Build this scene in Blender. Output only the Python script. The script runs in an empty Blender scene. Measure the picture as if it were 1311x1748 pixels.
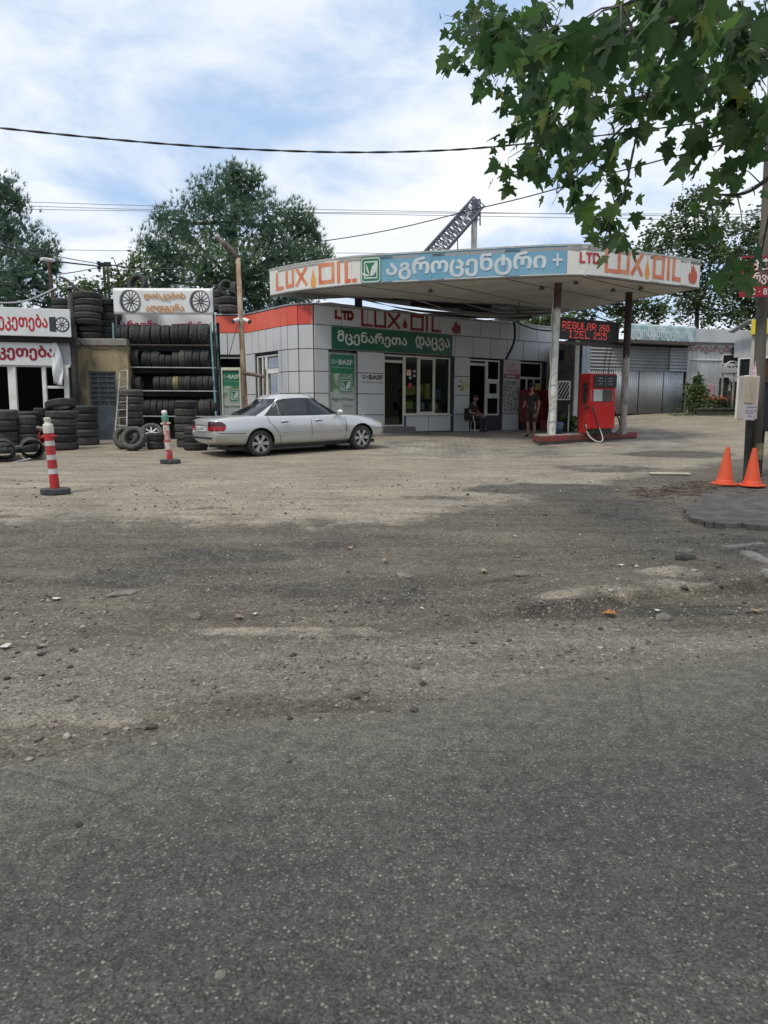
import bpy, bmesh, math, random
import numpy as np
from mathutils import Vector, Matrix, Euler
from mathutils.bvhtree import BVHTree
R = math.radians
rnd = random.Random(7)
npr = np.random.RandomState(11)
sc = bpy.context.scene
COL = sc.collection

# ------------------------------------------------------------------ camera
FPX = 1212.0
PITCH = math.atan((874 - 697) / FPX)
CP, SP = math.cos(PITCH), math.sin(PITCH)
EYE = 1.6
cam = bpy.data.cameras.new('camera')
cam.sensor_fit = 'VERTICAL'; cam.sensor_height = 36.0; cam.lens = 36.0 * FPX / 1748.0
cam.clip_start = 0.05; cam.clip_end = 3000
camo = bpy.data.objects.new('camera', cam); COL.objects.link(camo)
camo.location = (0, 0, EYE); camo.rotation_euler = (R(90) - PITCH, 0, 0)
sc.camera = camo

# ------------------------------------------------------------------ sky, sun, exposure
SUN_EL, SUN_AZ = R(60), R(-140)          # azimuth from +Y (view direction), negative = to the left
w = bpy.data.worlds.new("World"); sc.world = w; w.use_nodes = True
nt = w.node_tree; N = nt.nodes; L = nt.links
for n in list(N): N.remove(n)
out = N.new('ShaderNodeOutputWorld'); bg = N.new('ShaderNodeBackground'); bg.inputs['Strength'].default_value = 0.1
sky = N.new('ShaderNodeTexSky'); sky.sky_type = 'NISHITA'; sky.sun_disc = False
sky.sun_elevation = SUN_EL; sky.sun_rotation = SUN_AZ; sky.air_density = 1.0; sky.dust_density = 1.5
tc = N.new('ShaderNodeTexCoord'); sx = N.new('ShaderNodeSeparateXYZ'); L.new(tc.outputs['Generated'], sx.inputs[0])
def wmath(op, a, b=None, clamp=False):
    m = N.new('ShaderNodeMath'); m.operation = op; m.use_clamp = clamp
    for i, v in enumerate((a, b)):
        if v is None: continue
        if isinstance(v, (int, float)): m.inputs[i].default_value = v
        else: L.new(v, m.inputs[i])
    return m.outputs[0]
zz = wmath('ADD', wmath('MAXIMUM', sx.outputs[2], 0.0), 0.36)
cx = N.new('ShaderNodeCombineXYZ')
L.new(wmath('DIVIDE', sx.outputs[0], zz), cx.inputs[0]); L.new(wmath('DIVIDE', sx.outputs[1], zz), cx.inputs[1])
def wnoise(scale, detail, rough, dist, loc):
    mp = N.new('ShaderNodeMapping'); mp.inputs['Location'].default_value = loc; L.new(cx.outputs[0], mp.inputs[0])
    n = N.new('ShaderNodeTexNoise'); n.inputs['Scale'].default_value = scale; n.inputs['Detail'].default_value = detail
    n.inputs['Roughness'].default_value = rough; n.inputs['Distortion'].default_value = dist
    L.new(mp.outputs[0], n.inputs['Vector']); return n.outputs[0]
def wramp(src, a, b, ca=(0, 0, 0, 1), cb=(1, 1, 1, 1)):
    r = N.new('ShaderNodeValToRGB'); r.color_ramp.interpolation = 'EASE'
    r.color_ramp.elements[0].position = a; r.color_ramp.elements[1].position = b
    r.color_ramp.elements[0].color = ca; r.color_ramp.elements[1].color = cb
    L.new(src, r.inputs[0]); return r.outputs[0]
cover = wramp(wnoise(2.3, 9, 0.58, 0.3, (2.3, 0.7, 0)), 0.33, 0.6)
thick = wramp(wnoise(2.2, 7, 0.6, 0.3, (5.1, 3.2, 0)), 0.32, 0.66, (7.7, 8.3, 9.3, 1), (9.2, 9.5, 9.9, 1))
mx = N.new('ShaderNodeMix'); mx.data_type = 'RGBA'
L.new(cover, mx.inputs[0])
sg = N.new('ShaderNodeMix'); sg.data_type = 'RGBA'; sg.inputs[0].default_value = 0.7   # thin veil in the open gaps
L.new(sky.outputs[0], sg.inputs[6]); sg.inputs[7].default_value = (5.0, 7.0, 10.0, 1)
L.new(sg.outputs[2], mx.inputs[6]); L.new(thick, mx.inputs[7])
L.new(mx.outputs[2], bg.inputs['Color']); L.new(bg.outputs[0], out.inputs[0])
sun = bpy.data.lights.new('sun', 'SUN'); sun.energy = 2.2; sun.angle = R(12); sun.color = (1.0, 0.95, 0.86)
suno = bpy.data.objects.new('sun', sun); COL.objects.link(suno)
sd = Vector((math.sin(SUN_AZ) * math.cos(SUN_EL), math.cos(SUN_AZ) * math.cos(SUN_EL), math.sin(SUN_EL)))
suno.rotation_euler = sd.to_track_quat('Z', 'Y').to_euler(); suno.location = sd * 60
vs = sc.view_settings; vs.view_transform = 'Standard'; vs.look = 'None'; vs.exposure = 0.14; vs.gamma = 1.0
sc.cycles.max_bounces = 6; sc.cycles.transparent_max_bounces = 12; sc.cycles.diffuse_bounces = 3
sc.cycles.use_adaptive_sampling = True

# ------------------------------------------------------------------ measuring helpers (photo pixel -> place in the yard)
def ray(px, py):
    u = (px - 655.5) / FPX; v = (874 - py) / FPX
    return (u, CP + v * SP, -SP + v * CP)
def P(px, py, Y):
    d = ray(px, py); t = Y / d[1]
    return Vector((d[0] * t, Y, EYE + d[2] * t))
def PZ(px, py, z):
    d = ray(px, py); t = (z - EYE) / d[2]
    return Vector((d[0] * t, d[1] * t, z))
def proj(p):
    x, y, z = p[0], p[1], p[2] - EYE
    f = y * CP - z * SP; v = y * SP + z * CP
    return (655.5 + FPX * x / f, 874 - FPX * v / f)

# ------------------------------------------------------------------ tags
def tag(o, label=None, cat=None, group=None, kind=None):
    if label: o['label'] = label
    if cat: o['category'] = cat
    if group: o['group'] = group
    if kind: o['kind'] = kind
    return o
def empty(name, loc=(0, 0, 0), rz=0.0, label=None, cat=None, group=None):
    o = bpy.data.objects.new(name, None); COL.objects.link(o); o.empty_display_size = 0.2
    o.location = loc; o.rotation_euler = (0, 0, rz)
    tag(o, label, cat, group)
    return o

# ------------------------------------------------------------------ materials
MATS = {}
def mat(name, c1, c2=None, scale=4.0, rough=0.6, metal=0.0, bump=0.0, bscale=40.0, lo=0.4, hi=0.65, detail=5, rvar=0.0, stretch=None, spec=0.5, emit=None, es=1.0, coat=0.0, world=False):
    if name in MATS: return MATS[name]
    m = bpy.data.materials.new(name); m.use_nodes = True
    nt = m.node_tree; n = nt.nodes; l = nt.links
    b = n['Principled BSDF']
    b.inputs['Base Color'].default_value = (*c1, 1); b.inputs['Roughness'].default_value = rough
    b.inputs['Metallic'].default_value = metal; b.inputs['Specular IOR Level'].default_value = spec
    b.inputs['Coat Weight'].default_value = coat; b.inputs['Coat Roughness'].default_value = 0.08
    vec = None
    if c2 is not None or bump or rvar:
        t = n.new('ShaderNodeTexCoord')
        mp = n.new('ShaderNodeMapping')
        if world:
            g = n.new('ShaderNodeNewGeometry'); l.new(g.outputs['Position'], mp.inputs[0])
        else: l.new(t.outputs['Object'], mp.inputs[0])
        if stretch: mp.inputs['Scale'].default_value = stretch
        vec = mp.outputs[0]
    if c2 is not None:
        z = n.new('ShaderNodeTexNoise'); z.inputs['Scale'].default_value = scale; z.inputs['Detail'].default_value = detail; z.inputs['Roughness'].default_value = 0.62
        l.new(vec, z.inputs['Vector'])
        r = n.new('ShaderNodeValToRGB'); r.color_ramp.elements[0].position = lo; r.color_ramp.elements[1].position = hi
        r.color_ramp.elements[0].color = (*c1, 1); r.color_ramp.elements[1].color = (*c2, 1)
        l.new(z.outputs[0], r.inputs[0]); src = r.outputs[0]
        if rvar:
            oi = n.new('ShaderNodeObjectInfo'); h = n.new('ShaderNodeHueSaturation')
            mr = n.new('ShaderNodeMapRange'); mr.inputs['To Min'].default_value = 1 - rvar; mr.inputs['To Max'].default_value = 1 + rvar
            l.new(oi.outputs['Random'], mr.inputs[0]); l.new(mr.outputs[0], h.inputs['Value']); l.new(src, h.inputs['Color']); src = h.outputs[0]
        l.new(src, b.inputs['Base Color'])
        rr = n.new('ShaderNodeMapRange'); rr.inputs['To Min'].default_value = max(0.05, rough - 0.08); rr.inputs['To Max'].default_value = min(1, rough + 0.1)
        l.new(z.outputs[0], rr.inputs[0]); l.new(rr.outputs[0], b.inputs['Roughness'])
    if bump:
        z2 = n.new('ShaderNodeTexNoise'); z2.inputs['Scale'].default_value = bscale; z2.inputs['Detail'].default_value = 3
        l.new(vec, z2.inputs['Vector'])
        bp = n.new('ShaderNodeBump'); bp.inputs['Strength'].default_value = bump; bp.inputs['Distance'].default_value = 0.02
        l.new(z2.outputs[0], bp.inputs['Height']); l.new(bp.outputs[0], b.inputs['Normal'])
    if emit:
        b.inputs['Emission Color'].default_value = (*emit, 1); b.inputs['Emission Strength'].default_value = es
    MATS[name] = m; return m
def glass(name, tint=(0.72, 0.76, 0.76), base=0.015, k=0.5, rough=0.03):
    if name in MATS: return MATS[name]
    m = bpy.data.materials.new(name); m.use_nodes = True; nt = m.node_tree; n = nt.nodes; l = nt.links
    for x in list(n): n.remove(x)
    o = n.new('ShaderNodeOutputMaterial'); a = n.new('ShaderNodeBsdfTransparent'); g = n.new('ShaderNodeBsdfGlossy'); mxs = n.new('ShaderNodeMixShader')
    a.inputs[0].default_value = (*tint, 1); g.inputs['Roughness'].default_value = rough; g.inputs[0].default_value = (0.9, 0.95, 1, 1)
    f = n.new('ShaderNodeFresnel'); f.inputs[0].default_value = 1.5
    mm = n.new('ShaderNodeMath'); mm.operation = 'MULTIPLY_ADD'; mm.inputs[1].default_value = k; mm.inputs[2].default_value = base; mm.use_clamp = True
    gb = n.new('ShaderNodeNewGeometry'); iv = n.new('ShaderNodeMath'); iv.operation = 'MULTIPLY_ADD'; iv.inputs[1].default_value = -1; iv.inputs[2].default_value = 1; l.new(gb.outputs['Backfacing'], iv.inputs[0]); m3 = n.new('ShaderNodeMath'); m3.operation = 'MULTIPLY'; l.new(mm.outputs[0], m3.inputs[0]); l.new(iv.outputs[0], m3.inputs[1])
    l.new(f.outputs[0], mm.inputs[0]); l.new(m3.outputs[0], mxs.inputs[0]); l.new(a.outputs[0], mxs.inputs[1]); l.new(g.outputs[0], mxs.inputs[2]); l.new(mxs.outputs[0], o.inputs[0])
    MATS[name] = m; return m

# ------------------------------------------------------------------ mesh builders
class MB:
    def __init__(s): s.v = []; s.f = []; s.mi = []
    def add(s, vs, fs, mi=0):
        b = len(s.v); s.v.extend([tuple(v) for v in vs]); s.f.extend([tuple(i + b for i in f) for f in fs]); s.mi.extend([mi] * len(fs)); return s
    def box(s, x0, x1, y0, y1, z0, z1, M=None, mi=0):
        v = [Vector((x, y, z)) for z in (z0, z1) for y in (y0, y1) for x in (x0, x1)]
        if M is not None: v = [M @ p for p in v]
        return s.add(v, [(0, 2, 3, 1), (4, 5, 7, 6), (0, 1, 5, 4), (2, 6, 7, 3), (0, 4, 6, 2), (1, 3, 7, 5)], mi)
    def bar(s, a, b, wx, wz=None, mi=0, up=(0, 0, 1)):
        a = Vector(a); b = Vector(b); wz = wz or wx; d = (b - a); ln = d.length; d.normalize()
        upv = Vector(up)
        if abs(d.dot(upv)) > 0.98: upv = Vector((0, 1, 0))
        sx_ = d.cross(upv).normalized(); sz = sx_.cross(d).normalized()
        v = []
        for p in (a, b):
            for i, j in ((-1, -1), (1, -1), (1, 1), (-1, 1)): v.append(p + sx_ * (i * wx / 2) + sz * (j * wz / 2))
        return s.add(v, [(3, 2, 1, 0), (4, 5, 6, 7), (0, 1, 5, 4), (1, 2, 6, 5), (2, 3, 7, 6), (3, 0, 4, 7)], mi)
    def tube(s, pts, r, n=8, mi=0, cap=True):
        pts = [Vector(p) for p in pts]; rs = r if isinstance(r, (list, tuple)) else [r] * len(pts)
        b = len(s.v); ref = Vector((0, 0, 1))
        for i, p in enumerate(pts):
            d = (pts[min(i + 1, len(pts) - 1)] - pts[max(i - 1, 0)]).normalized()
            if abs(d.dot(ref)) > 0.95: ref = Vector((1, 0.2, 0)).normalized()
            a = d.cross(ref).normalized(); c = a.cross(d).normalized(); 
            for k in range(n):
                t = 2 * math.pi * k / n; s.v.append(tuple(p + (a * math.cos(t) + c * math.sin(t)) * rs[i]))
        for i in range(len(pts) - 1):
            for k in range(n):
                k2 = (k + 1) % n; s.f.append((b + i * n + k, b + i * n + k2, b + (i + 1) * n + k2, b + (i + 1) * n + k)); s.mi.append(mi)
        if cap:
            s.f.append(tuple(b + k for k in range(n))[::-1]); s.mi.append(mi)
            s.f.append(tuple(b + (len(pts) - 1) * n + k for k in range(n))); s.mi.append(mi)
        return s
    def lathe(s, prof, n=24, M=None, mi=0, closed=False, caps=True):
        b = len(s.v); m = len(prof)
        for k in range(n):
            t = 2 * math.pi * k / n
            for r, z in prof:
                p = Vector((r * math.cos(t), r * math.sin(t), z)); s.v.append(tuple(M @ p if M is not None else p))
        for k in range(n):
            k2 = (k + 1) % n
            for i in range(m if closed else m - 1):
                j = (i + 1) % m; s.f.append((b + k * m + i, b + k2 * m + i, b + k2 * m + j, b + k * m + j)); s.mi.append(mi)
        if not closed and caps:
            for i, flip in ((0, 1), (m - 1, 0)):
                if prof[i][0] > 1e-5:
                    f = [b + k * m + i for k in range(n)]; s.f.append(tuple(f[::-1] if flip else f)); s.mi.append(mi)
        return s
    def prism(s, poly, z0, z1, M=None, mi=0):
        n = len(poly); v = [Vector((p[0], p[1], z0)) for p in poly] + [Vector((p[0], p[1], z1)) for p in poly]
        if M is not None: v = [M @ p for p in v]
        return s.add(v, [tuple(range(n))[::-1], tuple(range(n, 2 * n))] + [(i, (i + 1) % n, n + (i + 1) % n, n + i) for i in range(n)], mi)
    def build(s, name, mats, parent=None, smooth=False, bevel=0.0, auto=None):
        me = bpy.data.meshes.new(name); me.from_pydata(s.v, [], s.f)
        if not isinstance(mats, (list, tuple)): mats = [mats]
        for m in mats: me.materials.append(m)
        if len(mats) > 1: me.polygons.foreach_set('material_index', s.mi)
        if smooth: me.polygons.foreach_set('use_smooth', [True] * len(me.polygons))
        me.update(); o = bpy.data.objects.new(name, me); COL.objects.link(o)
        if parent is not None: o.parent = parent
        if bevel:
            bv = o.modifiers.new('bevel', 'BEVEL'); bv.width = bevel; bv.segments = 2; bv.limit_method = 'ANGLE'; bv.angle_limit = R(40)
        if smooth and auto:
            try:
                for e in me.edges: pass
                me.set_sharp_from_angle(angle=R(auto))
            except Exception: pass
        return o
def fast_mesh(name, V, k, m, parent=None, tint=None, smooth=False):
    """V: (n*k,3) loose k-gons"""
    n = len(V) // k
    me = bpy.data.meshes.new(name); me.vertices.add(n * k); me.loops.add(n * k); me.polygons.add(n)
    me.vertices.foreach_set('co', np.asarray(V, dtype=np.float32).ravel())
    me.loops.foreach_set('vertex_index', np.arange(n * k, dtype=np.int32))
    me.polygons.foreach_set('loop_start', np.arange(0, n * k, k, dtype=np.int32))
    me.polygons.foreach_set('loop_total', np.full(n, k, dtype=np.int32))
    me.materials.append(m)
    if tint is not None:
        a = me.attributes.new('tint', 'FLOAT', 'FACE'); a.data.foreach_set('value', np.asarray(tint, dtype=np.float32))
    me.update(calc_edges=True); o = bpy.data.objects.new(name, me); COL.objects.link(o)
    if parent is not None: o.parent = parent
    return o

class Wall:
    """vertical plane through A and B; s runs along it, d is the distance out of it towards the viewer"""
    def __init__(s, A, B):
        s.A = Vector((A[0], A[1], 0)); d = Vector((B[0] - A[0], B[1] - A[1], 0)); s.L = d.length; s.u = d.normalized(); s.n = Vector((s.u.y, -s.u.x, 0))
        s.M = Matrix(((s.u.x, -s.n.x, 0, s.A.x), (s.u.y, -s.n.y, 0, s.A.y), (0, 0, 1, 0), (0, 0, 0, 1)))
    def at(s, px, py):
        d = Vector(ray(px, py)); t = s.A.dot(s.n) / d.dot(s.n); p = d * t
        return ((p - s.A).dot(s.u), EYE + p.z)
    def pt(s, a, z, d=0.0): return s.A + s.u * a + s.n * d + Vector((0, 0, z))
    def box(s, mb, s0, s1, z0, z1, d0, d1, mi=0): return mb.box(s0, s1, -d1, -d0, z0, z1, s.M, mi)
class Path:
    """a curved vertical band along a polyline"""
    def __init__(s, pts, zref):
        s.p = [Vector((p[0], p[1], 0)) for p in pts]; s.c = [0.0]
        for a, b in zip(s.p, s.p[1:]): s.c.append(s.c[-1] + (b - a).length)
        s.L = s.c[-1]; s.zref = zref
        s.tab = [(proj(s.pt(s.L * i / 400, zref))[0], s.L * i / 400) for i in range(401)]
    def pt(s, a, z, d=0.0):
        a = max(0, min(s.L, a)); i = 0
        while i < len(s.c) - 2 and s.c[i + 1] < a: i += 1
        t = (a - s.c[i]) / max(1e-9, s.c[i + 1] - s.c[i]); q = s.p[i].lerp(s.p[i + 1], t)
        n0 = (s.p[min(i + 1, len(s.p) - 1)] - s.p[i]).normalized()
        return q + Vector((n0.y, -n0.x, 0)) * d + Vector((0, 0, z))
    def s_at(s, px):
        return min(s.tab, key=lambda e: abs(e[0] - px))[1]

# ------------------------------------------------------------------ lettering
def text_geo(body, bold=0.0):
    c = bpy.data.curves.new('lettering_curve', 'FONT'); c.body = body; c.size = 1; c.resolution_u = 3
    if body.isascii(): c.offset = bold
    o = bpy.data.objects.new('lettering_curve', c); COL.objects.link(o)
    dg = bpy.context.evaluated_depsgraph_get(); me = bpy.data.meshes.new_from_object(o.evaluated_get(dg))
    v = [(p.co.x, p.co.y) for p in me.vertices]; f = [tuple(p.vertices) for p in me.polygons]
    bpy.data.objects.remove(o); bpy.data.curves.remove(c); bpy.data.meshes.remove(me)
    if bold and not body.isascii():     # thicken by stacking shifted layers, half a millimetre apart
        v0, f0 = v, f; v, f = [], []
        for k in range(8):
            t = 2 * math.pi * k / 8; b = len(v); dx, dy = bold * math.cos(t), bold * math.sin(t)
            v += [(x + dx, y + dy, k * 0.0005) for x, y in v0]; f += [tuple(i + b for i in q) for q in f0]
    x0 = min(p[0] for p in v); x1 = max(p[0] for p in v); y0 = min(p[1] for p in v); y1 = max(p[1] for p in v)
    return [((p[0] - x0) / (x1 - x0), (p[1] - y0) / (y1 - y0), *p[2:]) for p in v], f
def strokes_geo(strokes, th):
    """strokes: polylines in a unit box -> flat bars"""
    v, f = [], []
    for st in strokes:
        for a, b in zip(st, st[1:]):
            a = Vector(a); b = Vector(b); d = (b - a).normalized(); e = Vector((-d.y, d.x)) * th / 2; a2 = a - d * th / 2; b2 = b + d * th / 2
            k = len(v); v += [tuple(a2 - e), tuple(b2 - e), tuple(b2 + e), tuple(a2 + e)]; f.append((k, k + 1, k + 2, k + 3))
    return v, f
def put(geo, surf, s0, s1, z0, z1, d, m, parent, name='lettering', mb=None, mi=0):
    v, f = geo; own = mb is None; mb = mb or MB()
    mb.add([surf.pt(s0 + (s1 - s0) * q[0], z0 + (z1 - z0) * q[1], d + (q[2] if len(q) > 2 else 0)) for q in v], f, mi)
    return mb.build(name, m, parent) if own else None
def poly_geo(pts): return pts, [tuple(range(len(pts)))]
def disc_geo(cx_, cy_, rx, ry, n=28, r0=0.0):
    if r0 <= 0: return [(cx_ + rx * math.cos(2 * math.pi * k / n), cy_ + ry * math.sin(2 * math.pi * k / n)) for k in range(n)], [tuple(range(n))]
    v = []
    for k in range(n):
        t = 2 * math.pi * k / n
        v += [(cx_ + rx * math.cos(t), cy_ + ry * math.sin(t)), (cx_ + rx * r0 * math.cos(t), cy_ + ry * r0 * math.sin(t))]
    return v, [(2 * k, (2 * k + 2) % (2 * n), (2 * k + 3) % (2 * n), 2 * k + 1) for k in range(n)]
DROP = [(0.5, 1.0), (0.56, 0.8), (0.7, 0.55), (0.84, 0.36), (0.86, 0.2), (0.76, 0.06), (0.6, 0.0), (0.4, 0.0), (0.24, 0.06), (0.14, 0.2), (0.16, 0.36), (0.3, 0.55), (0.44, 0.8)]
FLAME = [(0.5, 0.0), (0.22, 0.03), (0.06, 0.2), (0.04, 0.42), (0.16, 0.6), (0.14, 0.42), (0.28, 0.55), (0.3, 0.75), (0.24, 0.9), (0.42, 0.78), (0.52, 1.0), (0.6, 0.82), (0.58, 0.66), (0.72, 0.8), (0.74, 0.58), (0.84, 0.66), (0.96, 0.42), (0.94, 0.2), (0.78, 0.03)]
LETTER = {'L': [[(0, 1), (0, 0), (1, 0)]], 'U': [[(0, 1), (0, 0), (1, 0), (1, 1)]], 'X': [[(0, 1), (1, 0)], [(0, 0), (1, 1)]], 'O': [[(0, 0), (1, 0), (1, 1), (0, 1), (0, 0)]],
          'I': [[(0.5, 0), (0.5, 1)]], 'T': [[(0, 1), (1, 1)], [(0.5, 1), (0.5, 0)]], 'D': [[(0, 0), (0.7, 0), (1, 0.3), (1, 0.7), (0.7, 1), (0, 1), (0, 0)]]}
def block_word(items, surf, d, parent, m_letter, m_drop, th=0.05, name='lettering'):
    """items: (char, s0, s1, z0, z1)"""
    mb = MB(); mats = [m_letter, m_drop]
    for ch, s0, s1, z0, z1 in items:
        if ch in ('drop', 'flame'):
            put(poly_geo(DROP if ch == 'drop' else FLAME), surf, s0, s1, z0, z1, d, None, None, mb=mb, mi=1 if ch == 'drop' else 0)
        else:
            sw, sh = abs(s1 - s0), z1 - z0
            st = [[(x * sw, y * sh) for x, y in line] for line in LETTER[ch]]
            v, f = strokes_geo(st, th); mb.add([surf.pt(s0 + x, z0 + y, d) for x, y in v], f, 0)
    return mb.build(name, mats, parent)

# ------------------------------------------------------------------ ground shape
def vnoise(x, y, seed=0):
    xi = np.floor(x).astype(np.int64); yi = np.floor(y).astype(np.int64); xf = x - xi; yf = y - yi
    u = xf * xf * (3 - 2 * xf); v = yf * yf * (3 - 2 * yf)
    def h(a, b):
        n = (a * 374761393 + b * 668265263 + seed * 144665) & 0x7fffffff
        n = ((n ^ (n >> 13)) * 1274126177) & 0x7fffffff
        return ((n ^ (n >> 16)) & 0xffff) / 65535.0
    return (h(xi, yi) * (1 - u) + h(xi + 1, yi) * u) * (1 - v) + (h(xi, yi + 1) * (1 - u) + h(xi + 1, yi + 1) * u) * v
def fbm(x, y, o=4, seed=0):
    s = 0; a = 0.5
    for k in range(o): s = s + a * vnoise(x * 2 ** k, y * 2 ** k, seed + k); a *= 0.5
    return s
CPTS = [(-12, -6, 0), (0, -6, 0), (12, -6, 0), (-6, 2, 0), (0, 2, 0), (6, 2, 0), (-2.5, 3.5, .01), (2.6, 4.6, .02), (-8, 5, .08), (0, 5.6, .06), (4, 6.2, .1), (-6, 8, .18), (0, 8.4, .17), (4.7, 8.8, .2),
        (-4.97, 10.65, .3), (0, 11, .3), (5.4, 11.5, .31), (9, 11, .3), (-4.5, 14.9, .43), (2, 15, .43), (-2.96, 16.9, .47), (-.65, 18.5, .55), (-9, 18, .53), (-13, 18, .55), (-6, 18.6, .56), (-5, 21, .62), (-10, 21.5, .62), (-14, 21, .62),
        (4.61, 21.2, .5), (8.9, 25.2, .55), (5, 24.5, .6), (-2, 23, .66), (.5, 25, .67), (4, 28, .68), (7, 30.5, .72), (0, 30, .7), (-6, 30, .7), (10, 20, .5), (15, 20, .55), (11, 28, .8), (14, 28, .85), (12, 33.6, 1.31), (17, 34, 1.36), (22, 32, 1.35), (8.5, 33, 1.1),
        (-30, 30, .7), (30, 30, 1.2), (-30, 10, .3), (30, 10, .35), (-30, -6, 0), (30, -6, 0), (0, 45, 1.3), (25, 45, 1.5), (-25, 45, 1.0), (0, 90, 1.6), (60, 60, 1.6), (-60, 60, 1.4)]
_C = np.array(CPTS, dtype=float)
def _phi(r2): return np.where(r2 > 1e-12, 0.5 * r2 * np.log(np.maximum(r2, 1e-12)), 0.0)
_n = len(_C); _K = _phi(((_C[:, None, :2] - _C[None, :, :2]) ** 2).sum(-1)) + 0.4 * np.eye(_n)
_Pm = np.c_[np.ones(_n), _C[:, :2]]; _A = np.block([[_K, _Pm], [_Pm.T, np.zeros((3, 3))]])
_W = np.linalg.solve(_A, np.r_[_C[:, 2], 0, 0, 0])
def gz_arr(x, y):
    x = np.asarray(x, float); y = np.asarray(y, float); sh = x.shape
    xc = np.clip(x.ravel(), -60, 60); yc = np.clip(y.ravel(), -6, 90); o = np.empty(len(xc))
    for i in range(0, len(xc), 20000):
        a = xc[i:i + 20000]; b = yc[i:i + 20000]
        o[i:i + 20000] = _phi((a[:, None] - _C[None, :, 0]) ** 2 + (b[:, None] - _C[None, :, 1]) ** 2) @ _W[:_n] + _W[_n] + a * _W[_n + 1] + b * _W[_n + 2]
    return o.reshape(sh)
def gz(x, y): return float(gz_arr(np.array([x]), np.array([y]))[0])
def G(px, py):
    """the first ground point seen at a photo pixel"""
    d = ray(px, py); ts = np.linspace(1.2, 90, 1800)
    dif = EYE + d[2] * ts - gz_arr(d[0] * ts, d[1] * ts)
    k = int(np.argmax(dif < 0)) if (dif < 0).any() else len(ts) - 1
    a, b = ts[max(k - 1, 0)], ts[k]
    for _ in range(18):
        m = (a + b) / 2
        if EYE + d[2] * m - gz(d[0] * m, d[1] * m) < 0: b = m
        else: a = m
    return Vector((d[0] * b, d[1] * b, gz(d[0] * b, d[1] * b)))
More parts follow.
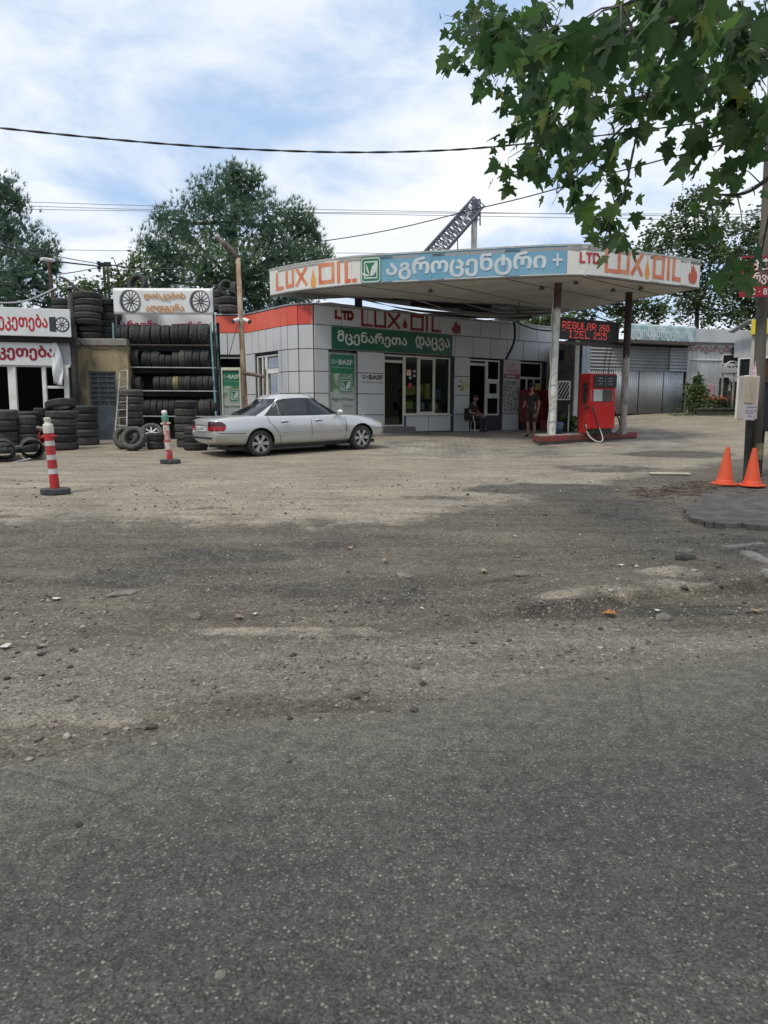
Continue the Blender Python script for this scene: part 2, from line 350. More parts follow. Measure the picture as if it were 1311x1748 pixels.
# ================================================================== GROUND
def ground_mat(name, road=False):
    m = bpy.data.materials.new(name); m.use_nodes = True; nt = m.node_tree; n = nt.nodes; l = nt.links; b = n['Principled BSDF']
    g = n.new('ShaderNodeNewGeometry'); at = n.new('ShaderNodeAttribute'); at.attribute_name = 'zone'
    sp = n.new('ShaderNodeSeparateColor'); l.new(at.outputs['Color'], sp.inputs[0])
    def noise(scale, det=4, ro=0.6):
        z = n.new('ShaderNodeTexNoise'); z.inputs['Scale'].default_value = scale; z.inputs['Detail'].default_value = det; z.inputs['Roughness'].default_value = ro
        l.new(g.outputs['Position'], z.inputs['Vector']); return z.outputs[0]
    def ramp(s, a, b_, ca=(0, 0, 0), cb=(1, 1, 1)):
        r = n.new('ShaderNodeValToRGB'); r.color_ramp.elements[0].position = a; r.color_ramp.elements[1].position = b_
        r.color_ramp.elements[0].color = (*ca, 1); r.color_ramp.elements[1].color = (*cb, 1); l.new(s, r.inputs[0]); return r.outputs[0]
    def mixc(f, a, c):
        x = n.new('ShaderNodeMix'); x.data_type = 'RGBA'
        for i, v in ((0, f), (6, a), (7, c)):
            if isinstance(v, tuple): x.inputs[i].default_value = (*v, 1)
            elif isinstance(v, float): x.inputs[i].default_value = v
            else: l.new(v, x.inputs[i])
        return x.outputs[2]
    def math_(op, a, c, cl=True):
        x = n.new('ShaderNodeMath'); x.operation = op; x.use_clamp = cl
        for i, v in enumerate((a, c)):
            if isinstance(v, (int, float)): x.inputs[i].default_value = v
            else: l.new(v, x.inputs[i])
        return x.outputs[0]
    def mul(c, f, k=1.0):
        x = n.new('ShaderNodeMix'); x.data_type = 'RGBA'; x.blend_type = 'MULTIPLY'; x.inputs[0].default_value = k
        l.new(c, x.inputs[6]); l.new(f, x.inputs[7]); return x.outputs[2]
    def brk(ch, amt=0.9):   # break the edge of a patch with noise
        q = math_('ADD', sp.outputs[ch], math_('MULTIPLY', math_('SUBTRACT', noise(2.3, 8, 0.68), 0.5, False), amt * 1.25, False), False)
        return ramp(q, 0.4, 0.62)
    big = noise(0.7, 5)
    if road:
        c = mixc(ramp(big, 0.35, 0.65), (0.059, 0.058, 0.0525), (0.075, 0.0735, 0.0655))
        c = mixc(math_('MULTIPLY', ramp(math_('ADD', sp.outputs[0], math_('MULTIPLY', math_('SUBTRACT', noise(9, 9, 0.75), 0.5, False), 1.5, False), False), 0.2, 0.95), 0.7), c, (0.155, 0.14, 0.113))
        c = mixc(math_('MULTIPLY', ramp(noise(0.35, 6, 0.7), 0.52, 0.72), 0.35), c, (0.085, 0.074, 0.068))
    else:
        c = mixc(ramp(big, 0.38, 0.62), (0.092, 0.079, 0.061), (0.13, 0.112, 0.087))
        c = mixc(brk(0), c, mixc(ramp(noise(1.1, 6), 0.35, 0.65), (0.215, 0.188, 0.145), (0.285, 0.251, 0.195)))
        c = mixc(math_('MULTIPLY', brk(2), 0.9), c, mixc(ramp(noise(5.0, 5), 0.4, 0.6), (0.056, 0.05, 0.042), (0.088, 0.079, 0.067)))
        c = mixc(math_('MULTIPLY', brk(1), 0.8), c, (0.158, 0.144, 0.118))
    mpp = n.new('ShaderNodeMapping'); mpp.inputs['Scale'].default_value = (.45, 3.2, 1); mpp.inputs['Rotation'].default_value = (0, 0, R(-14)); l.new(g.outputs['Position'], mpp.inputs[0]); zs_ = n.new('ShaderNodeTexNoise'); zs_.inputs['Scale'].default_value = 1.3; zs_.inputs['Detail'].default_value = 9; zs_.inputs['Roughness'].default_value = .72; l.new(mpp.outputs[0], zs_.inputs['Vector'])
    c = mul(c, ramp(zs_.outputs[0], .34, .62, (.72, .71, .7), (1.18, 1.18, 1.17)) if not road else ramp(zs_.outputs[0], .3, .66, (.88, .88, .88), (1.1, 1.1, 1.09)))
    # pebbles and grit
    v1 = n.new('ShaderNodeTexVoronoi'); v1.inputs['Scale'].default_value = 72 if road else 42; l.new(g.outputs['Position'], v1.inputs['Vector'])
    vs_ = n.new('ShaderNodeSeparateColor'); l.new(v1.outputs['Color'], vs_.inputs[0])
    inner = ramp(v1.outputs['Distance'], 0.3, 0.5, (1, 1, 1), (0, 0, 0))
    sel = math_('MULTIPLY', ramp(vs_.outputs[0], 0.6, 0.95), inner)
    c = mixc(math_('MULTIPLY', sel, 0.52 if road else 0.5), c, mixc(vs_.outputs[1], (0.2, 0.188, 0.15) if road else (0.24, 0.225, 0.19), (0.36, 0.335, 0.27) if road else (0.46, 0.42, 0.35)))
    v2 = n.new('ShaderNodeTexVoronoi'); v2.inputs['Scale'].default_value = 150 if road else 95; l.new(g.outputs['Position'], v2.inputs['Vector'])
    v2s = n.new('ShaderNodeSeparateColor'); l.new(v2.outputs['Color'], v2s.inputs[0])
    c = mul(c, ramp(v2s.outputs[0], 0.0, 1.0, (0.55, 0.55, 0.55), (1.4, 1.4, 1.38)))
    c = mul(c, ramp(noise(14, 6, 0.75), 0.3, 0.7, (0.68, 0.67, 0.66), (1.28, 1.28, 1.28)))
    # cracks
    dv = n.new('ShaderNodeMix'); dv.data_type = 'VECTOR'; dv.inputs[0].default_value = .12
    nz_ = n.new('ShaderNodeTexNoise'); nz_.inputs['Scale'].default_value = 2.2; nz_.inputs['Detail'].default_value = 6; l.new(g.outputs['Position'], nz_.inputs['Vector']); l.new(g.outputs['Position'], dv.inputs[4]); l.new(nz_.outputs['Color'], dv.inputs[5])
    v3 = n.new('ShaderNodeTexVoronoi'); v3.feature = 'DISTANCE_TO_EDGE'; v3.inputs['Scale'].default_value = .62; l.new(dv.outputs[1], v3.inputs['Vector'])
    ck = math_('MULTIPLY', ramp(v3.outputs['Distance'], .0015, .0075, (1, 1, 1), (0, 0, 0)), ramp(noise(.9, 3), .5, .6))
    c = mixc(math_('MULTIPLY', ck, .42), c, (.028, .026, .023))
    l.new(c, b.inputs['Base Color']); b.inputs['Roughness'].default_value = 0.88; b.inputs['Specular IOR Level'].default_value = 0.3
    bp = n.new('ShaderNodeBump'); bp.inputs['Strength'].default_value = 0.7; bp.inputs['Distance'].default_value = 0.012
    hh = math_('ADD', math_('MULTIPLY', math_('SUBTRACT', 1.0, v1.outputs['Distance']), 0.5), math_('MULTIPLY', noise(35, 5, 0.7), 1.0), False)
    l.new(hh, bp.inputs['Height']); l.new(bp.outputs[0], b.inputs['Normal'])
    return m
# patches of the yard's surface: photo pixel centre, radii -> an ellipse on the ground
def patch(px, py, rx, ry, ang=0.0):
    c = G(px, py); yn = G(px, py + ry); yf = G(px, py - ry)
    return (c.x, c.y, rx / FPX * c.y, max(0.15, (yf.y - yn.y) / 2), ang)
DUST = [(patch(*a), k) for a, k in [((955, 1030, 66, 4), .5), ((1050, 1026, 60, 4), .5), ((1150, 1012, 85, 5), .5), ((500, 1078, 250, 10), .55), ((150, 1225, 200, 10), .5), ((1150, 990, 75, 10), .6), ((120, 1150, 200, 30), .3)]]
DARK = [(patch(*a), k) for a, k in [((380, 950, 130, 16), 1.), ((230, 985, 100, 20), .85), ((90, 1000, 110, 14), .45), ((560, 928, 80, 12), .7), ((930, 835, 150, 12), .8), ((640, 1018, 150, 26), .55), ((340, 1040, 130, 20), .5), ((1150, 775, 110, 7), .8), ((1040, 800, 120, 8), .6), ((760, 850, 90, 7), .5), ((1090, 870, 170, 26), .6), ((1180, 1043, 190, 11), .9), ((960, 1048, 90, 7), .9), ((700, 1000, 330, 14), .5), ((480, 1010, 200, 16), .6), ((920, 950, 210, 34), .4), ((860, 1060, 160, 16), .5), ((1240, 930, 120, 30), .5), ((350, 868, 60, 3), .5), ((180, 885, 200, 5), .45), ((60, 940, 80, 4), .5), ((480, 790, 120, 4), .4)]]  # entries just below the lip paint the shadow under its broken edge
GREY = [(patch(*a), k) for a, k in [((560, 1135, 640, 52), .95), ((120, 1170, 300, 60), .9), ((1060, 1105, 420, 48), .85), ((1220, 780, 120, 15), .3), ((1000, 770, 260, 10), .3)]]
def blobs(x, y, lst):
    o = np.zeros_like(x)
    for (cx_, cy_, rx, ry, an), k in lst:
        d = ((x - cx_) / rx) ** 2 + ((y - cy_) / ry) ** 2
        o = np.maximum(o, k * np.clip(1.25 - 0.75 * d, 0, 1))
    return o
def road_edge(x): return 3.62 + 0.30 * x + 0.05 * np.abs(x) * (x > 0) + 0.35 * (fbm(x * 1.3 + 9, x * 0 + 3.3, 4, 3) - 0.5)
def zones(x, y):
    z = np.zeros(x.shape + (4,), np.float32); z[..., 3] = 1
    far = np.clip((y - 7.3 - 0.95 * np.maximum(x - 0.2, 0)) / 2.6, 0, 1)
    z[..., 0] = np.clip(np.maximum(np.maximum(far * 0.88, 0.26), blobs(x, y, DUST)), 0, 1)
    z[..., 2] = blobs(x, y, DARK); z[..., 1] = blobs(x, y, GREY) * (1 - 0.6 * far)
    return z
def lip(x):  # the broken edge of the yard's old asphalt on the right, a few centimetres above the road
    return 5.15 + 0.31 * (x - 1.0) + 0.22 * (fbm(x * 2.1 + 4, x * 0 + 7.7, 4, 9) - 0.5)
def gfull(x, y):
    z = gz_arr(x, y)
    k = 1 / (1 + np.maximum(y - 8, 0) * 0.08)
    z = z + 0.035 * (fbm(x * 0.9, y * 0.9, 4, 21) - 0.47) * k * np.clip((y - 3.4) / 1.5, 0.15, 1)
    rough = np.clip((y - road_edge(x)) / 0.8, 0, 1) * np.clip((14 - y) / 6, 0, 1)
    z = z + 0.022 * (fbm(x * 5, y * 5, 4, 33) - 0.47) * rough + 0.012 * (vnoise(x * 14, y * 14, 40) - 0.5) * rough
    e = np.clip((y - lip(x)) / 0.05, 0, 1) * np.clip((x - 0.85) / 0.5, 0, 1) * np.clip((2.2 - (y - lip(x))) / 2.0, 0, 1)
    return z + 0.095 * e * (0.6 + 0.8 * vnoise(x * 3, y * 3, 44))
def axis(segs):
    o = []
    for a, b, st in segs: o += list(np.arange(a, b - 1e-6, st))
    return np.array(o + [segs[-1][1]])
ys = [-12.0]
while ys[-1] < 600:
    y = ys[-1]; ys.append(y + (0.9 if y < 0 else 0.15 if y < 0.9 else 0.033 if y < 5 else 0.0066 * y if y < 13 else 0.014 * y if y < 45 else 0.12 * y))
ys = np.array(ys)
xs = axis([(-400, -60, 40), (-60, -16, 4), (-16, -7, 0.25), (-7, 7, 0.05), (7, 16, 0.25), (16, 60, 4), (60, 400, 34)])
def grid_obj(name, xs, ys, hf, m, keep=None, dz=0.0):
    X, Y = np.meshgrid(xs, ys); Zg = hf(X, Y) + dz; nx, ny = len(xs), len(ys)
    V = np.stack([X, Y, Zg], -1).reshape(-1, 3)
    i, j = np.meshgrid(np.arange(nx - 1), np.arange(ny - 1)); a = (j * nx + i).ravel(); F = np.stack([a, a + 1, a + nx + 1, a + nx], -1)
    if keep is not None:
        cxm = (X[:-1, :-1] + X[1:, 1:]) / 2; cym = (Y[:-1, :-1] + Y[1:, 1:]) / 2; F = F[keep(cxm, cym).ravel()]
        used = np.unique(F); mp = -np.ones(len(V), int); mp[used] = np.arange(len(used)); V = V[used]; F = mp[F]
    me = bpy.data.meshes.new(name); me.vertices.add(len(V)); me.loops.add(F.size); me.polygons.add(len(F))
    me.vertices.foreach_set('co', V.astype(np.float32).ravel()); me.loops.foreach_set('vertex_index', F.astype(np.int32).ravel())
    me.polygons.foreach_set('loop_start', np.arange(0, F.size, 4, dtype=np.int32)); me.polygons.foreach_set('loop_total', np.full(len(F), 4, np.int32))
    me.polygons.foreach_set('use_smooth', np.ones(len(F), bool)); me.materials.append(m); me.update(calc_edges=True)
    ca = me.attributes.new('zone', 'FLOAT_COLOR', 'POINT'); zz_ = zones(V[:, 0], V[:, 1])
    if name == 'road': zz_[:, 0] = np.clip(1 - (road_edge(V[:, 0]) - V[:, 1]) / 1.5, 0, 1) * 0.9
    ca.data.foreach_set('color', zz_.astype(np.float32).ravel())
    o = bpy.data.objects.new(name, me); COL.objects.link(o); o['kind'] = 'structure'; return o
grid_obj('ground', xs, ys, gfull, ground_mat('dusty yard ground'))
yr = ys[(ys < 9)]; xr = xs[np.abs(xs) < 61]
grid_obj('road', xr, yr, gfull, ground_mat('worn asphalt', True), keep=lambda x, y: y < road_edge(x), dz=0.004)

# block paving under the canopy
def drape(name, polypx, m, dz, step=0.12, kind='structure'):
    pl = [G(*p) for p in polypx]; x0 = min(p.x for p in pl); x1 = max(p.x for p in pl); y0 = min(p.y for p in pl); y1 = max(p.y for p in pl)
    def inside(x, y):
        r = np.zeros(x.shape, bool); n = len(pl); jx = 0.25 * (fbm(x * 1.7, y * 1.7, 3, 60) - 0.45)
        for i in range(n):
            a, b = pl[i], pl[(i + 1) % n]
            if abs(b.y - a.y) < 1e-9: continue
            c = ((a.y > y) != (b.y > y)) & (x + jx < (b.x - a.x) * (y - a.y) / (b.y - a.y) + a.x); r ^= c
        return r
    return grid_obj(name, np.arange(x0 - .3, x1 + .3, step), np.arange(y0 - .3, y1 + .3, step), gfull, m, inside, dz)
pv = bpy.data.materials.new('block paving'); pv.use_nodes = True
n = pv.node_tree.nodes; l = pv.node_tree.links; b = n['Principled BSDF']
g = n.new('ShaderNodeNewGeometry'); mp = n.new('ShaderNodeMapping'); mp.inputs['Rotation'].default_value = (0, 0, R(-36)); l.new(g.outputs['Position'], mp.inputs[0])
br = n.new('ShaderNodeTexBrick'); br.inputs['Scale'].default_value = 1.0; br.inputs['Brick Width'].default_value = 0.24; br.inputs['Row Height'].default_value = 0.14; br.inputs['Mortar Size'].default_value = 0.011
br.inputs['Color1'].default_value = (0.26, 0.235, 0.19, 1); br.inputs['Color2'].default_value = (0.33, 0.295, 0.24, 1); br.inputs['Mortar'].default_value = (0.13, 0.115, 0.09, 1)
l.new(mp.outputs[0], br.inputs['Vector'])
nz = n.new('ShaderNodeTexNoise'); nz.inputs['Scale'].default_value = 0.9; nz.inputs['Detail'].default_value = 8; nz.inputs['Roughness'].default_value = 0.7; l.new(g.outputs['Position'], nz.inputs['Vector'])
rp = n.new('ShaderNodeValToRGB'); rp.color_ramp.elements[0].position = 0.36; rp.color_ramp.elements[1].position = 0.62; rp.color_ramp.elements[0].color = (0.42, 0.4, 0.38, 1); rp.color_ramp.elements[1].color = (1.1, 1.1, 1.08, 1); l.new(nz.outputs[0], rp.inputs[0])
mm = n.new('ShaderNodeMix'); mm.data_type = 'RGBA'; mm.blend_type = 'MULTIPLY'; mm.inputs[0].default_value = 1; l.new(br.outputs[0], mm.inputs[6]); l.new(rp.outputs[0], mm.inputs[7]); l.new(mm.outputs[2], b.inputs['Base Color']); b.inputs['Roughness'].default_value = 0.85
drape('paving', [(640, 771), (760, 781), (900, 783), (1040, 776), (1200, 760), (1150, 738), (1000, 737), (900, 740), (660, 749)], pv, 0.004)

# raised worn asphalt footpath by the pole on the right
fp_px = [(1166, 884), (1178, 868), (1196, 853), (1215, 842), (1250, 836), (1311, 833), (1500, 838), (1500, 915), (1311, 907), (1262, 902), (1215, 902), (1187, 895)]
fp = [G(*p) for p in fp_px]
mb = MB(); cen = sum(fp, Vector()) / len(fp)
ring = []
for a, b2 in zip(fp, fp[1:] + fp[:1]):
    for t in (0, .125, .25, .375, .5, .625, .75, .875):
        q = a.lerp(b2, t); q = q + Vector((rnd.uniform(-.035, .035), rnd.uniform(-.06, .06), 0)); ring.append(q)
tp = [Vector((p.x, p.y, gz(p.x, p.y) + 0.065 + rnd.uniform(-.008, .008))) for p in ring]; bt = [Vector((p.x + (p.x - cen.x) * .012, p.y + (p.y - cen.y) * .03, gz(p.x, p.y) - 0.08)) for p in ring]
k = len(ring); mb.add(tp + bt, [tuple(range(k))] + [(i, (i + 1) % k, k + (i + 1) % k, k + i) for i in range(k)])
o = mb.build('footpath', mat('old footpath asphalt', (0.055, 0.052, 0.046), (0.11, 0.1, 0.085), scale=5, rough=.9, bump=.6, bscale=90)); o['kind'] = 'structure'

# loose gravel (beyond counting)
ico = bmesh.new(); bmesh.ops.create_icosphere(ico, subdivisions=1, radius=1.0); IV = np.array([v.co[:] for v in ico.verts]); IF = np.array([[v.index for v in f.verts] for f in ico.faces]); ico.free()
def gravel(n):
    pts = []
    while len(pts) < n:
        Y = npr.uniform(3.0, 13) if npr.rand() < .75 else npr.uniform(3.2, 6.5); X = npr.uniform(-.62 * Y, .62 * Y)
        if Y < road_edge(np.array([X]))[0] - .1 and npr.rand() > .03: continue
        if fbm(np.array([X * .8]), np.array([Y * .8]), 3, 71)[0] + npr.uniform(-.22, .22) < .46: continue
        pts.append((X, Y))
    pts = np.array(pts); z = gfull(pts[:, 0], pts[:, 1]); VV = []
    for (x, y), h in zip(pts, z):
        s = min(.03, .0045 + npr.exponential(.0048)); A = IV * (1 + npr.uniform(-.3, .3, (len(IV), 1))) * np.array([s, s * npr.uniform(.7, 1.2), s * npr.uniform(.45, .8)])
        t = npr.uniform(0, 6.28); c, q = math.cos(t), math.sin(t); A = A @ np.array([[c, q, 0], [-q, c, 0], [0, 0, 1]])
        VV.append(A[IF].reshape(-1, 3) + np.array([x, y, h + s * .25]))
    return np.concatenate(VV), len(pts)
gm = bpy.data.materials.new('gravel stone'); gm.use_nodes = True; n = gm.node_tree.nodes; l = gm.node_tree.links
at = n.new('ShaderNodeAttribute'); at.attribute_name = 'tint'; rp = n.new('ShaderNodeValToRGB'); rp.color_ramp.elements[0].color = (0.05, 0.046, 0.04, 1); rp.color_ramp.elements[1].color = (0.36, 0.33, 0.28, 1)
rp.color_ramp.elements.new(0.75).color = (0.17, 0.155, 0.13, 1)
l.new(at.outputs['Fac'], rp.inputs[0]); l.new(rp.outputs[0], n['Principled BSDF'].inputs['Base Color']); n['Principled BSDF'].inputs['Roughness'].default_value = .85
VV, ng = gravel(4200); o = fast_mesh('gravel', VV, 3, gm, tint=np.repeat(npr.rand(ng), len(IF))); o['kind'] = 'stuff'; o['label'] = 'loose grey gravel strewn over the worn yard and road edge'

# unseen slope added behind the camera: it blocks low sky and darkens the shopfront
hx = np.linspace(-1, 1, 41); mb = MB(); v = []
for i, t in enumerate(hx):
    an = R(180) + t * R(100); 
    for r, h in ((75, 0), (95, 20 + 5 * math.sin(5 * t + 1)), (130, 34 + 6 * math.sin(7 * t)), (180, 40)): v.append((r * math.sin(an), r * math.cos(an), h - 1))
f = [(i * 4 + k, i * 4 + 4 + k, i * 4 + 5 + k, i * 4 + 1 + k) for i in range(40) for k in range(3)]
o = mb.add(v, f).build('sky_blocker', mat('dark green blocker', (.022, .032, .016), (.04, .05, .026), scale=.12, rough=.95)); o['kind'] = 'structure'
# ================================================================== COMMON MATERIALS
clad = mat('grey composite panel', (0.5, 0.51, 0.52), (0.56, 0.57, 0.58), scale=1.3, rough=.42, detail=7, lo=.3, hi=.7)
cladcore = mat('dark joint backing', (0.035, 0.035, 0.037), rough=.9)
redband = mat('faded red panel', (0.62, 0.085, 0.05), (0.74, 0.15, 0.09), scale=0.8, rough=.5, lo=.3, hi=.7)
redworn = mat('worn red panel', (0.6, 0.07, 0.05), (0.46, 0.4, 0.4), scale=3, rough=.55, lo=.5, hi=.72, stretch=(1, 1, .35))
white = mat('white painted frame', (0.72, 0.72, 0.69), (0.6, 0.59, 0.55), scale=3, rough=.45)
cream = mat('cream window frame', (0.62, 0.61, 0.5), (0.55, 0.53, 0.42), scale=3, rough=.45)
signwhite = mat('white sign sheet', (0.74, 0.75, 0.75), (0.62, 0.62, 0.6), scale=1.6, rough=.5, lo=.45, hi=.85, detail=8)
canwhite = mat('weathered white fascia', (0.74, 0.73, 0.69), (0.6, 0.57, 0.5), scale=1.2, rough=.5, lo=.42, hi=.85, detail=8, stretch=(1, 1, .5))
soffm = mat('grey ceiling panel', (0.6, 0.58, 0.53), (0.42, 0.4, 0.36), scale=1.1, rough=.7, lo=.4, hi=.8, detail=7)
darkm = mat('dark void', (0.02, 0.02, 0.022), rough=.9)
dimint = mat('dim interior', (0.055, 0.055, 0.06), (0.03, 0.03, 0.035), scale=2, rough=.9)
redlet = mat('red lettering', (0.5, 0.035, 0.04), (0.42, 0.05, 0.05), scale=3, rough=.5)
fadelet = mat('faded orange lettering', (0.62, 0.13, 0.06), (0.66, 0.3, 0.16), scale=2.2, rough=.5, lo=.35, hi=.6)
oranged = mat('orange drop', (0.75, 0.27, 0.05), (0.7, 0.4, 0.12), scale=4, rough=.5)
flamem = mat('brick red flame', (0.5, 0.1, 0.055), rough=.5)
darkred = mat('dark red lettering', (0.26, 0.02, 0.02), (0.2, 0.02, 0.02), scale=3, rough=.5)
blackm = mat('black plastic', (0.02, 0.02, 0.021), (0.035, 0.034, 0.033), scale=6, rough=.55)
blacklet = mat('black print', (0.025, 0.025, 0.025), rough=.5)
concrete = mat('grey concrete', (0.3, 0.285, 0.25), (0.2, 0.19, 0.17), scale=4, rough=.88, bump=.3, bscale=60)
concdark = mat('dark stone step', (0.11, 0.11, 0.105), (0.16, 0.155, 0.145), scale=5, rough=.8, bump=.3)
pane = glass('window glass')
darkpane = glass('dark window glass', tint=(0.25, 0.27, 0.28), base=0.05, k=.9)
greensign = mat('green sign board', (0.012, 0.11, 0.055), (0.01, 0.085, 0.045), scale=2, rough=.4)
lightlet = mat('pale cut lettering', (0.62, 0.63, 0.6), (0.5, 0.5, 0.47), scale=4, rough=.5)
steel = mat('galvanised steel', (0.42, 0.43, 0.44), (0.3, 0.31, 0.32), scale=5, rough=.45, metal=.6)
rust = mat('rusted pole paint', (0.2, 0.1, 0.05), (0.42, 0.33, 0.24), scale=5, rough=.75, lo=.42, hi=.6, stretch=(1, 1, .3), bump=.3)
wire_m = mat('black cable', (0.02, 0.02, 0.022), rough=.6)

# ================================================================== THE SHOP BUILDING
F = Wall((-2.32, 24.0), (7.21, 31.0))
L1 = Wall((-6.45, 26.8), (-5.08, 26.8)); L2 = Wall((-5.08, 26.8), (-3.46, 24.7))
K1 = Wall((-3.46, 24.7), (-3.2, 24.38)); K2 = Wall((-3.2, 24.38), (-2.82, 24.1)); K3 = Wall((-2.82, 24.1), (-2.32, 24.0))
ZB, Z5, Z4, Z3, Z2, Z1, ZT = 0.62, 1.37, 2.10, 2.82, 3.55, 4.34, 4.97
shop = empty('shop_building', F.pt(5, .62), 0, 'low grey panelled shop with a red band behind the silver saloon and canopy', 'shop')
def rel(o, root):      # parent without moving
    o.parent = root; o.matrix_parent_inverse = Matrix.Translation(root.location).inverted() if root.rotation_euler.to_matrix().is_orthogonal and root.rotation_euler.z == 0 else (Matrix.Translation(root.location) @ root.rotation_euler.to_matrix().to_4x4()).inverted()
    return o
def bld(mb, name, mats, root, **k): return rel(mb.build(name, mats, None, **k), root)
mb = MB()
for a, b2 in ((0, .55), (1.66, 2.86), (6.05, 7.0), (8.7, 9.84), (11.2, F.L)): F.box(mb, a, b2, ZB, Z2, -.28, 0)
F.box(mb, 0, F.L, Z2, ZT, -.281, 0)
F.box(mb, 3.82, 6.05, ZB, 1.36, -.282, -.002); F.box(mb, 8.0, 8.7, ZB, 1.32, -.282, -.002); F.box(mb, 9.84, 11.2, ZB, 1.5, -.282, -.002); F.box(mb, .55, 1.66, ZB, 1.38, -.282, -.002)
for W_, sp in ((L1, [(0, .32), (1.18, L1.L)]), (L2, [(0, .75), (2.4, L2.L)]), (K1, [(0, K1.L)]), (K2, [(0, K2.L)]), (K3, [(0, K3.L)])):
    for a, b2 in sp: W_.box(mb, a, b2, ZB, Z2 - .05, -.25, 0)
    W_.box(mb, 0, W_.L, Z2 - .05, ZT, -.251, 0)
bl = [(-6.45, 26.8), (-6.45, 34.5), (3.6, 36.2), (7.21, 31.0)]
for a, b2 in zip(bl, bl[1:]): Wall(b2, a).box(mb, 0, Wall(a, b2).L, ZB, ZT, 0, .25)
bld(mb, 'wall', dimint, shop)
foot = [(-6.45, 26.8), (-5.08, 26.8), (-3.46, 24.7), (-2.82, 24.1), (-2.32, 24.0), (7.21, 31.0), (3.6, 36.2), (-6.45, 34.5)]
inset = [(-6.2, 27.06), (-5.0, 27.06), (-3.3, 24.95), (-2.7, 24.4), (-2.3, 24.35), (6.8, 31.1), (3.5, 35.9), (-6.2, 34.2)]
bld(MB().prism(inset, 4.45, 4.6), 'roof', mat('roofing felt', (0.12, 0.12, 0.12), rough=.9), shop)
bld(MB().prism(inset, .55, .72), 'floor', mat('shop floor tile', (0.16, 0.155, 0.145), rough=.6), shop)
# panels
def tiles(W_, mb, cells, d0=.002, d1=.045, gap=.012, mi=0):
    for s0, s1, z0, z1 in cells: W_.box(mb, s0 + gap, s1 - gap, z0 + gap, z1 - gap, d0, d1 + rnd.uniform(-.004, .004), mi)
def cut(s0, s1, n): return [(s0 + (s1 - s0) * i / n, s0 + (s1 - s0) * (i + 1) / n) for i in range(n)]
mb = MB(); c = []
c += [(a, b2, Z1, ZT) for a, b2 in cut(0, F.L, 11)] + [(a, b2, Z2, Z1) for a, b2 in cut(0, 6.2, 7)] + [(a, b2, Z2, Z1) for a, b2 in cut(6.2, F.L, 6)]
for z0, z1 in ((Z3, Z2), (Z4, Z3), (Z5, Z4), (ZB + .05, Z5)):
    c += [(0, .55, z0, z1), (1.72, 2.86, z0, z1), (6.2, 7.0, z0, z1), (8.84, 9.82, z0, z1), (11.45, F.L, z0, z1)]
c += [(3.86, 4.93, .74, 1.33), (4.93, 6.03, .74, 1.33), (.57, 1.64, .72, 1.36)]
tiles(F, mb, c)
bld(mb, 'cladding', clad, shop, bevel=.006)
mb = MB()
for W_, cols in ((L1, 2), (L2, 5), (K1, 1), (K2, 1), (K3, 1)):
    tiles(W_, mb, [(a, b2, Z2, Z1) for a, b2 in cut(0, W_.L, cols)])
for W_, sp in ((L1, [(0, .32), (1.18, L1.L)]), (L2, [(0, .72), (2.42, L2.L)]), (K1, [(0, K1.L)]), (K2, [(0, K2.L)]), (K3, [(0, K3.L)])):
    for a, b2 in sp: tiles(W_, mb, [(a, b2, z0, z1) for z0, z1 in ((Z3, Z2), (Z4, Z3), (Z5, Z4), (ZB + .05, Z5))])
bld(mb, 'cladding', clad, shop, bevel=.006)
mb = MB()
for W_, cols in ((L1, 1), (L2, 3), (K1, 1), (K2, 1)): tiles(W_, mb, [(a, b2, Z1, ZT - .02) for a, b2 in cut(0, W_.L, cols)], d1=.055, gap=.004)
bld(mb, 'red_band', redband, shop, bevel=.006)
mb = MB(); tiles(K3, mb, [(0, K3.L, Z1, ZT - .02)], d1=.055, gap=.004); o = bld(mb, 'red_panel', redworn, shop, bevel=.006); o['label'] = 'red corner panel with its paint worn off'
mb = MB()
for W_ in (F, L1, L2, K1, K2, K3): W_.box(mb, -.02, W_.L + .02, ZT, ZT + .05, -.27, .07)
bld(mb, 'parapet_cap', steel, shop)
mb = MB(); F.box(mb, 0.2, F.L, .58, .705, .002, .06); bld(mb, 'plinth', concdark, shop)

def window(W_, s0, s1, z0, z1, m, root, panes, d=-.1, fw=.06, bars=(), gl=pane, name='window', sash=()):
    """frame with its panes; panes: list of (s0,s1,z0,z1) openings; bars are between"""
    mb = MB(); dd = d + .07
    W_.box(mb, s0, s0 + fw, z0, z1, d, dd); W_.box(mb, s1 - fw, s1, z0, z1, d, dd); W_.box(mb, s0 + fw, s1 - fw, z1 - fw, z1, d, dd - .003); W_.box(mb, s0 + fw, s1 - fw, z0, z0 + fw, d, dd - .003)
    for a, b2, c2, d2 in bars: W_.box(mb, a, b2, c2, d2, d + .004, dd - .006)
    for a, b2, c2, d2 in sash:
        for q in ((a, a + .05, c2, d2), (b2 - .05, b2, c2, d2), (a + .05, b2 - .05, c2, c2 + .05), (a + .05, b2 - .05, d2 - .05, d2)): W_.box(mb, *q, d + .01, dd + .02)
    f = bld(mb, name, m, root, bevel=.004)
    for a, b2, c2, d2 in panes:
        pb = MB(); W_.box(pb, a, b2, c2, d2, d + .025, d + .035); p = pb.build('pane', gl, None); p.parent = f
    return f
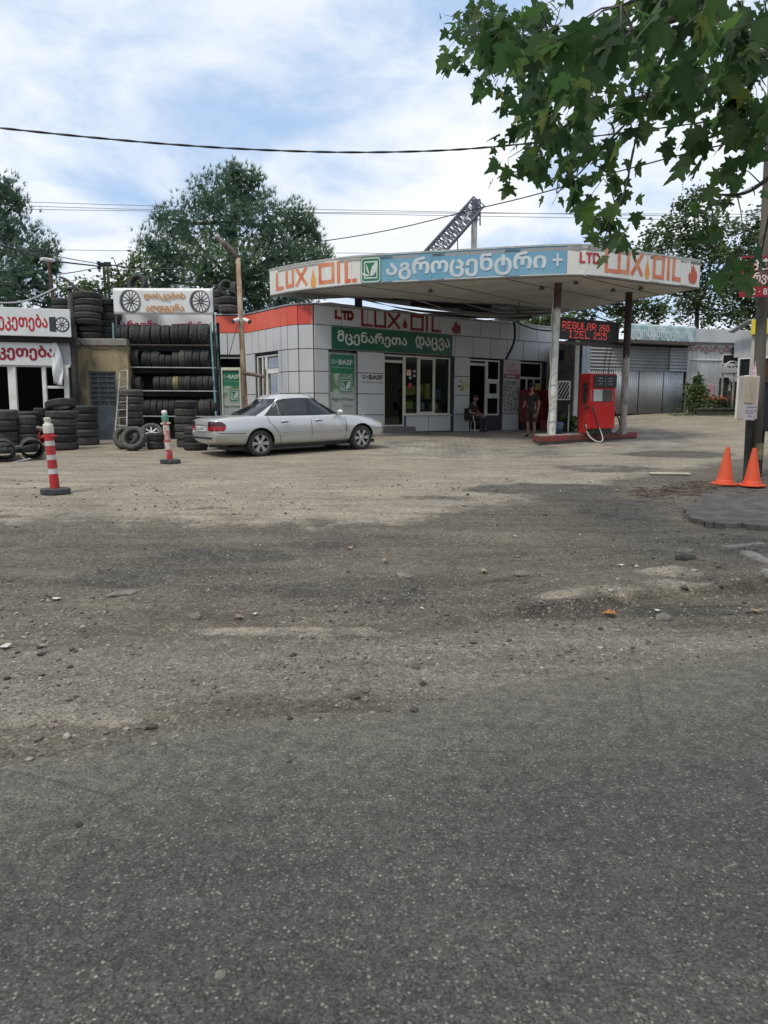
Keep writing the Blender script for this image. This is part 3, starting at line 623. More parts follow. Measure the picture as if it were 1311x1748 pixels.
# door and window in the front
window(F, 2.88, 3.82, .95, 3.5, cream, shop, [(2.94, 3.76, 3.3, 3.44)], bars=[(2.94, 3.76, 3.22, 3.31)], name='door_frame', fw=.055)
mb = MB(); F.box(mb, 2.94, 3.76, .96, 3.2, -.09, -.07); bld(mb, 'door', glass('tinted door glass', (0.1, 0.11, 0.12), .05, .5), shop)
window(F, 3.82, 6.04, 1.36, 3.5, cream, shop, [(3.88, 4.44, 1.42, 3.44), (4.5, 5.24, 1.42, 3.44), (5.3, 5.98, 1.42, 3.44)], bars=[(4.44, 4.5, 1.42, 3.44), (5.24, 5.3, 1.42, 3.44)], sash=[(4.5, 5.24, 1.42, 3.44)])
mb = MB(); F.box(mb, 3.8, 6.08, 1.335, 1.362, -.05, .1); bld(mb, 'window_sill', white, shop)
window(F, 7.0, 7.98, .7, 3.5, white, shop, [(7.06, 7.9, 3.36, 3.44)], bars=[(7.06, 7.92, 3.26, 3.36)], name='door_frame')
window(F, 7.98, 8.7, 1.32, 3.5, white, shop, [(8.04, 8.64, 2.72, 3.44), (8.04, 8.64, 2.1, 2.66), (8.04, 8.64, 1.38, 2.04)], bars=[(8.04, 8.64, 2.62, 2.76), (8.04, 8.64, 2.0, 2.14)], sash=[(8.06, 8.62, 2.13, 2.63)], gl=darkpane)
mb = MB(); F.box(mb, 8.0, 8.68, .7, 1.3, -.06, -.004); bld(mb, 'door_panel', mat('dark olive panel', (.1, .1, .085), rough=.7), shop)
window(F, 9.84, 11.2, 1.5, 3.5, white, shop, [(9.9, 11.14, 2.9, 3.44), (9.9, 10.26, 1.56, 2.8), (10.34, 10.7, 1.56, 2.8), (10.78, 11.14, 1.56, 2.8)], bars=[(9.9, 11.14, 2.8, 2.9), (10.26, 10.34, 1.56, 2.8), (10.7, 10.78, 1.56, 2.8)], gl=darkpane)
mb = MB(); F.box(mb, .55, .6, 1.4, 3.46, -.02, .04); F.box(mb, 1.58, 1.66, 1.4, 3.46, -.02, .05); F.box(mb, .6, 1.58, 3.4, 3.46, -.02, .04); F.box(mb, .6, 1.58, 1.4, 1.44, -.02, .04); bld(mb, 'window_frame', steel, shop)
# left face windows
window(L1, .32, 1.18, 1.1, 3.48, cream, shop, [(.4, 1.1, 1.2, 3.02)], bars=[(.38, 1.12, 3.02, 3.1)], sash=[(.4, 1.12, 1.18, 3.04)])
window(L2, .75, 2.4, .8, 3.46, white, shop, [(.86, 1.1, .9, 3.36), (1.2, 1.34, .9, 3.36), (1.5, 2.3, 3.0, 3.36), (1.62, 2.24, .9, 2.82)], bars=[(1.1, 1.2, .86, 3.4), (1.34, 1.5, .86, 3.4), (1.5, 2.34, 2.86, 2.98)], sash=[(1.52, 2.34, .86, 2.86)], gl=glass('pale reflecting glass', (.5, .55, .53), .22, .7))
# doorstep and pavement along the front
mb = MB(); F.box(mb, 2.5, 3.95, .6, .945, -.05, .5); bld(mb, 'doorstep', concdark, shop, bevel=.012)
mb = MB(); F.box(mb, 1.0, F.L + .2, .4, .72, .06, 1.15); o = mb.build('pavement', mat('shopfront pavement', (.17, .165, .15), (.11, .105, .1), scale=3, rough=.85, bump=.3), bevel=.015); o['kind'] = 'structure'

# goods seen through the front window
def goods(name, s0, s1, z0, z1, d0, d1, m, label, cat):
    mb = MB(); sh_ = .36; F.box(mb, s0, s1, z0, z1, d0 + sh_, d1 + sh_); F.box(mb, s0 + .02, s1 - .02, z1, z1 + .02, d0 + sh_ + .02, d1 + sh_ - .02)
    return tag(mb.build(name, m, None, bevel=.01), label, cat)
yb = mat('yellow carton', (.5, .42, .08), (.4, .36, .12), scale=4, rough=.6); yg = mat('yellow green sack', (.42, .45, .06), (.3, .36, .08), scale=6, rough=.6); bs = mat('blue sack', (.05, .1, .22), (.1, .13, .2), scale=5, rough=.6); wsk = mat('pale sack', (.4, .42, .46), (.28, .3, .36), scale=6, rough=.7)
goods('shop_shelf', 3.95, 5.9, .72, 1.55, -1.2, -.65, mat('shelf board', (.12, .1, .08), rough=.7), 'low dark display shelf just inside the shop window', 'shelf')
for a in ((4.05, 4.5, 2.1, 2.4, yb, 'yellow carton, upper one behind the left pane of the shop window', 'carton'), (4.62, 4.85, 2.15, 2.45, yb, 'small yellow carton at the left of the middle pane', 'carton'), (5.0, 5.22, 1.95, 2.5, yb, 'upright yellow carton at the right of the middle pane', 'carton')):
    goods('carton', a[0], a[1], a[2], a[3], -.9, -.6, a[4], a[5], a[6])
goods('display_board', 3.95, 5.9, 1.93, 1.95, -1.2, -.6, mat('shelf board', (.12, .1, .08)), 'thin upper shelf board carrying yellow cartons in the shop window', 'shelf')
for a in ((4.05, 4.4, 1.575, 1.85, yg, 'yellow green sack low in the left window pane', 'sack'), (4.62, 4.95, 1.575, 1.8, wsk, 'pale grey sack low in the middle window pane', 'sack'), (5.36, 5.62, 1.575, 1.78, yg, 'yellow green sack low in the right window pane', 'sack'), (5.4, 5.75, 1.975, 2.3, bs, 'blue sack standing in the right window pane', 'sack')):
    goods('sack', a[0], a[1], a[2], a[3], -.85, -.6, a[4], a[5], a[6])
# stickers on the glass
tag(put(poly_geo([(0, 0), (1, 0), (1, 1), (0, 1)]), F, 3.93, 4.15, 2.78, 3.0, -.05, mat('white sticker', (.65, .6, .55), (.6, .2, .12), scale=9, rough=.5), None, 'sticker'), 'white and orange sticker on the left pane of the shop window', 'sticker')
tag(put(poly_geo([(0.5, 0), (.9, .3), (1, .7), (.75, 1), (.25, 1), (0, .7), (.1, .3)]), F, 4.0, 4.2, 2.3, 2.52, -.05, mat('red sticker', (.45, .03, .04), rough=.4), None, 'sticker'), 'round red sticker below the white one on the shop window', 'sticker')
for i, (a, z) in enumerate(((4.24, 2.9), (4.24, 2.74), (4.05, 2.66))):
    tag(put(poly_geo([(0, 0), (1, 0), (1, 1), (0, 1)]), F, a, a + .12, z, z + .09, -.05, mat('grey sticker', (.5, .5, .5), (.1, .1, .1), scale=25, rough=.5), None, 'sticker'), ['small grey card sticker beside the white and orange one', 'small grey card sticker, second down beside the orange one', 'tiny grey sticker right under the white and orange one'][i], 'sticker')

# signs on the building
sg_ = empty('shop_sign', F.pt(3.4, Z1, .05), 0, 'dark red lettering with drop and flame on the shop parapet under the canopy', 'sign')
z0, z1 = Z1 + .16, ZT - .07
def sF(px, py): return F.at(px, py)[0]
its = [('L', 'T', 'D')]
x = [sF(a, 540) for a in (572, 580, 583, 591, 593, 600)]
its = [('L', x[0], x[1], 4.6, 4.82), ('T', x[2], x[3], 4.6, 4.82), ('D', x[4], x[5], 4.6, 4.82)]
for ch, a, b2 in (('L', 617, 633), ('U', 639, 656), ('X', 662, 680), ('drop', 684, 696), ('O', 701, 720), ('I', 725, 730), ('L', 737, 750), ('flame', 769, 786)):
    its.append((ch, sF(a, 545), sF(b2, 545), 4.4 if ch == 'flame' else 4.44, 4.9 if ch != 'drop' else 4.84))
rel(block_word(its, F, .053, None, darkred, darkred, th=.1), sg_)
gs = empty('green_sign', F.pt(3.3, Z2, .05), 0, 'long dark green board with pale Georgian lettering above the shop window', 'sign')
mb = MB(); F.box(mb, .66, 6.02, 3.58, 4.31, .05, .1); bld(mb, 'sign_board', greensign, gs, bevel=.008)
o = put(text_geo('მცენარეთა', .03), F, sF(573, 580), sF(692, 590), 3.72, 4.2, .103, lightlet, None); rel(o, gs)
o = put(text_geo('დაცვა', .03), F, sF(706, 590), sF(765, 595), 3.72, 4.2, .103, lightlet, None); rel(o, gs)
def leaf_logo(surf, s0, s1, z0, z1, d, mg, mw, root):
    mb = MB(); sq = lambda k: [(k, k), (1 - k, k), (1 - k, 1 - k), (k, 1 - k)]
    def rr(k, r=.14):
        o = []
        for cx_, cy_, a0 in ((1 - k - r, k + r, -90), (1 - k - r, 1 - k - r, 0), (k + r, 1 - k - r, 90), (k + r, k + r, 180)):
            for i in range(5): t = R(a0 + 22.5 * i); o.append((cx_ + r * math.cos(t), cy_ + r * math.sin(t)))
        return o
    def frame(o_, i_): n = len(o_); return o_ + i_, [(k, (k + 1) % n, n + (k + 1) % n, n + k) for k in range(n)]
    put(poly_geo(rr(0)), surf, s0, s1, z0, z1, d, None, None, mb=mb, mi=0)
    put(frame(rr(.03), rr(.075, .1)), surf, s0, s1, z0, z1, d + .003, None, None, mb=mb, mi=1)
    put(frame(sq(.17), sq(.22)), surf, s0, s1, z0, z1, d + .003, None, None, mb=mb, mi=1)
    for lf in ([(.46, .26), (.5, .45), (.56, .62), (.74, .78), (.84, .8), (.84, .62), (.78, .45), (.66, .3)], [(.44, .26), (.42, .42), (.32, .66), (.26, .78), (.3, .5)], [(.42, .25), (.34, .34), (.18, .4), (.05, .38), (.2, .27)]):
        put(poly_geo(lf), surf, s0, s1, z0, z1, d + .005, None, None, mb=mb, mi=1)
    return rel(mb.build('logo', [mg, mw]), root)
pale = mat('pale poster print', (.55, .58, .54), (.48, .52, .48), scale=3, rough=.45)
greenp = mat('green poster print', (.02, .15, .08), (.03, .2, .11), scale=2.5, rough=.4)
posterbg = mat('poster photo print', (.1, .2, .08), (.4, .45, .4), scale=3.2, rough=.45, lo=.42, hi=.6)
postergrey = mat('poster grey print', (.4, .43, .42), (.34, .37, .36), scale=2, rough=.45)
def poster(W_, s0, s1, z0, z1, d, label):
    root = empty('poster', W_.pt((s0 + s1) / 2, z0, d), 0, label, 'poster'); h = z1 - z0; ws = s1 - s0
    q = poly_geo([(0, 0), (1, 0), (1, 1), (0, 1)])
    mb = MB(); put(q, W_, s0, s1, z0 + .68 * h, z1, d, None, None, mb=mb, mi=0); put(q, W_, s0, s1, z0 + .36 * h, z0 + .68 * h, d, None, None, mb=mb, mi=1); put(q, W_, s0, s1, z0, z0 + .36 * h, d, None, None, mb=mb, mi=2)
    rel(mb.build('printed_sheet', [greenp, posterbg, postergrey]), root)
    mb = MB()
    put(text_geo('BASF', .03), W_, s0 + .36 * ws, s0 + .95 * ws, z0 + .83 * h, z0 + .92 * h, d + .004, None, None, mb=mb)
    put(text_geo('The Chemical Company'), W_, s0 + .08 * ws, s0 + .95 * ws, z0 + .765 * h, z0 + .795 * h, d + .004, None, None, mb=mb)
    v, f = strokes_geo([[(0, 0), (1, 0), (1, 1), (0, 1), (0, 0)]], .2); mb.add([W_.pt(s0 + (.08 + .1 * x) * ws, z0 + (.85 + .055 * y) * h, d + .004) for x, y in v], f)
    put(q, W_, s0 + .24 * ws, s0 + .3 * ws, z0 + .865 * h, z0 + .89 * h, d + .004, None, None, mb=mb)
    rel(mb.build('lettering', pale), root)
    leaf_logo(W_, s0 + .38 * ws, s0 + .94 * ws, z0 + .33 * h, z0 + .62 * h, d + .004, greenp, pale, root)
    mb = MB(); put(text_geo('AgroVitae', .012), W_, s0 + .05 * ws, s0 + .95 * ws, z0 + .2 * h, z0 + .27 * h, d + .004, None, None, mb=mb); put(text_geo('აგროვიტა'), W_, s0 + .5 * ws, s0 + .95 * ws, z0 + .1 * h, z0 + .14 * h, d + .004, None, None, mb=mb)
    rel(mb.build('lettering', mat('dark green print', (.01, .07, .04), rough=.5)), root)
poster(F, .6, 1.58, 1.44, 3.4, .012, 'green poster with leaf logo in the steel framed window left of the door')
poster(L1, .42, 1.1, 1.25, 2.98, -.05, 'green poster with leaf logo behind the rusty lamp pole')
bp = empty('wall_lettering', F.pt(2.3, 2.5, .05), 0, 'black lettering with a small square mark on the grey pillar left of the door', 'sign')
mb = MB(); put(text_geo('BASF', .035), F, 2.18, 2.8, 2.6, 2.76, .052, None, None, mb=mb); put(text_geo('The Chemical Company', .005), F, 1.9, 2.8, 2.47, 2.53, .052, None, None, mb=mb)
v, f = strokes_geo([[(0, 0), (1, 0), (1, 1), (0, 1), (0, 0)]], .32); mb.add([F.pt(1.93 + .09 * x, 2.635 + .09 * y, .052) for x, y in v], f); put(poly_geo([(0, 0), (1, 0), (1, 1), (0, 1)]), F, 2.09, 2.14, 2.655, 2.705, .052, None, None, mb=mb)
rel(mb.build('lettering', blacklet), bp)
# yellow graffiti-like sticker and the pasted notices on the right pillars
mb = MB()
for st, k in (([[(.1, .5), (.45, .62), (.95, .66)], [(.3, .3), (.6, .36), (.95, .56)], [(.3, .8), (.75, .8), (.85, .7)], [(.35, .15), (.55, .3)], [(.6, .2), (.8, .34)]], 0), ([[(.02, .42), (.2, .52), (.32, .46)], [(.25, .18), (.42, .2), (.5, .42)], [(.2, .95), (.3, .9)]], 1)):
    v, f = strokes_geo(st, .09); mb.add([F.pt(6.35 + .58 * x, 2.22 + .46 * y, .05 + k * .002) for x, y in v], f, k)
tag(mb.build('wall_drawing', [mat('yellow paint', (.5, .5, .04), rough=.6), blacklet]), 'small yellow and black painted drawing on the grey pillar by the seated man', 'drawing')
note_m = mat('torn paper notice', (.5, .5, .47), (.07, .07, .07), scale=16, rough=.8, lo=.5, hi=.56, detail=8)
nt_ = empty('notice', F.pt(9.3, 2.9, .05), 0, 'white and red notice with a red title strip on the pillar behind the standing man', 'notice')
mb = MB(); put(poly_geo([(0, 0), (1, 0), (1, 1), (0, 1)]), F, 8.88, 9.78, 2.98, 3.5, .055, None, None, mb=mb); rel(mb.build('paper_sheet', mat('pinkish notice paper', (.6, .52, .5), (.5, .4, .38), scale=4, rough=.7)), nt_)
mb = MB(); put(poly_geo([(0, 0), (1, 0), (1, 1), (0, 1)]), F, 8.88, 9.78, 2.8, 2.98, .055, None, None, mb=mb)
for i, z in enumerate((3.38, 3.3, 3.22, 3.12, 3.05)): put(poly_geo([(0, 0), (1, 0), (1, 1), (0, 1)]), F, 9.0 + .03 * (i % 2), 9.66 - .05 * (i % 3), z, z + .022, .058, None, None, mb=mb)
rel(mb.build('red_print', mat('red notice print', (.42, .1, .1), rough=.6)), nt_)
rel(put(poly_geo([(0, .2), (1, .2), (1, .8), (0, .8)]), F, 8.98, 9.5, 2.83, 2.95, .058, pale, None, 'title_strip'), nt_)
for i, (z0, z1, lb) in enumerate(((2.14, 2.72, 'scribbled grey paper notice under the red titled one'), (1.42, 2.06, 'scribbled torn notice, lowest one on the pillar'))):
    tag(put(poly_geo([(0, .02), (.5, 0), (1, .03), (.97, .5), (1, 1), (.45, .97), (0, 1)]), F, 8.87, 9.79, z0, z1, .055 + .003 * i, note_m, None, 'notice'), lb, 'notice')
# ================================================================== CANOPY
def crom(pts, n=5):
    o = []
    for i in range(len(pts) - 1):
        a = Vector(pts[max(i - 1, 0)]); b = Vector(pts[i]); c = Vector(pts[i + 1]); d = Vector(pts[min(i + 2, len(pts) - 1)])
        for k in range(n):
            t = k / n; o.append(0.5 * ((2 * b) + (c - a) * t + (2 * a - 5 * b + 4 * c - d) * t * t + (3 * b - a - 3 * c + d) * t ** 3))
    return o + [Vector(pts[-1])]
front = [(-3.84, 24.74), (-2.87, 23.78), (-1.6, 22.95), (-.71, 22.49), (1.4, 21.89), (3.47, 21.35), (5.22, 21.0), (6.22, 21.2), (7.86, 22.1), (9.94, 23.18)]
fr = crom(front, 4); CB, CT = 5.34, 6.16
FP = Path(fr, CB)
can = empty('filling_canopy', (3, 26, .7), 0, 'broad flat canopy with a curved white and blue lettered fascia over the red pump', 'canopy')
back = [Vector((9.94, 23.18)), Vector((5.04, 33.1)), Vector((-3.84, 24.74))]
FB = Path([Vector((9.94, 23.2)), Vector((5.04, 33.1))], CB); FL = Path([Vector((5.04, 33.1)), Vector((-3.84, 24.76))], CB)
def band(path, s0, s1, z0, z1, d0, d1, mb, mi=0, st=.35):
    n = max(1, int((s1 - s0) / st))
    for i in range(n):
        a = s0 + (s1 - s0) * i / n; b = s0 + (s1 - s0) * (i + 1) / n
        v = [path.pt(x, z, d) for x in (a, b) for d in (d0, d1) for z in (z0, z1)]
        mb.add(v, [(2, 6, 7, 3), (0, 1, 5, 4), (1, 3, 7, 5), (0, 4, 6, 2)] + ([(0, 2, 3, 1)] if i == 0 else []) + ([(4, 5, 7, 6)] if i == n - 1 else []), mi)
sB0, sB1 = FP.s_at(649), FP.s_at(967)
def joints(px): return [FP.s_at(p) for p in px]
mb = MB(); js = [0] + joints([504, 553, 600]) + [sB0]
for a, b in zip(js, js[1:]): band(FP, a + .004, b - .004, CB, CT, -.06, 0, mb)
bld(mb, 'fascia', canwhite, can)
mb = MB(); js = [sB1] + joints([1023, 1090, 1160]) + [FP.L]
for a, b in zip(js, js[1:]): band(FP, a + .004, b - .004, CB, CT, -.06, 0, mb)
bld(mb, 'fascia', canwhite, can)
bluem = mat('faded blue fascia', (.13, .31, .44), (.19, .38, .5), scale=1.0, rough=.5, lo=.35, hi=.75, detail=7)
mb = MB(); js = [sB0] + joints([736, 803, 860]) + [sB1]
for a, b in zip(js, js[1:]): band(FP, a + .004, b - .004, CB, CT, -.06, 0, mb)
bluep = bld(mb, 'blue_fascia', bluem, can)
mb = MB(); band(FP, 0, FP.L, CT, CT + .05, -.1, .015, mb); band(FB, 0, FB.L, CT, CT + .04, -.06, .03, mb); band(FL, 0, FL.L, CT, CT + .04, -.06, .03, mb); bld(mb, 'metal_edge', mat('pale metal edging', (.45, .48, .46), (.3, .32, .3), scale=4, rough=.5), can)
mb = MB(); band(FP, 0, FP.L, CB - .02, CB + .03, -.07, .012, mb); bld(mb, 'drip_edge', mat('dark drip edge', (.1, .095, .085), rough=.8), can)
mb = MB(); band(FB, 0, FB.L, CB, CT, -.05, 0, mb, st=1); band(FL, 0, FL.L, CB + .3, CT, -.05, 0, mb, st=1); bld(mb, 'rear_fascia', canwhite, can)
ftop = [(p.x, p.y) for p in fr] + [(5.04, 33.1)]
bld(MB().prism(ftop, CT - .12, CT - .04), 'roof', mat('canopy roof sheet', (.3, .3, .29), rough=.8), can)
# ceiling: the sound front part, then the torn rear with bare purlins and hanging strips
cutl = [(5.95, 31.2), (6.2, 29.9), (3.4, 27.4), (2.2, 27.0), (.2, 25.9), (-1.6, 25.6), (-2.6, 25.85)]
cut2 = [(7.3, 28.5), (4.4, 26.7), (2.3, 26.35), (.4, 25.4), (-1.2, 25.3), (-2.75, 25.75)]
soff = [(p.x, p.y) for p in fr[1:-1]] + [(9.88, 23.3)] + cut2 + [(-3.75, 24.8)]
bld(MB().prism(soff, CB + .03, CB + .06), 'ceiling', soffm, can)
mb = MB()
for k, (a, b) in enumerate((((-2.9, 24.3), (7.2, 28.2)), ((-.7, 22.9), (3.6, 26.4)), ((3.4, 21.5), (8.4, 26.2)), ((5.6, 21.2), (9.2, 24.6)), ((1.4, 22.1), (5.6, 26.9)))):
    mb.bar((*a, CB + .026), (*b, CB + .026), .03, .012)
bld(mb, 'ceiling_joint', mat('dark ceiling joint', (.07, .065, .06), rough=.9), can)
rail = mat('dark canopy steel', (.06, .055, .05), (.1, .075, .06), scale=5, rough=.8)
for t in (0.08, .3, .55, .8):
    a = Vector((-3.84, 24.74)).lerp(Vector((5.04, 33.1)), t); b = a + Vector((.81, -.59)) * .01; e = a + Vector((4.2, 1.2)) * (1 - .35 * t)
    bld(MB().bar((a.x, a.y, CB + .4), (e.x, e.y, CB + .4), .1, .18), 'purlin', rail, can)
# loose ceiling sheets, sagging
def sag(pts, wdt, dz, m=soffm, n=12):
    a, b = Vector(pts[0]), Vector(pts[1]); d = (b - a); sd = Vector((-d.y, d.x, 0)).normalized() * wdt; mb = MB(); v = []
    for i in range(n + 1):
        t = i / n; p = a.lerp(b, t); z = -dz * math.sin(math.pi * t) + .05 * math.sin(9 * t + wdt * 7)
        v += [p + Vector((0, 0, z)), p + sd + Vector((0, 0, z * .6 + .04)), p + sd + Vector((0, 0, z * .6 + .055)), p + Vector((0, 0, z + .015))]
    f = []
    for i in range(n): k = 4 * i; f += [(k, k + 4, k + 5, k + 1), (k + 1, k + 5, k + 6, k + 2), (k + 2, k + 6, k + 7, k + 3), (k + 3, k + 7, k + 4, k)]
    f += [(0, 1, 2, 3), (4 * n + 3, 4 * n + 2, 4 * n + 1, 4 * n)]
    mb.add(v, f); o = bld(mb, 'sagging_sheet', m, can); return o
sag([(-1.9, 26.0, CB + .02), (2.6, 29.6, CB - .02)], .7, .12)
sag([(-.6, 25.75, CB + .03), (5.9, 29.7, CB + .02)], .42, .3)
sag([(1.2, 26.0, CB + .02), (6.9, 28.9, CB + .04)], .3, .38)
sag([(2.6, 26.55, CB + .03), (7.0, 28.6, CB + .05)], .2, .2, n=16)
sag([(.4, 28.0, CB - .02), (6.1, 31.2, CB + .02)], .95, .22)
sag([(1.6, 30.0, CB + .01), (5.4, 32.7, CB + .02)], 1.0, .05, mat('pale rear ceiling sheet', (.6, .58, .52), (.45, .43, .38), scale=2, rough=.7))
mb = MB().bar((6.05, 29.9, CB - .04), (.9, 28.9, CB - .1), .05, .16); bld(mb, 'purlin', rail, can)
for px, py, Y in ((735, 494, 23.5), (925, 487, 23), (1046, 503, 23.4), (1094, 494, 23), (983, 483, 22)):
    p = P(px, py, Y); mb = MB(); mb.lathe([(.03, .09), (.06, .06), (.1, 0), (.001, -.02)], 12, Matrix.Translation((p.x, p.y, CB - .06))); bld(mb, 'ceiling_lamp', mat('dusty lamp housing', (.16, .15, .13), rough=.6), can)
p = P(886, 530, 26.2); mb = MB(); mb.tube([(p.x, p.y, CB), (p.x, p.y, p.z + .1)], .02, 6); mb.lathe([(.05, .16), (.1, 0), (.08, -.05), (.001, -.06)], 10, Matrix.Translation((p.x, p.y, p.z - .1))); bld(mb, 'hanging_lamp', rail, can)
# stub post on the shop roof carrying the canopy
q = P(612, 520, 25.6); mb = MB().box(q.x - .13, q.x + .13, q.y - .1, q.y + .1, 4.62, CB + .05); bld(mb, 'stub_post', rail, can)
# columns on the island
def colpaint(name, zsplit, dark, light):
    m = bpy.data.materials.new(name); m.use_nodes = True; nt = m.node_tree; n = nt.nodes; l = nt.links; b = n['Principled BSDF']
    g = n.new('ShaderNodeNewGeometry'); s = n.new('ShaderNodeSeparateXYZ'); l.new(g.outputs['Position'], s.inputs[0])
    z = n.new('ShaderNodeTexNoise'); z.inputs['Scale'].default_value = 3.2; z.inputs['Detail'].default_value = 7; z.inputs['Roughness'].default_value = .7
    mp = n.new('ShaderNodeMapping'); mp.inputs['Scale'].default_value = (2.2, 2.2, .8); l.new(g.outputs['Position'], mp.inputs[0]); l.new(mp.outputs[0], z.inputs['Vector'])
    a = n.new('ShaderNodeMath'); a.operation = 'MULTIPLY_ADD'; a.inputs[1].default_value = .9; l.new(z.outputs[0], a.inputs[0]); l.new(s.outputs[2], a.inputs[2])
    r = n.new('ShaderNodeMapRange'); r.inputs['From Min'].default_value = zsplit + .38; r.inputs['From Max'].default_value = zsplit + .52; l.new(a.outputs[0], r.inputs[0])
    zr = n.new('ShaderNodeValToRGB'); zr.color_ramp.elements[0].position = .5; zr.color_ramp.elements[1].position = .66; zr.color_ramp.elements[0].color = (*light, 1); zr.color_ramp.elements[1].color = (light[0] * .42, light[1] * .38, light[2] * .36, 1); l.new(z.outputs[0], zr.inputs[0])
    mxx = n.new('ShaderNodeMix'); mxx.data_type = 'RGBA'; l.new(r.outputs[0], mxx.inputs[0]); l.new(zr.outputs[0], mxx.inputs[6]); mxx.inputs[7].default_value = (*dark, 1); l.new(mxx.outputs[2], b.inputs['Base Color']); b.inputs['Roughness'].default_value = .75
    return m
for (bx, by), (tx, ty), Y, m, lb in (((942, 741), (953, 485), 22.4, colpaint('whitewashed column', 4.55, (.09, .06, .055), (.6, .6, .55)), 'column whitewashed almost to its top'), ((1063, 738), (1074, 500), 24.14, colpaint('peeling column', 3.3, (.045, .028, .028), (.36, .34, .31)), 'column dark above and peeling pale paint below')):
    a = P(bx, by, Y); t = P(tx, ty, Y); mb = MB(); ax = a.x
    mb.tube([(ax, Y, .74), (ax, Y, 1.6), (ax, Y, 3.2), (t.x, Y, CB + .05)], .115, 16, cap=True)
    o = bld(mb, 'column', m, can, smooth=True, auto=50); o['label'] = lb
# wire wound round the first column
a = P(942, 741, 22.4); mb = MB(); pts = []
for i in range(120): t = i / 119; th = t * 2 * math.pi * 5.5 + .8 * math.sin(t * 9); pts.append((a.x + .125 * math.cos(th), 22.4 + .125 * math.sin(th), .95 + 2.0 * t + .05 * math.sin(t * 23)))
bld(mb.tube(pts, .009, 5), 'wire', mat('grey wire', (.3, .3, .28), rough=.6), can)
pts = [(a.x - .13, 22.33, .8 + 4.4 * i / 20) for i in range(21)]; bld(MB().tube([(x - .02 * math.sin(i * 1.3), y, z) for i, (x, y, z) in enumerate(pts)], .02, 6), 'conduit', mat('pale conduit', (.45, .45, .42), rough=.6), can)
# lettering on the fascia
def fw(items, px_z, th, d=.008, m=fadelet, m2=oranged): 
    return block_word([(c, FP.s_at(a), FP.s_at(b), z0, z1) for c, a, b, z0, z1 in items], FP, d, None, m, m2, th)
zl0, zl1 = CB + .2, CT - .2
w1 = fw([('L', 473, 483, zl0 - .02, zl1 + .02), ('U', 489.5, 500, zl0, zl1 + .03), ('X', 508, 523, zl0, zl1 + .05), ('drop', 529, 541, zl0 - .14, zl1 + .06), ('O', 547, 568, zl0 - .02, zl1 + .08), ('I', 574, 583, zl0 - .04, zl1 + .08), ('L', 591, 607, zl0 - .06, zl1 + .08)], 0, .115); rel(w1, can)
w2 = fw([('L', 1034, 1050, zl0 + .0, zl1 + .2), ('U', 1056, 1071, zl0 + .02, zl1 + .12), ('X', 1078, 1094, zl0 + .02, zl1 + .14), ('drop', 1099, 1109, zl0 - .1, zl1 + .16), ('O', 1115, 1131, zl0, zl1 + .16), ('I', 1136, 1143, zl0, zl1 + .16), ('L', 1148, 1159, zl0, zl1 + .16)], 0, .12); rel(w2, can)
rel(fw([('L', 989, 997, zl0 + .18, zl1), ('T', 1000, 1008, zl0 + .18, zl1), ('D', 1013, 1021, zl0 + .18, zl1)], 0, .06, m=redlet), can)
rel(fw([('flame', 1174, 1189, CB + .12, CT - .08)], 0, .07, m=flamem), can)
def bl(o): o.parent = bluep; return o
bl(put(text_geo('აგროცენტრი', .035), FP, FP.s_at(658), FP.s_at(931), CB + .08, CT - .1, .01, lightlet2 := mat('pale sky lettering', (.56, .62, .64), (.47, .54, .57), scale=2, rough=.5), None))
v, f = strokes_geo([[(0, .5), (1, .5)], [(.5, 0), (.5, 1)]], .26); bl(put((v, f), FP, FP.s_at(944), FP.s_at(957), CB + .3, CB + .58, .012, lightlet2, None))
lg = leaf_logo(FP, FP.s_at(615), FP.s_at(649.5), CB + .03, CT - .02, .012, greenp, mat('logo white', (.62, .66, .62), (.5, .56, .5), scale=4, rough=.5), can)

# ================================================================== PUMP ISLAND, PUMP, PRICE BOARD
a = Vector((4.61, 21.2)); b = Vector((8.93, 25.2)); u = (b - a).normalized(); nrm = Vector((-u.y, u.x)) * 1.3
isl = empty('pump_island', (6.8, 23.2, .5), 0, 'long low concrete pump island with red painted edge', 'pump island')
nrm = nrm * .77; poly = [a, b, b + nrm, a + nrm + u * 1.1]
bld(MB().prism([(p.x, p.y) for p in poly], .2, .6), 'base', mat('blackened island base', (.05, .045, .042), (.1, .08, .07), scale=3, rough=.85), isl)
gr = lambda k: [(p.x, p.y) for p in (a - u * k - nrm.normalized() * k, b + u * k - nrm.normalized() * k, b + nrm + u * k + nrm.normalized() * k, a + nrm + u * (1.1 - k) + nrm.normalized() * k)]
bld(MB().prism(gr(.006), .6, .775), 'painted_edge', mat('worn red edge paint', (.26, .045, .035), (.12, .055, .048), scale=2.2, rough=.7, lo=.45, hi=.62, detail=8), isl, bevel=.015)
bld(MB().prism(gr(-.02), .775, .79), 'top', concrete, isl)
PX, PY, PRZ = 6.86, 23.15, R(18)
pump = empty('fuel_pump', (PX, PY, .79), PRZ, 'red fuel pump with dark display and hanging hoses on the island', 'fuel pump')
redp = mat('red pump enamel', (.5, .016, .016), (.36, .03, .028), scale=2.4, rough=.38, coat=.15, lo=.45, hi=.8, detail=8)
redp2 = mat('scuffed red enamel', (.5, .03, .022), (.55, .09, .06), scale=4, rough=.4, lo=.5, hi=.8)
def pb(name, boxes, m, bevel=.012):
    mb = MB()
    for q in boxes: mb.box(*q)
    return mb.build(name, m, pump, bevel=bevel)
hw, hd = .48, .31
pb('base', [(-hw + .04, hw - .06, -hd + .04, hd - .04, 0, .16)], blackm)
pb('cabinet', [(-hw, hw, -hd + .02, hd, .16, 1.9)], redp)
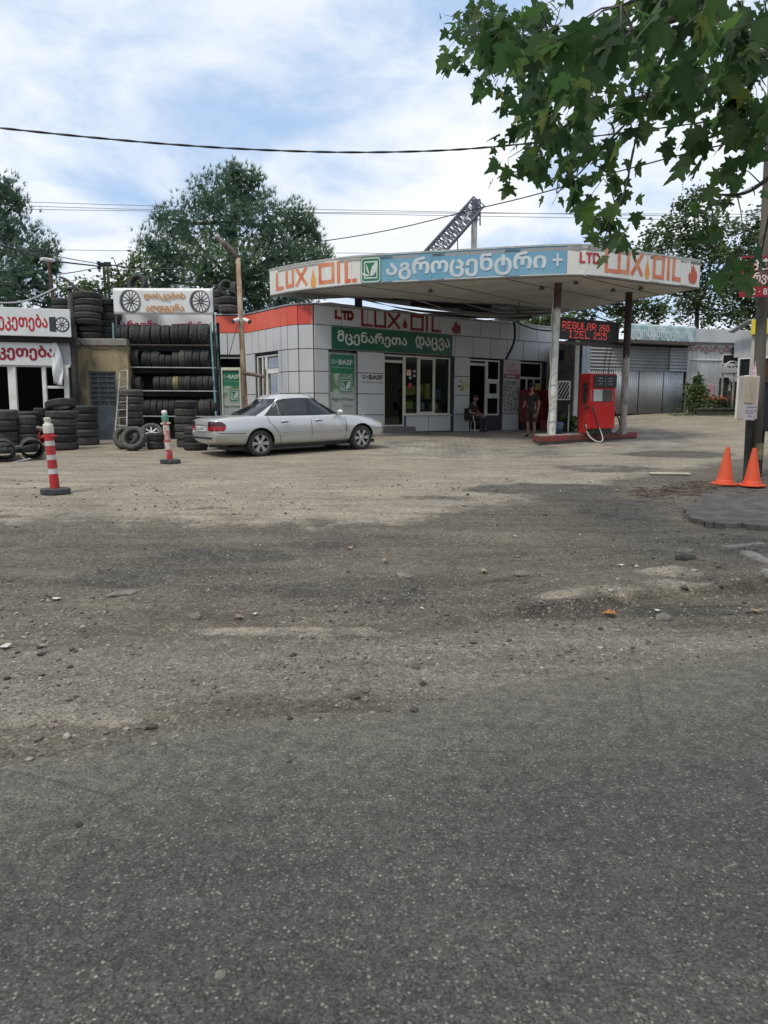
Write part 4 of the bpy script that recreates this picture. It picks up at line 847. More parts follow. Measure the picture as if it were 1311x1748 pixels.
pb('lower_panel', [(-hw + .1, hw - .005, -hd, -hd + .019, .17, .96)], redp, .01)
pb('side_panel', [(-hw - .012, -hw, -hd + .06, hd - .04, .02, 1.12)], redp2, .006)
pb('header', [(-hw + .13, hw + .004, -hd - .012, -hd + .018, 1.46, 1.86)], blackm)
mb = MB()
for i, z in enumerate((1.74, 1.65, 1.56)):
    for j in range(9):
        if j in (3, 5): continue
        x = -.2 + j * .062; mb.box(x, x + .035, -hd - .016, -hd - .013, z, z + .018 + .012 * ((i + j) % 2))
mb.build('price_print', mat('pale print', (.4, .42, .42), rough=.5), pump)
pb('display', [(-hw + .14, -.02, -hd - .004, -hd + .018, 1.03, 1.4)], mat('silver display', (.4, .42, .42), (.5, .52, .5), scale=2, rough=.35), .004)
pb('display_window', [(-.02, hw - .16, -hd - .003, -hd + .017, 1.03, 1.4)], mat('dark display', (.06, .07, .06), (.1, .1, .09), scale=3, rough=.2), .004)
mb = MB(); 
for xx in (-hw + .045, hw - .12):
    for k in range(7): mb.box(xx, xx + .055, -hd + .006, -hd + .019, 1.04 + k * .055, 1.075 + k * .055); 
# vertical white word on both stiles
bpy.context.view_layer.update()
def vtxt(x0, z0, z1, wd):
    v, f = text_geo('ბენზინი', .02)
    return [Vector((x0 + wd * (1 - y), -hd + .018, z0 + (z1 - z0) * x)) for x, y, *_ in v], f
mb = MB()
for x0 in (-hw + .025, hw - .12): v, f = vtxt(x0, 1.04, 1.4, .07); mb.add([p + Vector((0, -.02 if x0 > 0 else -.002, 0)) for p in v], f)
for q in mb.v: pass
mb.build('lettering', mat('pump white print', (.6, .56, .55), rough=.5), pump)
pb('nozzle_boot', [(-hw - .05, -hw, -.16, .04, .98, 1.62)], blackm)
pb('nozzle', [(-hw - .1, -hw - .05, -.12, -.04, 1.05, 1.5), (-hw - .1, -hw - .06, -.2, -.1, 1.42, 1.5)], mat('dark nozzle', (.03, .03, .03), rough=.4))
def curve(pts, n=24):
    return [Vector(p) for p in [tuple(q) for q in crom([Vector(p) for p in pts], max(2, n // (len(pts) - 1)))]]
MB().tube(curve([(-hw - .08, -.1, 1.1), (-hw - .1, -.22, .8), (-hw + .02, -hd - .1, .9), (-hw + .25, -hd - .1, .3), (-hw + .4, -hd - .16, -.12), (-hw + .3, -hd - .28, -.24), (-hw + .05, -hd - .25, -.16), (-hw - .06, -hd, .12), (-hw - .04, -.15, .35)]), .022, 8).build('hose', blackm, pump, smooth=True)
MB().tube(curve([(-hw - .03, -.2, .3), (-hw - .07, -hd - .1, -.02), (-hw + .02, -hd - .36, -.2), (-hw + .22, -hd - .4, -.22), (-hw + .37, -hd - .24, -.1), (-hw + .36, -hd - .05, .2)]), .016, 8).build('hose', mat('pale hose', (.5, .47, .42), rough=.6), pump, smooth=True)
MB().tube(curve([(hw, -.08, .95), (hw + .1, -.12, .75), (hw + .28, -.16, .42), (hw + .28, -.2, .14), (hw + .1, -.24, .03), (hw - .1, -hd - .03, .03)]), .025, 8).build('hose', blackm, pump, smooth=True)
for x in (.2, .38): MB().tube([(x, 0, 1.89), (x + .02, 0, 2.3), (x + .1, 0, 2.72)], .014, 6).build('hose_mast', blackm, pump)
# price board
PBW = Wall(P(957, 560, 22.75)[:2], P(1057, 565, 24.2)[:2])
za, zb = PBW.at(957, 578)[1], PBW.at(957, 544)[1]
led = empty('price_board', PBW.pt(PBW.L / 2, za), 0, 'black electronic price board with red dot letters between the canopy columns', 'price board')
mb = MB(); PBW.box(mb, -.05, PBW.L, za, zb, -.16, 0); bld(mb, 'casing', blackm, led, bevel=.01)
mb = MB(); PBW.box(mb, -.06, PBW.L + .01, zb, zb + .05, -.18, .03); bld(mb, 'hood', rail, led)
mb = MB(); PBW.box(mb, -.1, PBW.L + .25, za - .16, za - .06, -.12, -.05); bld(mb, 'support_rail', rail, led)
FONT = {'R': '11110 10001 10001 11110 10100 10010 10001', 'E': '11111 10000 10000 11110 10000 10000 11111', 'G': '01110 10001 10000 10111 10001 10001 01110', 'U': '10001 10001 10001 10001 10001 10001 01110', 'L': '10000 10000 10000 10000 10000 10000 11111', 'A': '01110 10001 10001 11111 10001 10001 10001',
        'D': '10100 00000 00000 00000 00000 00000 00000', 'I': '01110 00100 00100 00100 00100 00100 01110', 'Z': '11111 00001 00010 00100 01000 10000 11111', '2': '01110 10001 00001 00110 01000 10000 11111', '6': '01110 10000 10000 11110 10001 10001 01110', '0': '01110 10001 10001 10001 10001 10001 01110', '5': '11111 10000 11110 00001 00001 10001 01110', ' ': '00000 00000 00000 00000 00000 00000 00000'}
ledm = mat('red led', (.5, .02, .02), rough=.5, emit=(1, .09, .06), es=.95)
mb = MB(); drnd = random.Random(3)
def ledrow(txt, s0, s1, z0, z1):
    cw = (s1 - s0) / len(txt); r = min(cw / 6, (z1 - z0) / 7) * .46
    for i, ch in enumerate(txt):
        for ro, bits in enumerate(FONT[ch].split()):
            for co, bt in enumerate(bits):
                if bt == '1' and drnd.random() > .06:
                    s = s0 + cw * (i + (co + .5) / 6); z = z1 - (z1 - z0) * (ro + .5) / 7
                    put(([(-.5, -1), (.5, -1), (1, 0), (.5, 1), (-.5, 1), (-1, 0)], [(0, 1, 2, 3, 4, 5)]), PBW, s, s + r * .95, z, z + r * .8, .004, None, None, mb=mb)
h = zb - za
def sP(px, py): return PBW.at(px, py)[0]
ledrow('REGULAR', sP(960, 550), sP(1019, 555), za + .53 * h, za + .9 * h); ledrow('260', sP(1023, 555), sP(1041, 556), za + .54 * h, za + .88 * h)
ledrow('DIZEL', sP(960, 572), sP(1008, 573), za + .08 * h, za + .46 * h); ledrow('255', sP(1013, 573), sP(1037, 574), za + .09 * h, za + .45 * h)
bld(mb, 'lettering', ledm, led)
# bucket on the island
q = P(954, 741, 22.95); bk = empty('bucket', (q.x, 22.95, .79), 0, 'blue plastic bucket on the island behind the whitewashed column', 'bucket')
MB().lathe([(.1, .01), (.1, 0), (.125, .36), (.13, .37), (.118, .365), (.095, .02)], 20).build('body', mat('blue plastic', (.1, .17, .32), (.16, .24, .38), scale=4, rough=.45), bk, smooth=True)
MB().tube([(-.125, 0, .33), (-.12, -.05, .24), (0, -.13, .19), (.12, -.05, .24), (.125, 0, .33)], .006, 5).build('handle', steel, bk)
# ================================================================== TYRES
rubber = mat('tyre rubber', (.024, .024, .025), (.06, .058, .054), scale=5, rough=.72, lo=.45, hi=.8, rvar=.35, bump=.25, bscale=55)
rubber_dusty = mat('dusty tyre rubber', (.05, .048, .044), (.11, .1, .088), scale=4, rough=.85, lo=.4, hi=.75, rvar=.3, bump=.25, bscale=55)
rubber_chalk = mat('chalk marked tyre', (.035, .035, .034), (.3, .29, .22), scale=7, rough=.8, lo=.6, hi=.68, detail=6)
rubber_yellow = mat('yellow dusted tyre', (.16, .145, .06), (.3, .27, .12), scale=5, rough=.85)
def tyre_mesh(name, kind, n=44, W=.3, wide=1.0):
    """unit tyre: outer radius 1, width W*2, axis Z"""
    prof = []
    rin = .62
    prof += [(rin, -W * .72), (rin + .03, -W * .82), (.72, -W * .98), (.82, -W), (.9, -W * .94), (.955, -W * .84), (.985, -W * .72)]
    tread = []
    ribs = [-.72, -.4, -.14, .14, .4, .72] if kind != 'slick' else [-.72, -.1, .1, .72]
    for a, b in zip(ribs, ribs[1:]):
        if tread: tread += [(.965, W * (a - .0)), (.998, W * (a + .045))]
        else: tread += [(.99, W * (a + .02))]
        tread += [(1.0, W * (a + b) / 2), (.998, W * (b - .045))]
        if b != ribs[-1]: tread += [(.965, W * b)]
    tread[-1] = (.99, W * .7)
    prof += tread
    prof += [(.985, W * .72), (.955, W * .84), (.9, W * .94), (.82, W), (.72, W * .98), (rin + .03, W * .82), (rin, W * .72), (rin - .01, W * .4), (rin + .04, 0), (rin - .01, -W * .4)]
    mb = MB(); m = len(prof)
    for k in range(n):
        t = 2 * math.pi * k / n
        for r, z in prof:
            rr = r; tt = t
            if kind == 'lug' and r > .96 and abs(z) > W * .38: rr = r - (.034 if k % 2 else 0)
            if kind == 'rib' and r > .98 and abs(z) > W * .6: rr = r - (.016 if k % 2 else 0)
            if r > .93: tt = t + .05 * (1 - abs(z) / W) * (1 if kind == 'lug' else .4)
            mb.v.append((rr * math.cos(tt), rr * math.sin(tt), z))
    for k in range(n):
        k2 = (k + 1) % n
        for i in range(m):
            j = (i + 1) % m; mb.f.append((k * m + i, k2 * m + i, k2 * m + j, k * m + j)); mb.mi.append(0)
    o = mb.build(name, rubber, None, smooth=True); me = o.data
    bpy.data.objects.remove(o); 
    try: me.set_sharp_from_angle(angle=R(48))
    except Exception: pass
    return me
TM = {}
for kd in ('rib', 'lug', 'slick'):
    for mi_, m_ in enumerate((rubber, rubber_dusty, rubber_chalk, rubber_yellow)):
        me = tyre_mesh('tyre', kd) if mi_ == 0 else TM[(kd, 0)].copy()
        me.materials.clear(); me.materials.append(m_); TM[(kd, mi_)] = me
trnd = random.Random(21)
def tyre(loc, dia, width, rot, label, group, kind=None, m=0):
    kind = kind or trnd.choice(['rib', 'rib', 'lug', 'slick'])
    o = bpy.data.objects.new('tyre', TM[(kind, m)]); COL.objects.link(o)
    o.location = loc; o.scale = (dia / 2, dia / 2, width / .6); o.rotation_euler = rot
    tag(o, label, 'tyre', group); return o
ORD = ['lowest', 'second lowest', 'third from the ground', 'fourth from the ground', 'fifth from the ground', 'sixth from the ground', 'seventh from the ground', 'eighth from the ground']
NTH = ['first', 'second', 'third', 'fourth', 'fifth', 'sixth', 'seventh', 'eighth', 'ninth', 'tenth', 'eleventh', 'twelfth', 'thirteenth', 'fourteenth', 'fifteenth']
def stack(px0, px1, py0, py1, n, Y, desc, z0=None, m=(0, 0, 1), tilt_top=0, group='tyres piled up in the tyre yard', jit=.02):
    dia = (px1 - px0) / FPX * Y; q = P((px0 + px1) / 2, py0, Y); z = gz(q.x, Y + dia / 2) + .005 if z0 is None else z0
    H = (py0 - py1) / FPX * Y; wd = H / n
    for i in range(n):
        d = dia * trnd.uniform(.95, 1.03); top = i == n - 1
        rot = (trnd.uniform(-.012, .012), trnd.uniform(-.012, .012), trnd.uniform(0, 6)); zc = z + wd * (i + .5)
        if top and tilt_top: rot = (tilt_top, .05, 1); zc += .05
        pos = ORD[i] if z0 is None else ['lowest', 'second lowest', 'third up', 'fourth up', 'fifth up', 'sixth up', 'seventh up', 'eighth up'][i]
        if top: pos = 'topmost'
        tyre((q.x + trnd.uniform(-jit, jit), Y + dia / 2 + trnd.uniform(-jit, jit), zc), d, wd * 1.0, rot, f'tyre {pos} in the {desc}', group, m=trnd.choice(m))
    return q
# ------------------------------------------------------------------ the tyre rack
RKY = 22.0
RK = Wall((P(194, 650, RKY).x, RKY), (P(368, 650, RKY).x, RKY + .05))
rack = empty('tyre_rack', RK.pt(RK.L / 2, .62), 0, 'tall four shelf rack packed with black tyres beneath the white banners', 'tyre rack')
teal = mat('teal rack paint', (.1, .26, .26), (.2, .36, .36), scale=4, rough=.6); beamc = mat('pale rack rail', (.42, .45, .45), (.25, .28, .28), scale=5, rough=.55)
def rz_(py, px=280): return P(px, py, RKY).z
shelf_z = [rz_(710), rz_(666.5), rz_(626.5), rz_(588)]
zg = gz(RK.A.x + 1.5, RKY) - .02
s_post = [RK.at(197, 650)[0], RK.at(366, 650)[0]]
for k, sp_ in enumerate(s_post):
    for dd in (0, -.75):
        mb = MB(); mb.bar(RK.pt(sp_ + (.03 if k else -.03), zg, dd), RK.pt(sp_ - (.06 if k else -.02), rz_(551), dd), .045, .045); bld(mb, 'post', teal, rack)
for i, z in enumerate(shelf_z):
    for dd in (0.0, -.28, -.75):
        mb = MB(); mb.bar(RK.pt(s_post[0], z - .02 + (.02 if dd == 0 else 0), dd), RK.pt(s_post[1] + .05, z - .02, dd), .03, .035, up=(0, 1, 0)); bld(mb, 'rail', beamc if dd == 0 and i < 3 else (teal if i == 0 else rail), rack)
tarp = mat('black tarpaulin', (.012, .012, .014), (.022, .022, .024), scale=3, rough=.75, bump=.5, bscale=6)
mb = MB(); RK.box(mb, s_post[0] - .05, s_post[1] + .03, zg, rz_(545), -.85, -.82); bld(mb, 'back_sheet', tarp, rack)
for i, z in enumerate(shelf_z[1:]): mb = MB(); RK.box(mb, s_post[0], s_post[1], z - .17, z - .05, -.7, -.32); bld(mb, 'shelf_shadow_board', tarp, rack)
def tyre_row(items, base, name, scale=6.243, x0=180):
    """items: (px left, px right, py top, lean, material)"""
    for i, (a, b, top, lean, m) in enumerate(items):
        pa, pb_ = a / scale + x0, b / scale + x0
        cxp = (pa + pb_) / 2; X = P(cxp, 640, RKY + .1).x; wd = (pb_ - pa) / FPX * RKY; zb = shelf_z[base]
        dia = rz_(top, cxp) - zb
        tyre((X, RKY + dia / 2 - .02 + trnd.uniform(0, .04), zb + dia / 2 + .0), dia, wd * .97, (0, R(90 + lean), R(trnd.uniform(1, 7))), f'black tyre {NTH[i]} from the left on the {name} shelf of the rack', 'tyres on the rack', m=m)
tyre_row([(105, 185, 553, 0, 0), (187, 268, 552.5, 0, 0), (270, 383, 551.5, 0, 2), (386, 498, 552, 0, 2), (501, 600, 552, 0, 0), (603, 697, 553, 0, 0), (699, 794, 551, 0, 0), (797, 903, 550, 0, 0), (905, 993, 551.5, 0, 2), (995, 1110, 550.5, 0, 2)], 3, 'top')
tyre_row([(118, 197, 596, 3, 0), (200, 274, 595, 2, 1), (277, 362, 596, -2, 0), (388, 492, 599, 6, 0), (495, 580, 599, 0, 1), (582, 641, 604, 0, 0), (644, 707, 605, 0, 0), (709, 784, 600, 3, 0), (786, 852, 597, 0, 1), (855, 935, 597, 0, 0), (938, 1013, 598, 0, 0), (1016, 1102, 597, 0, 2)], 2, 'second')
tyre_row([(158, 238, 640, 0, 1), (252, 304, 640, 0, 0), (306, 371, 642, 0, 1), (503, 571, 642, 0, 0), (573, 639, 642, 0, 0), (641, 706, 642, 0, 2), (708, 773, 641.5, 0, 3), (775, 838, 641.5, 0, 2), (840, 903, 641, 0, 2), (905, 968, 641.5, 0, 0), (970, 1038, 641, 0, 2), (1040, 1098, 641, 0, 2), (1102, 1152, 641, 0, 0)], 1, 'third')
tyre_row([(335, 398, 682, 0, 0), (400, 464, 682, 0, 0), (466, 531, 682, 0, 0), (533, 590, 682, 0, 0), (592, 655, 682, 0, 0), (657, 722, 682, 0, 0), (726, 788, 682, 0, 0), (790, 850, 682, 0, 0), (852, 910, 682, 0, 0), (912, 972, 682, 0, 0), (975, 1046, 681, 0, 1), (1048, 1110, 680, 0, 2), (1113, 1172, 679, 0, 0)], 0, 'lowest')
# ------------------------------------------------------------------ banners over the rack
BN = Wall((P(194, 520, RKY - .03).x, RKY - .03), (P(364, 520, RKY + .06).x, RKY + .06))
def sB(px, py=515): return BN.at(px, py)[0]
def zBn(py, px=280): return BN.at(px, py)[1]
def cloth(W_, s0, s1, z0, z1, d, name, m, root, nx=24, nz_=8, amp=.02, seed=0):
    mb = MB(); v = []
    for i in range(nx + 1):
        for j in range(nz_ + 1):
            s = s0 + (s1 - s0) * i / nx; z = z0 + (z1 - z0) * j / nz_
            v.append(W_.pt(s, z, d + amp * (math.sin(i * .7 + seed + j * .5) + .6 * math.sin(i * 1.9 + j * 1.1 + seed * 3)) * .5))
    f = [(i * (nz_ + 1) + j, (i + 1) * (nz_ + 1) + j, (i + 1) * (nz_ + 1) + j + 1, i * (nz_ + 1) + j + 1) for i in range(nx) for j in range(nz_)]
    o = mb.add(v, f).build(name, m, None, smooth=True); so = o.modifiers.new('thickness', 'SOLIDIFY'); so.thickness = .004; so.offset = -1
    return rel(o, root) if root else o
def wheel_print(W_, s, z, r, d, root, flip=False):
    mb = MB(); sq = .82; mats = [mat('rim print dark', (.045, .045, .05), rough=.5), mat('rim print grey', (.28, .29, .3), rough=.5), signwhite]
    def P2(x, y, dd): return W_.pt(s + x, z + y, dd)
    def disc(cx_, rx, ry, dd, mi, n=32): mb.add([P2(cx_ + rx * math.cos(2 * math.pi * k / n), ry * math.sin(2 * math.pi * k / n), dd) for k in range(n)], [tuple(range(n))], mi)
    sg = -1 if flip else 1; off = -.16 * r * sg * (-1)
    disc(-.17 * r, r * sq, r, d, 1); disc(-.13 * r, r * sq * .95, r * .96, d + .001, 0); disc(.06 * r, r * sq, r, d + .002, 0); disc(.06 * r, r * sq * .93, r * .93, d + .003, 1); disc(.06 * r, r * sq * .87, r * .87, d + .004, 2)
    for k in range(7):
        for sp_ in (-.13, .13):
            t = 2 * math.pi * k / 7 + .2; e = Vector((math.cos(t + sp_ * 1.8) * .88, math.sin(t + sp_ * 1.8) * .88)); i_ = Vector((math.cos(t) * .16, math.sin(t) * .16)); nn = Vector((-(e - i_).y, (e - i_).x)).normalized() * .05
            mb.add([P2(.06 * r + p.x * r * sq, p.y * r, d + .005 + .0004 * k + .0002 * (sp_ > 0)) for p in (i_ - nn, e - nn, e + nn, i_ + nn)], [(0, 1, 2, 3)], 0)
    disc(.06 * r, r * sq * .24, r * .24, d + .009, 0, 16); disc(.06 * r, r * sq * .09, r * .09, d + .0095, 1, 12)
    return rel(mb.build('wheel_print', mats), root)
ban = empty('banner', BN.pt(1.5, zBn(536)), 0, 'white banner with two printed alloy wheels and orange lettering above the tyre rack', 'banner')
cloth(BN, 0, BN.L, zBn(537), zBn(492), 0, 'printed_sheet', signwhite, ban, amp=.012)
orl = mat('orange lettering', (.6, .3, .09), (.5, .24, .08), scale=4, rough=.5)
rel(put(text_geo('დისკების', .035), BN, sB(246), sB(317), zBn(513), zBn(499), .022, orl, None), ban)
rel(put(text_geo('აღდგენა', .035), BN, sB(248), sB(314), zBn(534), zBn(519), .022, orl, None), ban)
wheel_print(BN, sB(223), zBn(514.5), (zBn(495) - zBn(534)) / 2, .022, ban); wheel_print(BN, sB(342), zBn(514.5), (zBn(495.5) - zBn(534)) / 2, .022, ban, True)
BN2 = Wall((P(193, 550, RKY + .72).x, RKY + .72), (P(366, 550, RKY + .78).x, RKY + .78))
def sB2(px): return BN2.at(px, 550)[0]
def zBn2(py): return BN2.at(280, py)[1]
ban2 = empty('banner', BN.pt(1.5, zBn(566)), 0, 'wrinkled white banner with half hidden red lettering right above the top row of tyres', 'banner')
cloth(BN2, .0, BN2.L + .05, zBn2(569), zBn2(533), 0, 'printed_sheet', signwhite, ban2, amp=.035, seed=4)
redb = mat('banner red print', (.42, .02, .05), rough=.5)
rel(put(text_geo('არგონი', .035), BN2, sB2(208), sB2(270), zBn2(566), zBn2(547), .035, redb, None), ban2); rel(put(text_geo('ალუმინი', .035), BN2, sB2(292), sB2(352), zBn2(566), zBn2(549), .035, redb, None), ban2)
for sx_ in (BN.L * .5,):
    pass
mb = MB()
for s in (.02, BN.L - .02): mb.bar(BN.pt(s, zg, -.1), BN.pt(s, zBn(491), -.1), .05, .05)
bld(mb, 'post', rail, ban)
# ------------------------------------------------------------------ yellow plaster outbuilding and gate
YW = Wall((P(119, 660, 21.6).x, 21.6), (P(203, 660, 21.75).x, 21.75))
yb_ = empty('outbuilding', YW.pt(.7, .6), 0, 'stained yellow plaster outbuilding carrying stacked tyres on its flat roof', 'outbuilding')
plaster = mat('stained yellow plaster', (.38, .3, .17), (.13, .115, .09), scale=1.8, rough=.9, lo=.42, hi=.62, detail=8, bump=.4, bscale=20, stretch=(1.6, 1.6, .6))
zt = YW.at(160, 578)[1]; zc_ = YW.at(160, 590)[1]; zgy = gz(YW.A.x + .7, 21.6)
sd0, sd1 = YW.at(154, 700)[0], YW.at(201, 700)[0]; zdt = YW.at(175, 634)[1]
mb = MB(); YW.box(mb, 0, sd0, zgy - .2, zc_, -3, 0); YW.box(mb, sd0, YW.L + .3, zdt, zc_, -3, -.001); YW.box(mb, sd1, YW.L + .3, zgy - .2, zdt, -3, -.002); YW.box(mb, sd0, sd1, zgy - .2, zdt, -3, -.5); bld(mb, 'wall', plaster, yb_)
mb = MB(); YW.box(mb, -.05, YW.L + .3, zc_, zt, -3.05, .08); bld(mb, 'roof_slab', concrete, yb_, bevel=.02)
gate = mat('grey painted steel door', (.1, .115, .125), (.15, .165, .17), scale=3, rough=.6)
mb = MB(); zm = YW.at(178, 692)[1]; YW.box(mb, sd0, sd1, zgy, zm, -.12, -.06); YW.box(mb, sd0, sd0 + .05, zgy, zdt, -.1, -.03); YW.box(mb, sd1 - .05, sd1, zgy, zdt, -.1, -.03); YW.box(mb, sd0 + .05, sd1 - .05, zdt - .06, zdt, -.1, -.032)
for k in range(1, 7): z = zm + (zdt - zm) * k / 7; YW.box(mb, sd0 + .05, sd1 - .05, z - .02, z + .02, -.1, -.05)
for k in (1, 2): s = sd0 + (sd1 - sd0) * k / 3; YW.box(mb, s - .02, s + .02, zm, zdt - .06, -.11, -.06)
dr = bld(mb, 'door', gate, yb_, bevel=.004)
mb = MB(); YW.box(mb, sd0 + .05, sd1 - .05, zm, zdt - .06, -.108, -.101); p = mb.build('pane', mat('frosted door glass', (.1, .12, .13), (.06, .07, .075), scale=9, rough=.35)); p.parent = dr
mb = MB(); YW.box(mb, sd0 + .06, sd0 + .1, zm - .3, zm - .18, -.06, -.02); p = mb.build('handle', steel); p.parent = dr
rel(MB().prism([tuple(YW.pt(s, 0, d)[:2]) for s, d in ((sd0 - .2, 0), (sd1 + .2, 0), (sd1 + .2, .5), (sd0 - .2, .5))], zgy - .2, zgy + .03).build('doorstep', concrete), yb_)
stack(122, 166, 577, 499, 7, 21.7, 'tall stack on the yellow outbuilding roof', z0=zt, m=(0, 1, 0), jit=.04); stack(158, 200, 577, 508, 6, 22.3, 'second stack behind it on the yellow outbuilding', z0=zt, m=(0, 0, 1), jit=.04)
stack(83, 121, 545, 510, 3, 22.5, 'short roof stack beside the thin leaning post', z0=P(100, 545, 22.5).z, m=(1, 0))
MB_ = MB(); q = P(100, 546, 23); MB_.box(q.x - 4, q.x + .6, 21.9, 24.5, zgy, q.z - .02)
# ------------------------------------------------------------------ left tyre shop with signs
a = P(0, 600, 20.3); b = P(121, 600, 20.85); dirv = (b - a); a2 = a - dirv * .9
SW = Wall(a2[:2], b[:2])
def sS(px, py=600): return SW.at(px, py)[0]
def zS(py, px=60): return SW.at(px, py)[1]
lsh = empty('tyre_shop', SW.pt(SW.L - 1, .56), 0, 'dark tyre workshop with white window frames at the edge of the yard', 'shop'); zgs = gz(b.x - .5, 20.6) - .05
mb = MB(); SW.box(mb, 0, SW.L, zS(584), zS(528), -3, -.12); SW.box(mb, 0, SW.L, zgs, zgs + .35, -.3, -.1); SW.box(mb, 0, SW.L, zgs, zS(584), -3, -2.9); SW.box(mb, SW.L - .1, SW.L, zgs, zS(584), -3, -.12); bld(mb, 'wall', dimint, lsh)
mb = MB()
for x0, x1 in ((14, 27), (72, 78.5), (109, 117)): mb.bar(SW.pt(sS((x0 + x1) / 2 - 1, 625), zS(626), -.05), SW.pt(sS((x0 + x1) / 2 + 2.2, 700), zgs, -.05), (x1 - x0) / FPX * 20.6, .08)
SW.box(mb, sS(76, 660), sS(112, 660), zS(663), zS(658.5), -.09, -.02); SW.box(mb, 0, SW.L - .05, zS(626.5), zS(622), -.1, -.015)
bld(mb, 'window_frame', white, lsh, bevel=.006)
mb = MB(); SW.box(mb, .05, SW.L - .1, zgs + .36, zS(626), -.075, -.068); bld(mb, 'pane', glass('workshop glass', (.22, .23, .24), .02, .35), lsh)
mb = MB(); SW.box(mb, sS(94), SW.L + .02, zS(624, 110), zS(578, 110), -.1, -.02); bld(mb, 'side_panel', mat('grey side panel', (.36, .37, .38), (.3, .3, .31), scale=3, rough=.6), lsh)
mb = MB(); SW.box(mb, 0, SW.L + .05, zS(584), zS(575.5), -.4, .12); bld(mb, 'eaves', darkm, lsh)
# upper sign
SW2 = Wall(a2[:2] , b[:2]); 
us = empty('shop_sign', SW.pt(SW.L - 1, zS(574), .2), 0, 'long white sign with red Georgian lettering and a printed wheel over the tyre workshop', 'sign')
mb = MB(); SW.box(mb, 0, sS(121.5, 550), zS(575), zS(527.5), .1, .2); bld(mb, 'sign_board', signwhite, us, bevel=.01)
rel(put(text_geo('შეკეთება', .03), SW, sS(83, 550) - (sS(83, 550) - sS(1, 550)) * 1.17, sS(83, 550), zS(567), zS(537), .204, mat('bright red lettering', (.5, .02, .025), rough=.45), None), us)
mb = MB(); r = (zS(541) - zS(567)) / 2; zc2 = zS(554)
put(([(0, .04), (1, 0), (1, 1), (0, .97)], [(0, 1, 2, 3)]), SW, sS(85.5, 550), sS(97, 550), zS(567), zS(541), .203, None, None, mb=mb, mi=0)
c0 = sS(107, 550)
def dsk(rx, d, mi, n=26): mb.add([SW.pt(c0 + rx * .95 * math.cos(2 * math.pi * k / n), zc2 + rx * math.sin(2 * math.pi * k / n), d) for k in range(n)], [tuple(range(n))], mi)
dsk(r, .203, 0); dsk(r * .8, .2045, 1)
for k in range(10):
    t = 2 * math.pi * k / 10; v, f = strokes_geo([[(0.12 * math.cos(t), .12 * math.sin(t)), (.78 * math.cos(t), .78 * math.sin(t))]], .1); mb.add([SW.pt(c0 + x * r * .95, zc2 + y * r, .206 + .0005 * k) for x, y in v], f, 0)
rel(mb.build('wheel_print', [mat('rim print dark', (0, 0, 0)), signwhite]), us)
ls_ = empty('shop_sign', SW.pt(SW.L - 1, zS(625), .1), 0, 'lower white sign with large dark red lettering, its right end torn loose', 'sign')
mb = MB(); SW.box(mb, 0, sS(93, 600), zS(624), zS(585), -.01, .04); bld(mb, 'sign_board', signwhite, ls_, bevel=.006)
rel(put(text_geo('შეკეთება', .045), SW, sS(93, 600) - (sS(93, 600) - sS(-2, 600)) * 1.34, sS(93.5, 600), zS(616), zS(589), .044, mat('dark red sign lettering', (.3, .012, .03), rough=.5), None), ls_)
mb = MB(); v = []; nn = 14
for i in range(nn + 1):
    t = i / nn; py = 582 + 75 * t; wpx = 4 + 13 * math.sin(min(1, t * 1.15) * 2.2) * (1 - .35 * t); cxp = 97 + 4.5 * t - 4 * t * t
    for j in range(5): q = j / 4 - .5; x = cxp + q * wpx * 1.35; v.append(SW.pt(sS(x, 620), zS(py + 5 * q), .06 + .05 * math.sin(3 * t * 3 + j * 1.7) * (.3 + t)))
f = [(i * 5 + j, i * 5 + j + 1, i * 5 + j + 6, i * 5 + j + 5) for i in range(nn) for j in range(4)]
o = mb.add(v, f).build('torn_flap', signwhite, None, smooth=True); o.modifiers.new('thickness', 'SOLIDIFY').thickness = .005; rel(o, ls_)
for i, (x0, x1) in enumerate(((0, 30), (24, 76))):
    X0, X1 = P(x0, 525, 21.8).x, P(x1, 525, 21.8).x; d = X1 - X0
    tyre(((X0 + X1) / 2, 21.8 + d / 2 + .2 * i, zS(527) + .03), d, .22, (R(4), R(2), 1), ['tyre lying flat on the workshop roof at the picture edge', 'wide tyre lying flat on the roof above the white sign'][i], 'tyres piled up in the tyre yard', m=0)
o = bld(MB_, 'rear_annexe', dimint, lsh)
# black leaning pole between shop and outbuilding
pl_ = empty('leaning_pole', P(131, 700, 20.9), 0, 'black leaning pipe between the workshop and the yellow wall', 'pole')
bld(MB().tube([P(119, 500, 20.95), P(122, 560, 20.95), P(128, 640, 20.95), P(133, 770, 20.95)], [.06, .1, .1, .1], 12), 'pipe', mat('black weathered pipe', (.02, .018, .017), (.06, .05, .045), scale=4, rough=.7), pl_, smooth=True)
bld(MB().tube([P(126, 576, 20.8), P(140, 588, 21), P(160, 596, 21.2), P(185, 597, 21.4), P(199, 590, 21.5)], .02, 6), 'cable', wire_m, pl_)
